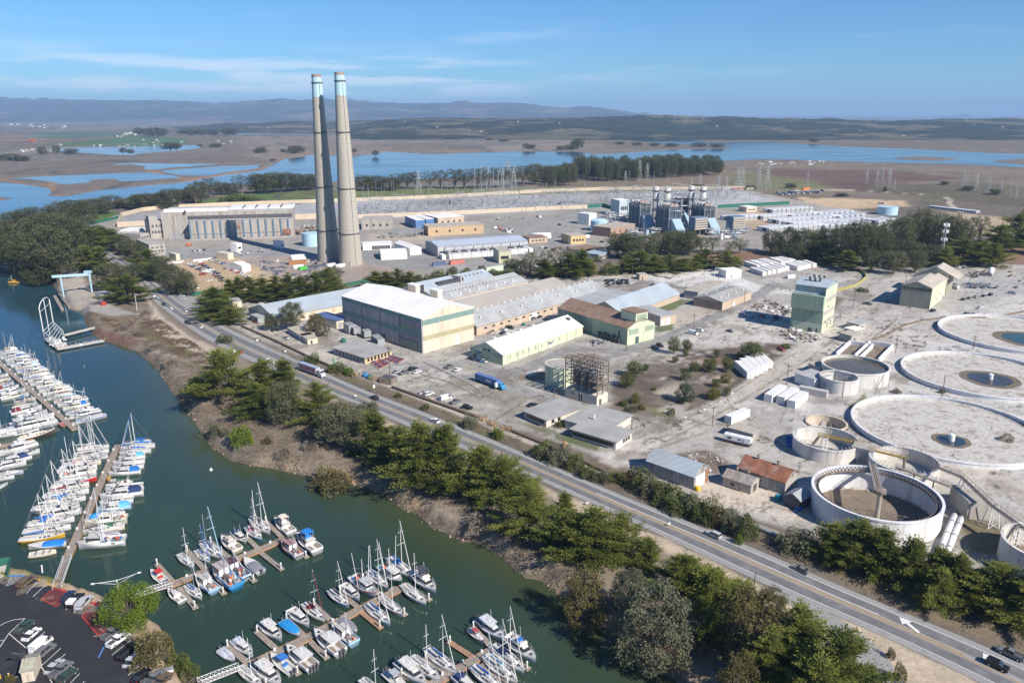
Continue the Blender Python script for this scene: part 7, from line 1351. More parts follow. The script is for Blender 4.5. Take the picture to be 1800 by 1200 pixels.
def make_covered(name,full=True):
    L=7.5;B=2.7;h,s,d,st=hull_parts(L,B,1.15,.75,.85);ps= [P_('hull',h,M_GEL,'body',None,True),P_('sheer_stripe',s,M_GEL,'trim'),P_('deck',d,M_GEL,'deck')]
    mb=MB();vs= [];n=9;x0,x1= (-L*.47,L*.40) if full else (-L*.45,L*.12)
    for i in range(n):
        t=i/(n-1);x=x0+(x1-x0)*t;tt= (x+L/2)/L;b=B/2*1.03*(1 if tt < .4 else max(.08,1-((tt-.4)/.6)**2.3));hz_=.55*math.sin(math.pi*min(1,max(.08,t*.9+.08)))**.6;zb=.75+.4*max(0,(tt-.3)/.7)**1.6
        vs += [(x,-b,zb-.1),(x,-b*.7,zb+hz_*.6),(x,0,zb+hz_),(x,b*.7,zb+hz_*.6),(x,b,zb-.1)]
    fs= [(i*5+k,(i+1)*5+k,(i+1)*5+k+1,i*5+k+1) for i in range(n-1) for k in range(4)]+[tuple(range(5)),tuple(range((n-1)*5+4,(n-1)*5-1,-1))]
    mb.add(vs,fs);ps.append(P_('tarpaulin',mb,M_CANVAS,'canvas'));ps.append(P_('outboard',MB().box(-L/2-.5,-L/2,-.25,.25,.5,1.4),M_DSTEEL));return proto(name,*ps)
def make_yacht(name):
    L=10;B=2.7;h,s,d,st=hull_parts(L,B,1.55,1.0,.85);ps= [P_('hull',h,M_GEL,'body',None,True),P_('sheer_stripe',s,M_GEL,'trim'),P_('deck',d,M_GEL,'deck'),P_('cabin',blockm(-3.6,2.4,1.05,.6,1.1,1.9,.9,1.2),M_GEL,'deck')]
    w=MB();w.add(blockm(-3.2,2.2,1.03,.62,1.4,1.75,.93,.5,.1).v,[(0,1,5,4),(1,2,6,5),(2,3,7,6)]);ps.append(P_('window',w,M_GLASS,None,3));ps.append(P_('upper_deck',blockm(-4.2,.8,1.0,.7,1.9,2.05,.97,.2),M_GEL,'deck'));ps.append(P_('bridge',blockm(-1.6,.6,.8,.6,2.05,2.6,.9,.7),M_GEL,'deck'));w=MB();w.add(blockm(-1.4,.62,.81,.62,2.2,2.48,.93,.4).v,[(0,1,5,4),(1,2,6,5),(2,3,7,6)]);ps.append(P_('bridge_window',w,M_GLASS));ps.append(P_('radar_arch',MB().tube((-2.2,-.8,2.0),(-2.5,-.7,3.0),.09,n=4).tube((-2.2,.8,2.0),(-2.5,.7,3.0),.09,n=4).tube((-2.5,-.7,3.0),(-2.5,.7,3.0),.1,n=4),M_WMETAL));ps.append(P_('bow_rail',railing(L,B,1.4,.1,.49),M_CHROME));return proto(name,*ps)
def make_skiff(name):
    L=4.2;B=1.7;h,s,d,st=hull_parts(L,B,.7,.5,.8);ps= [P_('hull',h,M_GEL,'body',None,True),P_('sheer_stripe',s,M_GEL,'trim'),P_('floor',blockm(-1.9,1.2,.65,.5,.3,.53,1),M_GEL,'deck')];t=MB()
    for x in (-1.2,0,1.0): t.box(x,x+.3,-.65,.65,.54,.62)
    ps.append(P_('thwart',t,M_WOOD));return proto(name,*ps)
BK=dict(sail=make_sail('sailboat'),sailn=make_sail('sailboat',3.0,12,False,jib=False),ketch=make_sail('sailboat',3.3,13,ketch=True,dodger=True),saild=make_sail('sailboat',3.2,13,dodger=True),fly=make_cruiser('motor_cruiser'),flyc=make_cruiser('motor_cruiser',canvas=True),exp=make_cruiser('motor_cruiser',fly=False,canvas=True),pil=make_cruiser('pilot_boat',fly=False,hard=True,outb=2),walk=make_cruiser('motor_cruiser',fly=False,hard=True,outb=3),cud=make_cruiser('motor_cruiser',fly=False),fish=make_fishing('fishing_boat'),fishn=make_fishing('fishing_boat',poles=False,clutter=26,house=2.2),work=make_fishing('work_boat',poles=False,clutter=12,house=.6),con=make_console('centre_console'),cov=make_covered('covered_boat'),covh=make_covered('covered_boat',False),yacht=make_yacht('yacht'),skiff=make_skiff('skiff'))
KL=dict(skiff=4.2,con=8.5,cov=7.5,covh=7.5)
W1,W2= (.68,.68,.67),(.60,.58,.54);NAVY,BLUE,LBLUE,RED,MAR,GREY_,GRN,YEL,BRN,TEAL,CREAM,TAN= (.03,.05,.14),(.02,.16,.52),(.38,.58,.72),(.52,.04,.035),(.20,.03,.04),(.38,.39,.42),(.03,.13,.09),(.58,.36,.05),(.11,.06,.055),(.10,.42,.45),(.70,.64,.52),(.45,.38,.30)
def boat(kind,px,py,d,L,label,body=W1,trim=None,canvas=BLUE,deck=W2,jib=None,house=W1,z=DZ,cat='boat',group='boats in the marina',pos=None,rz=None):
    if pos is None:
        a=P(px,py,z+.6);b=P(px+d[0]*.2,py+d[1]*.2,z+.6);v=b-a;rz=math.atan2(v.y,v.x);pos=Vector((a.x,a.y,z))
    s_=L/KL.get(kind,10.0)
    return inst(BK[kind],pos,rz,s_,label,'sailboat' if kind in ('sail','sailn','ketch','saild') else cat,group,dict(body=body,trim=trim or body,canvas=canvas,deck=deck,jib=jib or W2,house=house,deck2=deck))
# docks
M_PILE=mat('white capped pile',(.62,.60,.56),.8,vary=.2,scale=1.5)
def slab(mb,a,b,w,z0,z1):
    d= (b-a).normalized();s_=Vector((-d.y,d.x,0))*w/2;q= [a-s_,b-s_,b+s_,a+s_];mb.prism([(v.x,v.y) for v in q],z0,z1)
def dock(label,main,fingers,w=2.2,wf=1.5,m=M_DECK,new=(),piles=True,side=None):
    p= [P(*q,DZ+.6) for q in main];t=empty('dock',(p[0].x,p[0].y,DZ),0,label,'dock');o=t.location
    zl=Vector((o.x,o.y,0));mb=MB()
    for k,(a,b) in enumerate(zip(p,p[1:])): slab(mb,a-zl,b-zl,w,.25+.012*k,.65+.012*k)
    mb.build('walkway',m,t);mb=MB()
    for a,b in zip(p,p[1:]):
        d= (b-a).normalized();s_=Vector((-d.y,d.x,0))*(w/2+.06)
        for sg in (-1,1): slab(mb,a-zl+s_*sg,b-zl+s_*sg,.12,.15,.74)
    mb.build('edge_beam',M_NEWWOOD,t)
    for i,(fa,fb) in enumerate(fingers):
        a,b=P(*fa,DZ+.6)-zl,P(*fb,DZ+.6)-zl;d= (b-a).normalized();a=a+d*(w/2+.15);mb=MB();slab(mb,a,b,wf,.24,.62);f=mb.build('finger',M_NEWWOOD if i in new else m,t)
        if piles:
            q=b+zl-d*.6;pl=empty('mooring_pile',(q.x,q.y,DZ-3),0,f'white capped mooring pile at the {ordn(i)} finger of the {label.split(",")[0]}','pile','mooring piles');MB().tube((0,0,0),(0,0,5.2),.22,n=8).build('post',M_PILE,pl);MB().tube((0,0,5.2),(0,0,5.6),.26,.05,n=8).build('cap',M_WMETAL,pl)
    for a,b in zip(p,p[1:]):
        n=max(1,int((b-a).length/9));bx=MB()
        for i in range(n):
            q=a.lerp(b,(i+.5)/n)-zl;d= (b-a).normalized();s_=Vector((-d.y,d.x,0))*(w*.36);bx.box(q.x+s_.x-.25,q.x+s_.x+.25,q.y+s_.y-.25,q.y+s_.y+.25,.66,1.35)
        bx.build('power_pedestal',M_WMETAL,t)
    return t
def gangway(label,top,bot,w=1.6):
    a,b=P(*top,.1),P(*bot,DZ+.7);t=empty('gangway',(b.x,b.y,b.z),0,label,'gangway');a=a-b;b=Vector((0,0,0));d= (a-b).normalized();s_=Vector((-d.y,d.x,0)).normalized()*w/2;mb=MB()
    mb.add([b-s_,a-s_,a+s_,b+s_],[(0,1,2,3)]);zd=Vector((0,0,-.18));mb.add([b-s_+zd,a-s_+zd,a+s_+zd,b+s_+zd],[(3,2,1,0)]);mb.build('ramp',M_DECK,t);r=MB();n=10;up=Vector((0,0,1.05))
    for sg in (-1,1):
        r.tube(b+s_*sg+up,a+s_*sg+up,.07,n=4).tube(b+s_*sg,a+s_*sg,.08,n=4)
        for i in range(n+1): q=b.lerp(a,i/n)+s_*sg;r.tube(q,q+up,.05,n=4)
        for i in range(n): r.tube(b.lerp(a,i/n)+s_*sg,b.lerp(a,(i+1)/n)+s_*sg+up,.04,n=3)
    r.build('truss_rail',M_WMETAL,t);return t
UL,DR= (-36,-29),(36,30)
dock('near marina dock, the longest with a gangway at its left end',[(428,1173),(540,1120),(634,1069),(714,1028)],[((437,1166),(398,1133)),((488,1142),(450,1108)),((537,1119),(502,1086)),((584,1092),(550,1060)),((631,1068),(596,1039)),((672,1048),(637,1016)),((708,1030),(682,1003)),((438,1170),(470,1206)),((494,1145),(525,1184)),((541,1122),(575,1156)),((592,1096),(618,1124)),((632,1072),(670,1103)),((678,1049),(713,1080)),((711,1031),(757,1054))],new=(11,))
gangway('slatted gangway down to the near marina dock',(352,1200),(424,1172));gangway('slatted gangway down to the middle marina dock beside the bright tree',(238,1047),(300,1028))
dock('middle marina dock, short with boats on both sides',[(298,1028),(362,1003),(410,984),(455,966),(500,946)],[((306,1024),(275,990)),((362,1002),(328,966)),((408,984),(369,951)),((455,965),(434,944)),((498,946),(466,915)),((312,1028),(344,1068)),((364,1006),(394,1043)),((411,988),(448,1021)),((455,968),(496,1000)),((500,948),(540,979))])
dock('lower right marina dock, cut by the bottom of the picture',[(740,1214),(763,1200),(800,1178),(835,1158),(866,1141)],[((836,1157),(788,1126)),((867,1139),(830,1100)),((790,1184),(745,1154)),((868,1142),(930,1175)),((841,1160),(895,1206)),((760,1202),(702,1184))],m=M_DECK,new=(0,))
D0,D1= (118,980),(208,781)
dock('long left dock, running out from the car park gangway',[(118,980),(148,914),(180,842),(208,781)],[])
gangway('white railed gangway down to the long left dock',(100,1034),(119,980),2.0)
E0,E1= (-20,622),(132,755)
dock('far left dock, crowded with boats on both sides',[(-40,605),(10,647),(60,690),(132,755)],[])
F0,F1= (-60,870),(108,752)
# boats on the near dock
boat('covh',400,1151,DR,6.8,'small boat under a pale grey tarpaulin left of the first finger',GREY_,canvas=(.50,.52,.56));boat('exp',428,1139,DR,8.5,'cuddy boat with a lilac grey cover and outboard by the gangway',W1,canvas=(.48,.49,.58));boat('pil',478,1111,DR,9.5,'aluminium sport boat with white cabin and red and blue bow gear',(.60,.62,.63),trim=(.45,.46,.48))
boat('cov',512,1104,DR,8.2,'boat wholly wrapped in a bright blue tarpaulin',W1,canvas=(.02,.27,.62));boat('cud',527,1087,DR,9.2,'white cuddy cruiser beside the blue wrapped boat',W1);boat('saild',553,1077,DR,10.5,'cream sailboat with maroon canvas and furled maroon jib',CREAM,canvas=MAR,jib=MAR);boat('sail',596,1052,DR,9.8,'slim white sailboat with navy boom cover and blue dodger',W1,trim=BLUE,canvas=NAVY)
boat('cud',617,1042,DR,8.8,'small white pocket cruiser between sailboat and trawler',W1);boat('fish',640,1033,DR,11.5,'grey troller with tall outriggers and a red waterline',(.42,.43,.44),trim=RED,deck=(.45,.45,.45));boat('ketch',664,1019,DR,10.5,'grey white ketch packed among the trollers',(.62,.64,.68),canvas=(.45,.48,.58));boat('fish',687,1013,DR,11.5,'white troller with a dark green stern',GRN,trim=GRN,deck=W2);boat('saild',704,999,DR,12.5,'large white sloop with bright blue covers and the tallest mast',W1,trim=W2,canvas=(.03,.16,.45))
boat('sailn',440,1189,DR,9.5,'white sailboat at the bottom edge beside the gangway',W1,canvas=NAVY);boat('walk',472,1187,DR,10.5,'white walkaround cruiser cut by the bottom edge',W1);boat('con',495,1166,UL,9.2,'centre console boat with blue seat covers and twin outboards',W1,canvas=(.04,.18,.48));boat('walk',527,1157,UL,11,'white hardtop fishing cruiser with three outboards',W1);boat('pil',576,1130,UL,11.5,'white pilothouse boat with red lettered stern and cluttered cockpit',W1);boat('work',603,1116,UL,10,'pale blue work boat with a grey tarpaulin amidships',LBLUE,deck=(.5,.47,.42));boat('cov',613,1099,DR,7.8,'small boat under a dark grey cover behind the work boat',GREY_,canvas=(.24,.24,.26));boat('sail',665,1081,DR,11,'white sailboat with a bright blue mast base and turquoise stern',W1,trim=TEAL,canvas=BLUE);boat('sailn',688,1066,DR,10,'white sailboat with a navy stripe and pink trim next to the brown finger',W1,trim=(.5,.2,.25));boat('sailn',728,1046,DR,11.5,'greyish sloop at the dock end inside the flybridge cruiser',(.58,.58,.56));boat('flyc',746,1025,DR,11.5,'white flybridge cruiser with a dark canvas top at the dock end',W1,canvas=(.07,.07,.09));boat('skiff',571,1139,DR,4,'grey rubber dinghy on the finger by the pilothouse boat',(.3,.3,.32))
# boats on the middle dock
boat('con',278,1013,UL,8.6,'red and white runabout moored farthest left',W1,trim=RED,canvas=RED);boat('cud',308,1047,UL,7.8,'small white cuddy boat below the gangway',W1);boat('sail',341,1041,DR,9.2,'small white sailboat with a bright blue boom cover',W1,canvas=BLUE);boat('sailn',328,986,DR,9.8,'white sloop with a bare mast outside the second finger',W1,canvas=GREY_);boat('sail',357,978,DR,9,'white sailboat with blue furled jib and blue stripe on deck',W1,canvas=(.04,.12,.38),jib=BLUE);boat('ketch',373,969,DR,12,'weathered white ketch with two masts and grey covers',W2,canvas=(.35,.38,.45),jib=LBLUE);boat('work',361,1027,UL,10.5,'blue hulled fishing boat with a maroon hatch tarp',(.34,.50,.68),trim=BLUE,deck=(.5,.45,.4));boat('fishn',396,1017,UL,13.5,'big bright blue fishing boat heaped with red and white gear',(.05,.26,.52),trim=(.03,.16,.4),deck=(.42,.37,.33));boat('fishn',414,1004,UL,11.5,'pale blue boat with a brown awning and blue tarp aft',(.45,.58,.68),deck=BRN,trim=LBLUE);boat('covh',444,994,UL,9.8,'white sailboat hull under a grey shelter cover',W1,canvas=(.22,.23,.26));boat('fly',404,957,UL,10.5,'cream sportfisher with a flybridge frame',CREAM,canvas=TAN);boat('exp',422,945,DR,8.5,'white cruiser with a navy windscreen cover',W1,canvas=NAVY);boat('saild',447,938,DR,10,'pale blue sailboat beside the mid dock finger',LBLUE,canvas=(.5,.2,.25));boat('ketch',459,926,DR,12.5,'cream ketch with two tall masts near the dock end',CREAM,canvas=TAN);boat('flyc',498,926,UL,11,'white flybridge cruiser with a cream top at the outer finger',W1,canvas=CREAM);boat('work',511,966,UL,11,'grey trawler with a red and blue littered deck',(.50,.50,.52),trim=MAR,deck=(.35,.2,.18));boat('flyc',540,956,UL,12.5,'white cruiser with a bright blue bimini top',W1,canvas=(.02,.2,.6),trim=NAVY)
# lower right dock
boat('con',838,1116,DR,6.2,'little boat with pink and red gear on the lower dock',W1,trim=RED,canvas=(.4,.08,.1));boat('pil',864,1108,DR,10.5,'grey aluminium pilothouse boat at the top of the lower dock',(.42,.44,.48),trim=(.3,.32,.36),deck=(.55,.56,.58));boat('fly',916,1142,DR,11,'white sportfisher at the right end of the lower dock',W1);boat('saild',893,1159,DR,12,'white sloop under a navy awning beside the sportfisher',W1,canvas=NAVY);boat('sail',880,1178,DR,12,'cream sloop with a pale blue dodger',CREAM,canvas=LBLUE);boat('sail',776,1163,DR,11.2,'white sloop with a royal blue sail bag',W1,canvas=(.03,.17,.42));boat('sailn',748,1176,DR,11,'white sloop with a green boom cover on the lower dock',W1,canvas=GRN);boat('pil',724,1184,DR,10.5,'white cabin boat with twin outboards left of the sloops',W1);boat('con',697,1197,DR,8.5,'white console boat with outboards at the bottom edge',W1,canvas=GREY_);boat('sail',856,1194,DR,11,'white sailboat with a bright blue cover at the bottom edge',W1,canvas=BLUE);boat('exp',822,1206,DR,9,'white cruiser just entering at the bottom edge',W1,canvas=NAVY);boat('sailn',658,1214,DR,10,'sailboat whose mast rises at the bottom edge left of the lower dock',W1)
# boats along the long left dock and the far left dock: berth by berth
def berths(A,B,side,items,dock_name,t0=.02,t1=.98,off=1.6):
    a,b=P(*A,DZ),P(*B,DZ);d= (b-a).normalized();s_=Vector((-d.y,d.x,0))*side;n=len(items)
    for i,it in enumerate(items):
        kind,L,lab,kw=it;t=t0+(t1-t0)*(i+.5)/n;L *= rnd.uniform(.86,1.04);q=a.lerp(b,t)+s_*(off+L/2+rnd.uniform(-.3,1.6));flip=kw.pop('flip',False);v=s_ if flip else -s_
        boat(kind,0,0,None,L,lab,pos=Vector((q.x,q.y,DZ)),rz=math.atan2(v.y,v.x)+rnd.uniform(-.05,.05),group=f'boats berthed at the {dock_name}',**kw)
SP= ['navy','royal blue','cream','maroon','grey','green','tan','pale blue'];SPC= [NAVY,BLUE,CREAM,MAR,GREY_,GRN,TAN,LBLUE]
berths(D0,D1,1,[('covh',11,'white sailboat with a big blue boom tent nearest the shore',dict(canvas=(.02,.2,.58),flip=True)),('sail',12.5,'yellow hulled sailboat behind the one with a blue boom tent',dict(body=YEL,trim=YEL,canvas=(.05,.15,.4))),('sailn',14.5,'long white sloop with twin bare masts behind the yellow one',dict()),('saild',14,'white sloop with bright blue canvas fore and aft',dict(canvas=BLUE)),('fly',13,'white motor cruiser with a dark helm cover among sailboats',dict(canvas=NAVY)),('sail',13.5,'white sloop with slim wooden trim ahead of the cruiser',dict(trim=BRN,canvas=CREAM)),('saild',12.5,'white sloop with rumpled bright blue cockpit cover',dict(canvas=(.03,.18,.5))),('sail',14,'large white sloop with maroon boom cover',dict(canvas=MAR)),('exp',13,'white express cruiser with rigging poles',dict(canvas=W2)),('sail',13.5,'white boat with a scarlet hull side',dict(body=RED,trim=RED,canvas=W2,deck=W1)),('fish',13,'white trawler with cabin windows behind the scarlet hull',dict(deck=CREAM)),('fly',13,'white cruiser with a red and white flag cover',dict(canvas=RED)),('ketch',13,'pale cream ketch in the left row',dict(body=CREAM,canvas=TAN)),('sail',13,'white sloop with a blue waterline and timber coaming',dict(trim=NAVY,canvas=BRN)),('sailn',12,'white sloop with three close masts behind near the dock end',dict(canvas=GREY_)),('ketch',12,'white ketch with light sails at the outer left end',dict(canvas=W2))],'long left dock',.07,1.0)
berths(D0,D1,-1,[('fish',12.5,'white fishing boat with its poles up nearest the gangway',dict(deck=(.5,.48,.44),flip=False)),('cov',11.5,'boat under a pale grey cover behind the white fishing boat',dict(canvas=(.42,.41,.43))),('ketch',12,'cream ketch with dark green sail covers',dict(body=CREAM,canvas=GRN)),('work',12,'cream trawler with a row of square cabin windows',dict(body=CREAM,deck=CREAM)),('covh',11,'boat half draped in a bright sky blue tarpaulin',dict(canvas=(.03,.32,.72),flip=True)),('exp',11,'pale blue boat with turquoise and blue sheets over it',dict(body=LBLUE,canvas=(.12,.45,.7))),('cud',11,'white boat with a grey patched awning aft',dict(canvas=GREY_)),('exp',13,'white cruiser with dark blue side screens',dict(canvas=NAVY)),('fly',12,'white flybridge cruiser with a maroon cockpit',dict(canvas=MAR)),('con',9,'small white boat with green fenders',dict(canvas=GRN)),('skiff',4.5,'grey inflatable dinghy alongside the dock',dict(body=(.55,.55,.55),off=0) if 0 else dict(body=(.55,.55,.55))),('exp',11,'white cabin boat with a bright blue bonnet cover and red door',dict(canvas=(.03,.17,.5))),('cud',11,'white pocket cruiser near the outer right pile',dict()),('cud',11,'white boat with a teal cover amidships',dict(canvas=TEAL)),('exp',10,'white boat with a turquoise tarpaulin over its cockpit',dict(canvas=(.15,.45,.55))),('sail',11,'white sloop with a royal blue sail cover in the right row',dict(canvas=BLUE)),('sail',11.5,'white sloop with blue jib near the outer right end',dict(canvas=BLUE,jib=BLUE)),('saild',11,'blue hulled sailboat at the outer right end',dict(body=(.12,.3,.55),canvas=BLUE))],'long left dock',.02,1.0)
def many(n,names,tail):
    out= []
    for i in range(n):
        k,L,txt,kw=names[i % len(names)];c= (i*3+i//len(names)) % 8;kw=dict(kw);kw.setdefault('canvas',SPC[c]);kw.setdefault('trim',rnd.choice([W2,NAVY,BLUE,MAR,W1,GRN]));kw.setdefault('deck',rnd.choice([W2,W1,CREAM,(.5,.5,.5),TAN]));out.append((k,L*rnd.uniform(.92,1.06),f'{txt}, {SP[c]} canvas, {ordn(i)} along the {tail}',kw))
    return out
berths(E1,E0,-1,many(22,[('sail',12,'white sloop',dict()),('fly',12,'white motor cruiser',dict()),('sailn',12,'white bare masted sloop',dict()),('exp',11,'white express cruiser',dict()),('fishn',11.5,'white cluttered fishing boat',dict(deck=(.5,.46,.4))),('saild',12.5,'white sloop with dodger',dict())],'far left dock channel side'),'far left dock',.02,1.0)
berths(E1,E0,1,[('yacht',24,'largest white motor yacht with long dark windows',dict(flip=True)),('yacht',17,'white motor yacht with black side windows beside the largest one',dict())]+many(16,[('fly',12,'white motor cruiser',dict()),('exp',11,'white express cruiser',dict()),('sail',11,'white sloop',dict()),('con',9,'white console boat',dict()),('cud',11,'white cabin boat',dict())],'far left dock inner side'),'far left dock',.06,1.0)
# a third dock just inside the left edge
dock('left edge dock, mostly outside the picture',[(-90,905) if 0 else (-120,800),(-30,790),(30,778),(100,752) if 0 else (60,768)],[],piles=False)
boat('ketch',65,766,(60,-16),13.5,'dark brown hulled ketch with varnished cabin at the left edge',(.12,.09,.08),trim=BRN,deck=CREAM,canvas=W2);boat('fly',32,790,(-50,14),13,'white flybridge cruiser with pale canvas at the left edge',W1,canvas=LBLUE);boat('walk',44,800,(50,-14),10,'white open boat with grey deck nose at the left edge',W1);boat('exp',22,812,(-48,13),12,'white cruiser with dark window strip at the left edge',W1,canvas=NAVY);boat('exp',14,820,(52,-10),11.5,'white boat with a long black cover at the left edge',W1,canvas=(.08,.08,.1));boat('con',16,832,(50,-6),9,'grey blue console boat by a pile at the left edge',(.4,.43,.5),canvas=GREY_);boat('sailn',-4,842,(50,-8),10,'pale sailboat bow peeping in at the left edge',W1);boat('sailn',0,766,(50,-8),12,'white sloop at the left edge behind the ketch',W1);boat('cov',0,855,(40,-20),6,'small covered boat lowest at the left edge',W1,canvas=GREY_);boat('sail',30,752,(50,-14),11,'navy covered sailboat squeezed behind the brown ketch',W1,canvas=NAVY)
boat('skiff',110,747,(30,30),6,'small red decked wooden launch at the dock head',W2,trim=BRN,deck=RED);boat('skiff',123,735,(30,-4),4.5,'tan rowing boat by the dock head',TAN);boat('skiff',130,745,(30,26),5,'grey dinghy moored at the dock corner',GREY_)
boat('skiff',75,972,(50,-8),7,'low cream skiff lying outside the blue boom tent boat',CREAM);boat('skiff',192,838,(4,-12),3.6,'bright yellow kayak on the long left dock',YEL,trim=YEL,deck=YEL,z=DZ+.66)
boat('work',25,496,(20,-1),8,'yellow barge lying off the wooded left shore',(.65,.38,.03),trim=(.6,.35,.03),deck=(.62,.36,.03),house=(.65,.38,.03))
for i,(x,y) in enumerate(((277,990),(298,1022),(316,1020),(343,1068))): pass
# buoy
p=P(371,826,DZ);t=empty('buoy',p,0,'small white mooring buoy in open water','buoy');MB().lathe([(.05,-.5),(.55,-.1),(.6,.2),(.3,.7),(.01,.8)],14).build('float',M_WMETAL,t,True);MB().tube((0,0,.7),(0,0,1.3),.06,n=5).build('staff',M_STEEL,t)
# loading pier, boat lift and gantry on the left shore
p=P(98,606,DZ);t=empty('loading_pier',(p.x,p.y,DZ),0,'U shaped loading pier with a tall hooped white frame','pier');o=Vector((p.x,p.y,0))
def LP(x,y,z=1.2): q=P(x,y,DZ+z)-o;return Vector((q.x,q.y,z))
mb=MB();slab(mb,LP(100,613),LP(182,598),3.6,.8,1.3);slab(mb,LP(112,589,2.2),LP(188,570,2.2),3.4,1.9,2.3);mb.prism([tuple(LP(*q)[:2]) for q in ((78,597),(90,590),(118,606),(100,614))],.803,1.4);mb.build('deck',mat('bleached pier timber',(.50,.46,.40),.9,vary=.25,scale=1),t);mb=MB()
for q in ((80,598),(90,605),(100,613),(118,608),(135,604),(150,601),(165,599),(120,588),(140,583),(158,578)): a=LP(*q);mb.tube((a.x,a.y,-2),(a.x,a.y,2.2),.25,n=6)
mb.build('pile',M_WOOD,t);a,b,c=LP(79,598),LP(96,580),LP(88,590);hp=MB();ht_=H(78,598,530,DZ)
arc= [Vector((a.x+(b.x-a.x)*f,a.y+(b.y-a.y)*f,ht_-2.6+2.6*math.sin(math.pi*f)**.6)) for f in np.linspace(0,1,9)]
hp.tube((a.x,a.y,1.2),(a.x,a.y,ht_-2.6),.26,n=6).tube((b.x,b.y,1.2),(b.x,b.y,ht_-2.6),.26,n=6)
for u,v in zip(arc,arc[1:]): hp.tube(u,v,.26,n=6)
m_= (a+b)/2;hp.tube((m_.x,m_.y,1.2),(m_.x,m_.y,ht_),.2,n=6);hp.tube((a.x,a.y,ht_*.78),(b.x,b.y,ht_*.78),.12,n=4);hp.build('hoop_frame',M_WMETAL,t);fr=MB()
for f in np.linspace(0,1,6):
    u=a.lerp(LP(100,612),f);v=b.lerp(LP(112,590),f);fr.tube((u.x,u.y,6.5-2.2*f),(v.x,v.y,6.5-2.2*f),.16,n=4).tube((u.x,u.y,1.2),(u.x,u.y,6.5-2.2*f),.14,n=4).tube((v.x,v.y,1.2),(v.x,v.y,6.5-2.2*f),.14,n=4)
u0,u1,v0,v1=a,LP(100,612),b,LP(112,590);fr.tube((u0.x,u0.y,6.5),(u1.x,u1.y,4.3),.16,n=4).tube((v0.x,v0.y,6.5),(v1.x,v1.y,4.3),.16,n=4);fr.build('canopy_frame',M_WMETAL,t);mb=MB()
for k in range(16): q=LP(rnd.uniform(84,112),rnd.uniform(596,610));mb.box(q.x,q.x+rnd.uniform(.5,1.6),q.y,q.y+rnd.uniform(.5,1.4),1.42,rnd.uniform(1.8,3.2))
mb.build('stacked_gear',M_WMETAL,t);r=MB()
for f in np.linspace(0,1,12): q=LP(100,613).lerp(LP(182,598),f);r.tube((q.x,q.y+1.2,1.3),(q.x,q.y+1.2,2.3),.07,n=4)
r.build('rail_post',M_WMETAL,t)
t=empty('gantry_crane',P(130,520,0),0,'pale blue gantry crane over the old boat slip','crane');o=Vector(t.location);A=P(112,520,-1)-o;B=P(162,514,0)-o;hh=H(112,520,492);g=MB();hb=hh+1
g.tube((A.x,A.y,-2),(A.x,A.y,hb),.5,.6,n=6);g.build('leg',M_LBLUE,t);g=MB();g.tube((B.x,B.y,0),(B.x,B.y,hb),.5,.7,n=6);g.build('leg',M_LBLUE,t);d= (B-A).normalized();A2=A-d*5;g=MB();slab(g,Vector((A2.x,A2.y,0)),Vector((B.x,B.y,0))+d*1,1.4,hb,hb+1.6);g.build('beam',M_LBLUE,t);MB().box(B.x-3,B.x+1.6,B.y-1.2,B.y+1.2,hb+1.62,hb+3.2).build('hoist_house',M_LBLUE,t)
for i,(a,b,m,lab) in enumerate((((96,522),(110,546),M_DECK,'leftmost floating work stage under the gantry crane'),((104,518),(123,542),M_NEWWOOD if 0 else M_WOOD,'brown timber float beside the leftmost stage'),((111,515),(128,540),M_WOOD,'narrow timber float next to the brown one'),((125,514),(143,536),M_LBLUE,'pale blue truss lying on the slip under the gantry'))):
    u,v=P(*a,DZ),P(*b,DZ);t=empty('work_float',u,0,lab,'float');mb=MB();slab(mb,Vector((0,0,0)),v-u,2.0,.1,1.2+.2*i);mb.build('stage',m,t);mb=MB()
    for f in (.1,.5,.9): q= (v-u)*f;mb.tube((q.x,q.y,.5),(q.x,q.y,2.6),.15,n=5)
    mb.build('bollard',M_STEEL,t)
# VEHICLES
def wheels(xs_,y,r,w=.24):
    out= []
    for x in xs_:
        for sg in (-1,1):
            out.append(P_('wheel',MB().tube((x,sg*y-w/2,r),(x,sg*y+w/2,r),r,n=12),M_TYRE));out.append(P_('rim',MB().tube((x,sg*y+(w/2+.003 if sg > 0 else -w/2-.03),r),(x,sg*y+(w/2+.03 if sg > 0 else -w/2-.003),r),r*.6,n=10),M_CHROME,None,-1))
    return out
def carproto(name,L,W_,body,glass,extra=(),wx=(-1.35,1.35),wr=.34):
    ps= [P_('body',body,M_PAINT,'body'),P_('window',glass,M_GLASS)]+list(extra)
    for sg in (-1,1): ps.append(P_('headlight',MB().box(L/2-.02,L/2+.03,sg*W_*.34-.18,sg*W_*.34+.18,.62,.78),M_WMETAL));ps.append(P_('tail_light',MB().box(-L/2-.03,-L/2+.02,sg*W_*.38-.14,sg*W_*.38+.14,.72,.92),mat('red lamp glass',(.35,.02,.02),.3)))
    for p in wheels(wx,W_/2-.08,wr): ps.append((p[0],p[1],p[2],len(ps)-1 if p[3] == -1 else None))
    return proto(name,*ps)
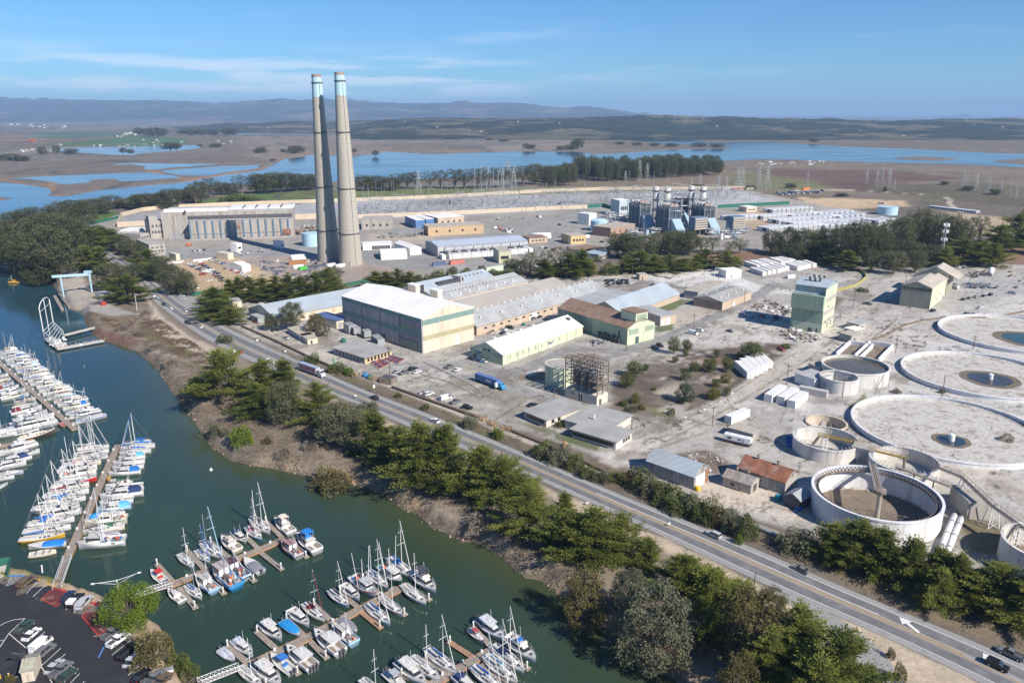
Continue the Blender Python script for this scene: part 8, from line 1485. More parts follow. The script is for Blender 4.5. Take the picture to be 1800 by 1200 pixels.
def shell(L,W_,z0,zs_,cab,zr):
    """lower body + roof; cab=(rear base, rear roof, front roof, front base)"""
    mb=MB();w=W_/2;h=L/2
    prof= [(-h,z0),(h,z0),(h,zs_-.22),(h-.25,zs_-.06),(cab[3],zs_),(cab[0],zs_),(-h+.1,zs_-.02),(-h,zs_-.2)]
    mb.yprism(prof,-w,w)
    r=.82*w;mb.add([(cab[1],-r,zr),(cab[2],-r,zr),(cab[2],r,zr),(cab[1],r,zr),(cab[1]-.05,-r-.03,zr-.07),(cab[2]+.05,-r-.03,zr-.07),(cab[2]+.05,r+.03,zr-.07),(cab[1]-.05,r+.03,zr-.07)],[(0,1,2,3),(4,5,1,0),(5,6,2,1),(6,7,3,2),(7,4,0,3)])
    g=MB();b0,b1=.96*w,r+.02;g.add([(cab[0],-b0,zs_+.003),(cab[3],-b0,zs_+.003),(cab[3],b0,zs_+.003),(cab[0],b0,zs_+.003),(cab[1],-b1,zr-.05),(cab[2],-b1,zr-.05),(cab[2],b1,zr-.05),(cab[1],b1,zr-.05)],[(0,1,5,4),(1,2,6,5),(2,3,7,6),(3,0,4,7)])
    for x0,x1 in (((cab[0]+cab[3])/2-.1,(cab[1]+cab[2])/2-.05),):
        for sg in (-1,1): mb.add([(x0,sg*(b0+.01),zs_),(x0+.12,sg*(b0+.01),zs_),(x1+.12,sg*(b1+.01),zr-.05),(x1,sg*(b1+.01),zr-.05)],[(0,1,2,3) if sg < 0 else (3,2,1,0)])
    return mb,g
b,g=shell(4.6,1.8,.25,.88,(-1.9,-1.05,.25,1.15),1.42);CAR=carproto('car',4.6,1.8,b,g)
b,g=shell(4.7,1.9,.3,1.02,(-2.25,-2.0,.35,1.15),1.72);SUV=carproto('suv',4.7,1.9,b,g,[P_('roof_rail',MB().box(-1.8,.2,-.72,-.68,1.73,1.79).box(-1.8,.2,.68,.72,1.73,1.79),M_DSTEEL)],wr=.37)
b,g=shell(5.5,1.95,.38,1.05,(-.75,-.6,.55,1.3),1.82);PICK=carproto('pickup',5.5,1.95,b,g,[P_('load_bed',MB().box(-2.62,-.85,-.8,.8,1.053,1.07),M_DSTEEL),P_('bed_side',MB().box(-2.72,-.78,-.97,-.85,1.05,1.28).box(-2.72,-.78,.85,.97,1.05,1.28).box(-2.74,-2.64,-.85,.85,1.05,1.28),M_PAINT,'body')],wx=(-1.7,1.75),wr=.4)
b,g=shell(5.6,2.0,.38,1.05,(-2.6,-2.5,.55,1.3),1.85);CAMP=carproto('pickup',5.6,2.0,b,g,[P_('camper_top',MB().box(-2.65,-.75,-.9,.9,1.2,1.9),M_PAINT,'top')],wx=(-1.7,1.75),wr=.4)
b,g=shell(5.4,2.0,.3,1.15,(-.2,.5,1.5,2.2),2.1);VAN=carproto('van',5.4,2.0,b,g,[P_('cargo_body',MB().box(-2.65,.6,-.97,.97,1.153,2.25),M_PAINT,'body')],wx=(-1.6,1.7),wr=.36)
VK=dict(car=CAR,suv=SUV,pickup=PICK,camper=CAMP,van=VAN);VN=dict(car='car',suv='car',pickup='pickup',camper='pickup',van='van')
CC=dict(white=(.78,.78,.77),black=(.012,.012,.014),navy=(.02,.03,.08),silver=(.45,.46,.48),grey=(.16,.165,.175),red=(.33,.02,.025),blue=(.05,.12,.32),brown=(.14,.10,.06),tan=(.40,.34,.26),darkred=(.2,.03,.03),orange=(.5,.12,.04),dkgreen=(.04,.07,.05))
def veh(kind,px,py,d,col,label,group=None,z=.12,top=None,sc=1.0):
    a=P(px,py,z);b=P(px+d[0]*.1,py+d[1]*.1,z);v=b-a
    return inst(VK[kind],(a.x,a.y,z+land(a.x,a.y)),math.atan2(v.y,v.x),sc,label,VN[kind],group,dict(body=CC[col],top=CC[top or col]))
RD,RU= (30,14),(-30,-14)      # along the highway away / towards
g_='traffic on the highway'
for a in ((('suv',1254,942,RU,'silver'),'silver estate car with roof rails on the inland lane'),(('car',1407,1003,RU,'grey'),'grey saloon on the inland lane below the white tank'),(('pickup',1776,1152,RU,'grey'),'dark grey pickup leaving at the right edge'),(('suv',1752,1172,RD,'black'),'black hatchback in the harbour side lane at the bottom right'),(('suv',658,701,RU,'black'),'black car on the inland lane near the offices'),(('car',765,741,RU,'white'),'white saloon with dark roof on the inland lane'),(('car',837,793,RD,'white'),'white car half hidden behind a cypress on the harbour lane'),(('car',326,547,RU,'white'),'white car turning near the plant entrance'),(('car',354,563,RU,'silver'),'pale blue grey car on the inland lane past the entrance'),(('suv',289,537,RD,'navy'),'dark blue car in the harbour lane near the gantry'),(('suv',330,569,RD,'black'),'black car in the harbour lane past the entrance'),(('car',270,521,RD,'white'),'white car at the head of the straight'),(('car',422,620,RD,'red'),'red car partly hidden by the big spreading cypress'),(('van',248,482,RD,'tan'),'tan van under the big cypress where the road appears'),(('car',191,456,RU,'white'),'white car in the far gap between trees'),(('car',203,466,RD,'silver'),'silver car in the far gap between trees'),(('car',320,521,(20,2),'white'),'white car waiting in the plant entrance lane')):
    veh(*a[0],a[1],g_)
# the lettered truck
a,b=P(569,664,.15),P(532,651,.15);d= (b-a);rz=math.atan2(d.y,d.x);t=empty('truck',(a.x,a.y,.12),rz,'articulated lorry with bold red lettering on its pale grey trailer','truck')
tr=MB().box(4.2,18.2,-1.3,1.3,1.15,4.1).build('trailer',M_OBJ,t,color=(.46,.46,.49));MB().box(4.1,18.3,-1.33,1.33,4.103,4.2).build('trailer_roof',M_OBJ,tr,color=(.30,.36,.44));MB().box(4.2,18.2,-1.34,-1.303,3.5,4.1).build('trailer_band',M_OBJ,tr,color=(.16,.24,.34));MB().box(4.2,18.2,1.303,1.34,3.5,4.1).build('trailer_band',M_OBJ,tr,color=(.16,.24,.34))
def text(body,size,loc,rot,m,parent,name='lettering',ex=.01,bold=.0,sx=1):
    c=bpy.data.curves.new(name,'FONT');c.body=body;c.size=size;c.extrude=ex;c.offset=bold;c.align_x='CENTER';c.align_y='CENTER';o=bpy.data.objects.new(name,c);COL.objects.link(o);c.materials.append(m);bpy.context.view_layer.update();me=bpy.data.meshes.new_from_object(o.evaluated_get(bpy.context.evaluated_depsgraph_get()));bpy.data.objects.remove(o);o=add_obj(name,me,parent);o.location=loc;o.rotation_euler=rot;o.scale= (sx,1,1);return o
M_REDL=mat('red lettering',(.45,.03,.03),.6,vary=.05)
text('LAGUNITAS',2.5,(11.2,1.36,2.5),(R(90),0,R(180)),M_REDL,tr,bold=.06,sx=.95)
cb=MB().yprism([(0,.6),(3.4,.6),(3.4,3.3),(2.6,3.7),(1.2,3.5),(.9,2.2),(0,2.0)],-1.2,1.2).build('cab',M_OBJ,t,color=(.55,.56,.58));MB().box(.85,.95,-1.05,1.05,2.3,3.3).build('windscreen',M_GLASS,cb)
for x in (.9,3.2,4.6,15.6,16.9):
    for sg in (-1,1): MB().tube((x,sg*1.05-.2,.5),(x,sg*1.05+.2,.5),.5,n=12).build('wheel',M_TYRE,t)
# blue container lorry parked in the yard
a,b=P(886,686),P(841,670);d=b-a;t=empty('truck',(a.x,a.y,.05),math.atan2(d.y,d.x),'parked blue container lorry with a bright blue cab','truck');L_=d.length
tr=MB().box(3.6,L_+1,-1.3,1.3,1.2,4.0).build('container',M_OBJC,t,color=(.10,.17,.40));MB().box(3.6,L_+1,-1.0,1.0,.8,1.197).build('chassis',M_DSTEEL,t);MB().box(L_*.42,L_*.62,1.303,1.33,1.9,3.1).build('logo_panel',M_OBJ,tr,color=(.65,.66,.7));text('HUB',1.2,(L_*.52,1.35,2.5),(R(90),0,R(180)),M_REDL,tr,bold=.03) if 0 else None
MB().yprism([(0,.6),(2.8,.6),(2.8,3.0),(1.2,3.0),(.9,1.9),(0,1.7)],-1.15,1.15).build('cab',M_OBJ,t,color=(.05,.30,.55));MB().box(1.0,1.08,-1,1,2.0,2.8).build('windscreen',M_GLASS,t);MB().tube((3.4,1.7,1.2),(3.4,1.7,3.0),.75,n=10).build('water_butt',M_WMETAL,t)
for x in (.8,2.5,3.7,L_-1,L_): 
    for sg in (-1,1): MB().tube((x,sg*1.05-.2,.5),(x,sg*1.05+.2,.5),.5,n=12).build('wheel',M_TYRE,t)
# marina car park
PK= (20,-22);g_='cars in the marina car park'
for a,lab,top in ((('camper',48,1024,(20,-14),'brown'),'old brown pickup with camper top by the blue bay',None),(('car',120,1050,PK,'navy'),'navy saloon left of a row of three by the red hatching','navy'),(('camper',133,1058,PK,'black'),'black pickup with a white camper shell','white'),(('camper',148,1062,PK,'silver'),'silver estate pickup right of the row of three','silver'),(('car',197,1060,(12,-10),'white'),'white car peeping out behind the bright green tree',None),(('pickup',198,1116,(22,-16),'grey'),'dark grey pickup in the blue marked bay',None),(('pickup',208,1128,(22,-16),'white'),'white pickup beside the dark grey one',None),(('suv',223,1151,(20,-17),'black'),'black car beside the big olive bush',None),(('car',232,1163,(16,-18),'silver'),'silver green saloon right of the black car',None),(('car',249,1190,(18,-18),'black'),'black car lowest in the shore row',None),(('pickup',272,1196,(18,-17),'grey'),'blue grey pickup at the bottom by the yellow kerb',None),(('pickup',44,1105,(22,-19),'dkgreen'),'dark green pickup topmost in the centre rows',None),(('car',56,1117,(20,-17),'white'),'white sports saloon beside the dark green pickup',None),(('van',73,1137,(20,-17),'white'),'white van in the centre rows',None),(('suv',80,1146,(24,-19),'grey'),'charcoal estate touching the white van',None),(('car',96,1174,(18,-17),'silver'),'silver pale green saloon in the lower centre row',None),(('pickup',108,1180,(22,-19),'grey'),'grey blue pickup in the lower centre row',None),(('car',118,1190,(18,-14),'dkgreen'),'dark green hatchback lowest in the centre row',None),(('pickup',285,1201,(16,-16),'brown'),'brown pickup cut by the bottom edge',None)):
    veh(*a,lab,g_,top=top)
# yards
g_='vehicles in the works yards'
for a,lab in ((('car',699,654,(20,-6),'silver'),'silver car leftmost of the four by the court'),(('pickup',710,657,(20,-6),'grey'),'dark pickup in the four by the court'),(('suv',726,650,(20,-6),'black'),'black car topmost of the four by the court'),(('car',733,655,(20,-6),'white'),'white saloon right of the four by the court'),(('pickup',790,646,(18,-8),'grey'),'dark pickup alone in the works yard'),(('car',804,651,(18,-6),'white'),'white saloon alone in the works yard'),(('pickup',746,692,(18,-4),'silver'),'silver pickup behind a white one by the rail line'),(('suv',754,694,(18,-5),'white'),'white car leftmost on the rail side row'),(('van',783,702,(18,-5),'white'),'white van in the rail side row'),(('pickup',801,708,(18,-6),'grey'),'dark grey pickup in the rail side row'),(('suv',822,718,(18,3),'black'),'black car rightmost in the rail side row'),(('car',936,713,(14,-3),'black'),'black car parked behind the office roof'),(('suv',1151,613,(12,4),'navy'),'dark blue car left of two under the orchard tree'),(('suv',1160,609,(12,4),'black'),'black car right of two under the orchard tree'),(('van',1218,587,(14,3),'white'),'white van by the works road'),(('car',1229,581,(14,3),'white'),'white car by the works road behind the van'),(('car',1283,583,(14,4),'grey'),'dark car alone on the bleached ground'),(('suv',830,632,(10,3),'navy'),'blue car leftmost outside the pale green building'),(('suv',842,635,(10,3),'blue'),'bright blue pickup outside the pale green building'),(('car',850,636,(10,4),'silver'),'silver car outside the pale green building'),(('pickup',897,577,(14,4),'black'),'black pickup in the lane of the tan fronted shed'),(('car',885,580,(14,4),'white'),'white car in the lane of the tan fronted shed'),(('car',884,586,(14,-6),'navy'),'navy car nose out in the lane of the shed'),(('suv',938,561,(14,-4),'grey'),'grey car farther along the lane of the shed'),(('car',948,558,(14,-4),'black'),'black car at the end of the shed lane'),(('car',438,560,(12,2),'white'),'white car by the gable of the long grey shed'),(('car',450,567,(12,2),'darkred'),'dark red car by the gable of the long grey shed'),(('suv',484,581,(14,-3),'black'),'black car under the tall eucalyptus'),(('car',494,580,(14,-3),'navy'),'navy car under the tall eucalyptus'),(('car',503,595,(10,3),'silver'),'silver car by the small huts'),(('car',458,535,(14,-6),'white'),'white car behind the long grey shed'),(('pickup',470,531,(14,-6),'grey'),'grey pickup behind the long grey shed'),(('van',496,528,(14,-6),'white'),'white van behind the long grey shed'),(('car',486,533,(14,-6),'black'),'black car behind the long grey shed'),(('car',1373,615,(8,3),'red'),'small red vehicle near the white containers'),
    (('suv',1640,560 if 0 else 547,(10,-3),'black'),'black car at the foot of the olive building'),(('pickup',1525,535,(14,2),'grey'),'dark pickup on the tracks beside the olive building'),(('van',1678,507,(-14,-3),'white'),'white van by the tall rear wing'),(('pickup',1779,516,(14,2),'silver'),'flatbed truck in the scrap yard'),(('car',1693,527,(12,-4),'black'),'leftmost car of the row on the grass edge'),(('car',1704,525,(12,-4),'grey'),'second car of the row on the grass edge'),(('suv',1715,523,(12,-4),'tan'),'third car of the row on the grass edge'),(('car',1729,521,(12,-4),'navy'),'fourth car of the row on the grass edge'),(('suv',1741,519,(12,-4),'black'),'last car of the row on the grass edge'),(('suv',1700,553,(12,-2),'grey'),'dark car by the rim of the farthest basin'),(('car',1712,553,(12,-2),'silver'),'silver car by the rim of the farthest basin'),(('car',1723,541,(12,-2),'white'),'white car in the pale yard above the basins'),(('car',1340,571 if 0 else 556,(8,4),'red'),'red car in the shade of the mill tower'),(('van',1310,553,(8,3),'white'),'white van in the shade left of the mill tower'),(('suv',1365,560,(10,4),'navy'),'dark car beside the mill tower wall')):
    veh(*a,lab,g_)
for i in range(22):
    r_,c_=divmod(i,8);px,py=1066+c_*5.6+r_*3+(70 if i > 16 else 0),494+r_*4.6+rnd.uniform(-1.5,1)
    veh(rnd.choice(['car','suv','pickup']),px,py,(12,-4),['black','navy','grey','white','black','silver'][i*5 % 6],f'parked vehicle behind the long sheds, {ordn(i)} from the left rear','cars parked behind the sheds')
for i,(px,py) in enumerate([(372,462),(377,464),(383,465.5),(389,467),(394,469),(398,471)]): veh('pickup',px,py-4,(14,1),['white','white','silver','white','blue','white'][i],f'car in the upper column of the sandy car park, {ordn(i)} from the top','cars on the sandy car park')
k=0
for row,(x0,y0,n,dx,dy) in enumerate([(333,464.5,7,4.4,3.0),(350,462,7,5.2,4.4),(364,476,6,5,3.6),(402,471,8,4.8,2.9)]):
    for i in range(n):
        veh(rnd.choice(['suv','car','pickup']),x0+dx*i,y0+dy*i*.75,(14,-1.5),rnd.choice(['white','white','white','silver','navy','black','red'] if i else ['white']),f'car in the {ordn(row)} lower column of the sandy car park, {ordn(i)} from the top','cars on the sandy car park');k += 1
for a,lab in ((('pickup',357,483,(14,-2),'red'),'dark red pickup standing out on the sandy car park'),(('car',345,507,(14,3),'white'),'white car at the near corner of the sandy car park'),(('car',390,494,(14,-1),'black'),'black car on the near side of the sandy car park'),(('car',398,496,(14,-1),'white'),'white car on the near side of the sandy car park'),(('car',368,494,(14,-1),'white'),'white car leftmost of the near group on the sand'),(('car',340,442,(10,2),'silver'),'silver car left of three before the turbine hall'),(('car',349,441,(10,2),'white'),'white car middle of three before the turbine hall'),(('car',360,440,(10,2),'grey'),'dark car right of three before the turbine hall'),(('van',333,432,(12,-1),'orange'),'orange van before the turbine hall buttresses'),(('car',565,478,(12,2),'white'),'white car on the demolition yard left of the chimney'),(('car',556,464,(12,2),'grey'),'grey car at the chimney foot'),(('car',546,484,(12,2),'silver'),'silver car near the chimney yard trees'),(('car',771,453,(10,-2),'white'),'white car at the corner of the battery hall'),(('car',952,435,(10,-2),'white'),'white car left of the group by the control building'),(('car',960,437,(10,-2),'black'),'black car in the group by the control building'),(('pickup',973,440,(10,2),'red'),'red pickup in the group by the control building'),(('suv',984,396,(10,2),'black'),'black car alone in the plant yard'),(('suv',1000,437,(10,2),'grey'),'grey cars row end by the blue roofed shed'),(('car',1058,426,(10,1),'black'),'black car by the small white tanks')):
    veh(*a,lab,'vehicles in the power plant yard')
for i in range(16): veh(rnd.choice(['suv','van','pickup']),1368+i*5.2+rnd.uniform(-1,1),339.5-i*.25+rnd.uniform(-2,2),(10,1),rnd.choice(['white','silver','grey','blue','white']),'vehicle in the far laydown yard beyond the battery rows','vehicles in the far laydown yard',sc=1.5)
for i in range(8): veh(rnd.choice(['car','suv','van']),1512+i*8.5+rnd.uniform(-2,2),464+i*1.2+rnd.uniform(-1,1),(12,3),rnd.choice(['white','silver','grey','black']),f'vehicle parked under the long wood, {ordn(i)} from the left','vehicles under the wood')
# trailer home
a,b=P(1271,776),P(1318,787);d=b-a;t=empty('travel_trailer',a,math.atan2(d.y,d.x),'white travel trailer with a dark swoosh skirt','trailer');L_=d.length;MB().box(0,L_,0,2.6,.6,3.3).build('body',M_WMETAL,t);MB().box(-.02,L_+.02,-.04,-.003,.55,1.3).build('skirt',M_OBJ,t,color=(.10,.07,.09));MB().box(L_+.003,L_+.05,.1,2.5,.6,1.5).build('end_skirt',M_OBJ,t,color=(.10,.07,.09));MB().box(L_*.15,L_*.3,-.05,-.003,1.9,2.6).build('window',M_GLASS,t);MB().box(L_*.55,L_*.64,-.05,-.003,2.0,2.6).build('window',M_GLASS,t);MB().box(L_*.70,L_*.76,-.05,-.003,.9,2.8).build('door',M_GREY,t)
for x in (.2,.5,.8): MB().box(L_*x,L_*x+.7,1,1.7,3.303,3.6).build('roof_vent',M_WMETAL,t)
for x in (.45,.55): MB().tube((L_*x,-.1,.4),(L_*x,.3,.4),.4,n=10).build('wheel',M_TYRE,t)
# SMALL THINGS
# red court with blue picnic tables
for i,q in enumerate(([(650,637),(666,628),(686,640),(667,650)],[(671,632),(686,624),(712,632),(700,640)])):
    a,b_,c,d= [P(*k) for k in q];o=a;t=empty('court',a,0,['red paved court nearer the office','red paved court nearer the warehouse'][i],'court');me_=MB();me_.prism([((v-o).x,(v-o).y) for v in (a,b_,c,d)],-.2,.1);me_.build('paving',M_CBRICK,t)
    ks=MB()
    for u,v in ((a,b_),(b_,c),(c,d),(d,a)): slab(ks,u-o,v-o,.3,.0,.35)
    ks.build('kerb',M_CONC,t)
    for j in range(6):
        p=a.lerp(b_,.25+.5*(j%2)).lerp(d.lerp(c,.25+.5*(j%2)),(.2+.3*(j//2)));tb=empty('picnic_table',(p.x,p.y,.1),.4,f'blue picnic table on the {["nearer", "farther"][i]} red court, {ordn(j)} of six','table','blue picnic tables');MB().box(-.9,.9,-.4,.4,.7,.78).build('top',M_OBJ,tb,color=(.05,.09,.30));MB().box(-.9,.9,-.9,-.6,.42,.48).build('bench',M_OBJ,tb,color=(.05,.09,.30));MB().box(-.9,.9,.6,.9,.42,.48).build('bench',M_OBJ,tb,color=(.05,.09,.30));MB().box(-.7,-.6,-.7,.7,0,.7).box(.6,.7,-.7,.7,0,.7).build('leg',M_DSTEEL,tb)
# rail side pipe runs and cribs
def pipeline(label,pts,r,m,z):
    p= [P(*q,z) for q in pts];t=empty('pipeline',(p[0].x,p[0].y,0),0,label,'pipe');o=Vector(t.location);mb=MB()
    for u,v in zip(p,p[1:]): mb.tube(u-o,v-o,r,n=8)
    mb.build('pipe',m,t);mb=MB()
    for u,v in zip(p,p[1:]):
        n=max(1,int((v-u).length/6))
        for i in range(n): q=u.lerp(v,(i+.5)/n)-o;mb.box(q.x-.3,q.x+.3,q.y-.3,q.y+.3,0,z)
    mb.build('support',M_CONC,t)
M_BPIPE=mat('brown lagged pipe',(.19,.14,.10),.9,vary=.3,scale=1)
pipeline('fat brown lagged pipe along the rail line past the parked cars',[(425,572),(480,596),(545,627),(590,646),(620,660)],.55,M_BPIPE,.8)
pipeline('fat brown lagged pipe from the brown skip to the timber crossing',[(690,679),(760,704),(830,728),(848,735)],.6,M_BPIPE,.8)
pipeline('brown pipe behind the hedge below the offices',[(890,752),(950,776),(1030,812),(1110,850)],.5,M_BPIPE,.7);pipeline('pale pipe emerging from the hedge below the corrugated sheds',[(1230,886),(1300,912),(1380,946)],.55,M_STEEL,.8)
M_YT=mat('raw yellow timber',(.52,.36,.19),.9,vary=.2,scale=1)
for i,(x,y,n) in enumerate(((625,660,9),(655,668,8),(668,671,6),(846,738,8),(866,748,9),(890,756,6))):
    p=P(x,y);t=empty('timber_crib',p,R(-38),['pile of yellow timber at the red court corner','yellow timber crib beside the blue tarp','yellow timber crib by the brown skip','yellow timber trestle at the end of the brown pipe','yellow timber trestle right of the rail crossing','small yellow timber stack by the bushes'][i],'timber');mb=MB()
    for k in range(n): mb.tube((rnd.uniform(-2.5,2.5),rnd.uniform(-1.5,1.5),rnd.uniform(.1,1.6)),(rnd.uniform(-2.5,2.5),rnd.uniform(-1.5,1.5),rnd.uniform(.1,1.6)),.16,n=4)
    for sx in (-2,2):
        for sy in (-1,1): mb.tube((sx,sy,0),(sx,sy,1.7),.16,n=4)
    for sy in (-1,1): mb.tube((-2.3,sy,1.6),(2.3,sy,1.6),.15,n=4).tube((-2.3,sy,.9),(2.3,sy,.9),.15,n=4)
    mb.build('timber',M_YT,t)
h=House('skip','open rust brown skip at the rail line',(677,668),(688,677),(699,671),2.8,0,'R',M_RUSTST,M_DSTEEL,'skip',over=-.3,parapet=.02)
for lab,x,y,m,s_ in (('bright blue tarpaulin heap by the timber cribs',643,662,mat('blue tarp',(.04,.22,.45),.7),1.6),('green bin beside the blue tarpaulin heap',650,665,M_GREENTARP,1.5),('red machine by the far slip road',182,536,mat('red paint',(.40,.05,.03),.6),2.0),('white rubble heap beside the bare slip',178,500,M_CONC,2.6),('orange heap at the rail line below the offices',993,784,mat('orange tarp',(.50,.27,.12),.8),1.4),('bright blue water butt under the canopy shed',1403,895,mat('blue drum plastic',(.03,.16,.48),.5),1.3),('teal tank lying in front of the rusty shed',1368,878,mat('teal tank',(.03,.25,.30),.6),1.5),('yellow bundle at the door of the corrugated shed',1226,861,mat('yellow bundle',(.6,.42,.03),.7),1.2),('green skip bin by the warehouse chillers',604,601,M_GREENTARP,1.8),('large dark green water tank in the shed lane',908,567,M_GREENTARP,2.4),('dark green bin by the shed lane cars',920,572,M_GREENTARP,1.3),('green bin against the pale green mill end',1118,602,M_GREENTARP,1.5)):
    p=P(x,y);t=empty('yard_store',p,rnd.random(),lab,'bin' if 'bin' in lab else 'store');MB().lathe([(s_*.8,0),(s_*.85,s_*.7),(s_*.6,s_*1.15),(.01,s_*1.25)],12).build('body',m,t);MB().box(-s_*.7,s_*.7,-s_*.7,s_*.7,-.05,.12).build('base',M_WOOD,t)
# chillers beside the warehouse
for i,(x,y,w) in enumerate(((616,585,7),(653,602,11),(636,592,5))):
    p=P(x,y);t=empty('chiller',p,R(-62),['boxy grey chiller nearest the annex','large louvred chiller on legs by the warehouse wall','small dark chiller between the two'][i],'chiller');MB().box(0,w,0,4,1.0,4.4).build('casing',M_STEEL,t);MB().box(.3,w-.3,-.1,-.003,1.4,3.9).build('louvre',M_DSTEEL,t);MB().box(.1,.4,.2,.5,0,.997).box(w-.4,w-.1,.2,.5,0,.997).box(.1,.4,3.4,3.8,0,.997).box(w-.4,w-.1,3.4,3.8,0,.997).build('leg',M_DSTEEL,t)
# scrap, debris and drum heaps: one object per heap
def heap(name,label,px,n,hmax,mats,spread=None,cat='scrap heap',smin=.3,smax=1.6):
    pts=wpts(px);o=Vector((sum(p[0] for p in pts)/len(pts),sum(p[1] for p in pts)/len(pts),0));t=empty(name,o,0,label,cat);xs_= [p[0] for p in pts];ys_= [p[1] for p in pts];mbs= [MB() for _ in mats]
    for k in range(n):
        x,y=rnd.uniform(min(xs_),max(xs_)),rnd.uniform(min(ys_),max(ys_))
        if not inside(np.array([x]),np.array([y]),pts)[0]: continue
        s_=rnd.uniform(smin,smax);mb=mbs[k % len(mats)];zz=rnd.uniform(0,hmax*.5)+(float(ground_z(np.array([x]),np.array([y]))[0][0]) if name == 'rip_rap' else 0);i0=len(mb.v);mb.box(-s_,s_,-s_*rnd.uniform(.2,.8),s_*rnd.uniform(.2,.8),0,s_*rnd.uniform(.2,.7));a=rnd.uniform(0,3.1);ca,sa=math.cos(a),math.sin(a);tl=rnd.uniform(-.4,.4)
        mb.v[i0:] = [(x-o.x+u*ca-v*sa,y-o.y+u*sa+v*ca,zz+w+u*tl) for u,v,w in mb.v[i0:]]
    for mb,(pn,m) in zip(mbs,mats):
        if mb.v: mb.build(pn,m,t)['kind'] ='stuff'
    return t
M_DRUM=mat('blue drum plastic',(.03,.16,.48),.5,vary=.15)
heap('rubble_heap','white broken rubble heap in front of the mill tower',[(1370,584),(1400,575),(1450,588),(1430,605),(1385,600)],130,1.2,[('slab',M_TWALL2),('shard',M_CONC),('scrap',M_RUSTST)],cat='rubble')
p=P(1392,778);
for i in range(24):
    x,y=1384+(i%6)*3.2+rnd.uniform(-1,1),771+(i//6)*4.6+rnd.uniform(-1,1);t=empty('drum',P(x,y),rnd.random(),'blue plastic drum in the heap beside the settling tank','drum','blue drums by the tank');MB().lathe([(.36,0),(.4,.3),(.4,.75),(.34,1.0),(.01,1.02)],10).build('body',M_DRUM,t)
heap('scrap_yard','long strip of mixed scrap beside the olive building',[(1688,498),(1740,500),(1755,508),(1700,508)],90,2.5,[('scrap',M_DSTEEL),('rusty_scrap',M_RUSTST),('drum_scrap',M_STEEL),('blue_scrap',M_BLUEST)]);heap('scrap_yard','dark heaped machinery in the middle of the scrap yard',[(1700,482),(1735,476),(1745,488),(1712,490)],80,3,[('scrap',M_DSTEEL),('rusty_scrap',M_RUSTST)])
heap('scrap_yard','rows of old vehicles and frames at the top of the scrap yard',[(1655,464),(1700,466),(1708,472),(1665,474)],70,2.5,[('frame',M_WMETAL),('scrap',M_DSTEEL),('rusty_scrap',M_RUSTST)]);heap('scrap_yard','yellow and rust digger parts at the right of the scrap yard',[(1765,476),(1785,476),(1785,488),(1765,488)],40,3,[('digger_part',mat('ochre machine paint',(.42,.27,.10),.7)),('rusty_scrap',M_RUSTST)]);heap('scrap_yard','dark scrap at the right picture edge',[(1785,492),(1810,490),(1810,508),(1780,506)],50,3,[('scrap',M_DSTEEL),('pale_scrap',M_STEEL)]);heap('scrap_yard','jumble of machinery behind the shade of the mill tower',[(1318,534),(1350,528),(1392,545),(1390,560),(1345,556)],90,2.5,[('scrap',M_DSTEEL),('pale_scrap',M_WMETAL),('rusty_scrap',M_RUSTST)])
p=P(1740,484);t=empty('scrap_vessel',(p.x,p.y,1.2),R(50),'white cylinder vessel tipped up in the scrap yard','vessel');MB().tube((0,0,0),(5,0,3),2.0,n=14).build('shell',M_WMETAL,t,True);MB().box(-1,1,-1.5,1.5,-1.2,-.4).build('cradle',M_RUSTST,t)
heap('pump_heap','dark racks and pallets outside the tan fronted shed',[(872,573),(890,569),(896,574),(878,579)],40,1.6,[('pallet',M_RUSTST),('rack',M_DSTEEL)],smax=.9);heap('pump_heap','red and grey machines at the corner of the tan fronted shed',[(846,583),(868,577),(872,583),(852,588)],36,1.6,[('machine',mat('red machine paint',(.35,.10,.06),.7)),('casing',M_WMETAL),('scrap',M_DSTEEL)],smax=.9);heap('pump_heap','pipes and pumps heaped between green mill and long building',[(1030,600),(1068,596),(1072,604),(1040,608)],60,1.4,[('pump',M_STEEL),('scrap',M_DSTEEL)],smax=1.0);heap('demolition_heap','tangled dark demolition scrap beyond the chimneys',[(640,396),(680,392),(690,396),(650,400)],60,5,[('scrap',M_DSTEEL),('rusty_scrap',M_RUSTST)],smin=1,smax=4);heap('demolition_heap','tangled scrap between turbine hall and chimneys',[(520,404),(555,398),(560,410),(525,414)],70,6,[('scrap',M_DSTEEL),('rusty_scrap',M_RUSTST),('concrete',M_CONC)],smin=1,smax=4);heap('stored_gear','rows of white crates and red machines in the plant yard',[(870,398),(905,404),(900,412),(868,402)],50,2.5,[('scrap',M_DSTEEL),('red_machine',MATS['red machine paint']),('crate',M_WMETAL)],smin=.8,smax=2.5);heap('stored_gear','row of round drums behind the boilers',[(1265,362),(1305,358),(1306,362),(1268,366)],40,2,[('drum_scrap',M_DSTEEL),('reel',M_TAN)],smin=1,smax=2);heap('stored_gear','low supplies scattered along the switchyard kerb',[(860,384),(1030,376),(1030,379),(862,388)],70,1,[('slab',M_WHITE),('scrap',M_DSTEEL)],smin=.8,smax=2.6);heap('stored_gear','scattered gear in the turbine hall forecourt',[(330,446),(470,438),(500,440),(420,450)],60,1.5,[('barrier',M_WHITE),('scrap',M_RUSTST),('crate',M_STEEL)],smin=.5,smax=1.8);heap('stored_gear','scattered parts on the solar panel yard',[(440,460),(560,455),(610,480),(500,495)],60,1,[('panel',mat('solar panel blue',(.05,.06,.10),.4)),('crate',M_WHITE),('scrap',M_STEEL)],smin=.6,smax=1.8)
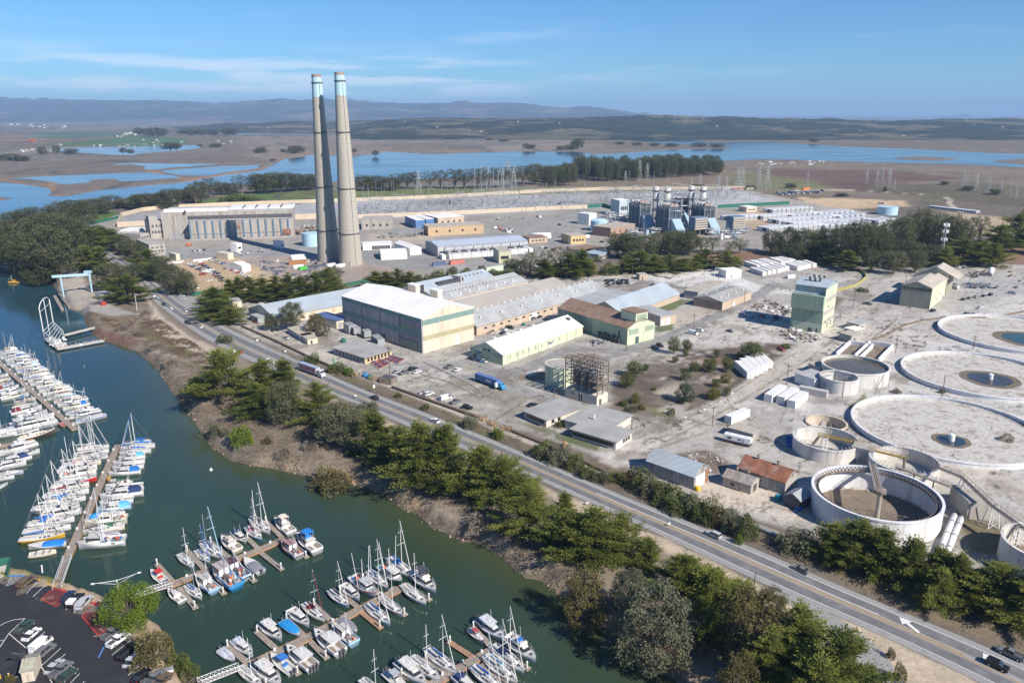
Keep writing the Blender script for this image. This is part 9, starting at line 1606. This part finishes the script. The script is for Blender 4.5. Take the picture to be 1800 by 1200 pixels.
heap('rock_edging','row of white edging rocks along the orchard roadside',[(1195,738),(1240,712),(1300,686),(1303,690),(1243,718),(1198,742)],130,.3,[('rock',M_TWALL2)],cat='rocks',smin=.25,smax=.7);heap('litter_plot','rubbish strewn plot behind the corrugated shed',[(1195,800),(1240,790),(1288,815),(1258,836)],60,.4,[('debris',M_WHITE),('scrap',M_RUSTST)],cat='rubbish',smin=.15,smax=.5)
# houses and farm buildings far away
def far_house(x,y,w,h_,m,r,lab,grp=None,p=None,s_=0):
    if p is None: p=P(x,y);s_=w*MPX(x,y);hh=h_*MPX(x,y)
    else: hh=s_*.45
    t=empty('farm_building',p,rnd.uniform(-.3,.3),lab,'house',grp);MB().box(-s_/2,s_/2,0,s_*.5,0,hh*.7).build('wall',m,t);MB().xprism([(-.5,hh*.7),(s_*.25,hh),(s_*.5+.5,hh*.7)],-s_/2-.3,s_/2+.3).build('roof',r,t)
far_house(338,354,16,9,mat('pink wall',(.45,.24,.19),.8),M_BRNROOF,'salmon pink house among the slough shore trees');far_house(284,362,10,9,M_WHITE,M_GROOF,'white house among the slough shore trees');far_house(305,356,8,6,M_WHITE,M_GROOF,'small white barn beside the slough shore trees');far_house(55,249,10,6,mat('brick red wall',(.42,.10,.05),.8),M_BRNROOF,'red farmhouse far across the marsh')
for i in range(70):
    c=i % 5;x,y= [(rnd.uniform(25,90),rnd.uniform(262,268)),(rnd.uniform(90,290),rnd.uniform(254,258)),(rnd.uniform(250,410),rnd.uniform(246,256)),(rnd.uniform(205,240),rnd.uniform(233,242)),(rnd.uniform(0,120),rnd.uniform(218,226))][c];far_house(x,y,rnd.uniform(2.5,5.5),rnd.uniform(1.1,1.9),*rnd.choice([(M_WHITE,M_WROOF),(M_CREAM,M_GROOF),(M_CONC,M_TROOF)]),'pale farm building in the far cluster beyond the marsh','far farm buildings')
for i in range(46):
    X,Y,Z,T=HILLS['wooded_hills' if i < 34 else 'low_hills'];r_,c_=rnd.randrange(int(len(X)*.12),int(len(X)*.62)),rnd.randrange(X.shape[1]);far_house(0,0,0,0,M_CONC,M_TROOF,'tiny pale house among the trees of the far hills','houses on the far hills',Vector((X[r_,c_],Y[r_,c_],Z[r_,c_])),rnd.uniform(7,14))
for i in range(24): far_house(rnd.uniform(1330,1450),rnd.uniform(284,290),rnd.uniform(3,8),rnd.uniform(1.2,2.0),*rnd.choice([(M_WHITE,M_WROOF),(M_CREAM,M_GROOF),(M_CONC,M_TROOF)]),'low pale ranch building on the far slough shore','far ranch buildings')
# street lamps, signs and small fittings at the marina
def lamp(px,py,ty,label,arms,m=M_WMETAL):
    p=P(px,py);hh=H(px,py,ty);t=empty('street_lamp',p,0,label,'lamp');MB().tube((0,0,0),(0,0,hh),.16,.1,n=8).build('pole',m,t)
    for a in arms: mb=MB();d=Vector((math.cos(a[0])*a[1],math.sin(a[0])*a[1],a[2]));q=Vector((0,0,hh*.93));mb.tube(q,q+d,.08,.06,n=5).tube(q-Vector((0,0,1.1)),q+d*.8,.05,n=4);o=mb.build('arm',m,t);e=q+d;MB().box(e.x-.4,e.x+.4,e.y-.25,e.y+.25,e.z-.12,e.z+.1).build('lamp_head',m,o)
lamp(209,1042,1018,'tall white twin armed lamp behind the bright green tree',((R(15),5.5,1.4),(R(200),5.5,.3)));lamp(50,1185,1146,'dark lamp post with one arm in the car park',((R(180),2.2,.2),),M_DSTEEL);lamp(1256,490,470,'grey lamp post beside the oval yard',((0,2,.2),));lamp(241,545,515,'green topped lamp on the gantry access road',((0,1.5,.1),));lamp(686,672,605,'tall grey lamp on the rail line above the court',((0,.8,.1),),M_STEEL)
for i,(x,y,ty) in enumerate(((143,612,604),(587,650,630),(570,640,636),(414,630,614),(453,604,596),(502,622,616),(625,700,694),(658,690,676),(1032,888,882),(1176,925,918))): p=P(x,y);t=empty('road_sign',p,R(30),['white marker post on the bluff','small green road sign above the lorry','low white marker by the lorry','white sign in the trees by the red car','white verge marker at the long bend','second white verge marker along the bend','white marker on the weedy verge','white T sign on the weedy verge','white marker below the hedge','white marker by the verge bushes'][i],'sign');hh=max(1.2,H(x,y,ty));MB().tube((0,0,0),(0,0,hh),.07,n=5).build('post',M_STEEL,t);MB().box(-.45,.45,-.04,.04,hh*.6,hh).build('plate',mat('green sign',(.04,.25,.18),.5) if i == 1 else M_WHITE,t)
q=House('ticket_hut','beige hut with a stone roof in the car park corner',(30,1175),(40,1200),(62,1196),3.0,1.0,'R',M_CREAM,mat('lichen stone roof',(.36,.35,.27),.9,vary=.4,scale=1.5),'hut',over=.3);q.fbox('R',q.LX*.4,q.LX*.6,.05,2.2,'door',M_TAN)
t=wall_line('mesh_fence','green mesh fence round the bin yard at the left edge',[(-30,1010),(-4,993),(20,989),(13,1014)],2.0,.12,M_GREENTARP,'fence');flat_poly('bin_pad',[(-30,1014),(-4,996),(18,991),(12,1014),(0,1022),(-20,1024)],mat('pale concrete pad',(.5,.46,.38),.9),.09,'pale concrete bin pad at the left edge of the car park','pad')
for i,(x,y) in enumerate(((176,1061),(179,1062),(182,1063),(219,1112),(16,1190),(1,1192))): p=P(x,y);t=empty('bollard',p,0,'yellow bollard at the edge of the marina car park','bollard','yellow bollards');MB().tube((0,0,0),(0,0,1.1),.16,n=8).build('post',mat('yellow bollard paint',(.62,.42,.03),.5),t);MB().tube((0,0,1.1),(0,0,1.2),.16,.05,n=8).build('cap',M_WMETAL,t)
p=P(74,1003,0);t=empty('mooring_post',p,.2,'white post on the grassy car park point','post');MB().tube((0,0,-.5),(.15,0,1.6),.18,n=8).build('post',M_WMETAL,t);MB().tube((.15,0,1.6),(.16,0,1.75),.22,n=8).build('cap',M_WMETAL,t)
p=P(297,1178,0);t=empty('hatch_box',p,.5,'white utility box on the marina shore path','box');MB().box(-.9,.9,-.7,.7,0,.5).build('body',M_WMETAL,t);MB().box(-.95,.95,-.75,.75,.503,.58).build('lid',M_STEEL,t)
# dark low bunds round basins, fallen logs
wall_line('bund','low dark rubble bund round the farthest basin',[(1525,602),(1560,588),(1590,572),(1620,564),(1660,559),(1730,559),(1760,556),(1800,548)],.7,1.4,M_SLUDGE,'bund')
wall_line('rail_fence','low pipe rail between the parked cars',[(745,637),(780,652),(830,678),(845,688)],.35,.3,M_CONC,'kerb');wall_line('rail_fence','low kerb before the works car park',[(725,653),(790,672),(840,696)],.3,.3,M_CONC,'kerb');wall_line('log','long fallen log on the pale yard',[(1154,487),(1168,487.5),(1180,490)],.8,1.0,M_WOOD,'log')

# tan rocks along the foot of the harbour bank, beyond counting
sp_= [P(a,b,WATER_Z) for a,b in SHORE_FAR[15:]];mb=MB()
for u,v in zip(sp_,sp_[1:]):
    L_= (v-u).length;d= (v-u)/max(L_,.01);nn=Vector((-d.y,d.x,0))
    for k in range(int(L_*.9)):
        q=u.lerp(v,rnd.random())+nn*rnd.uniform(-.8,2.6);z=float(ground_z(np.array([q.x]),np.array([q.y]))[0][0])
        if z < WATER_Z-.25 or z > -1: continue
        r_=rnd.uniform(.2,.6);i0=len(mb.v);mb.tube((q.x,q.y,z-.3),(q.x+rnd.uniform(-.4,.4),q.y+rnd.uniform(-.4,.4),z+r_*.8),r_,r_*.5,n=5);mb.v[i0:] = [(x+rnd.uniform(-.2,.2)*r_,y+rnd.uniform(-.2,.2)*r_,zz) for x,y,zz in mb.v[i0:]]
tag(mb.build('shore_rocks',M_ROCK),'tan rocks along the foot of the harbour bank','rocks',kind='stuff')
# HAZE
hz=MB().box(-40000,40000,-600,36000,-16,620)
mh=bpy.data.materials.new('coastal haze');mh.use_nodes=True;t=mh.node_tree;t.nodes.remove(t.nodes['Principled BSDF'])
pv=t.nodes.new('ShaderNodeVolumePrincipled');pv.inputs['Color'].default_value= (.42,.66,1.0,1);pv.inputs['Density'].default_value=5.5e-5;pv.inputs['Anisotropy'].default_value=.0
t.links.new(pv.outputs[0],t.nodes['Material Output'].inputs['Volume'])
hzo=tag(hz.build('haze',mh),'thin blue coastal haze over the far country','haze',kind='stuff')
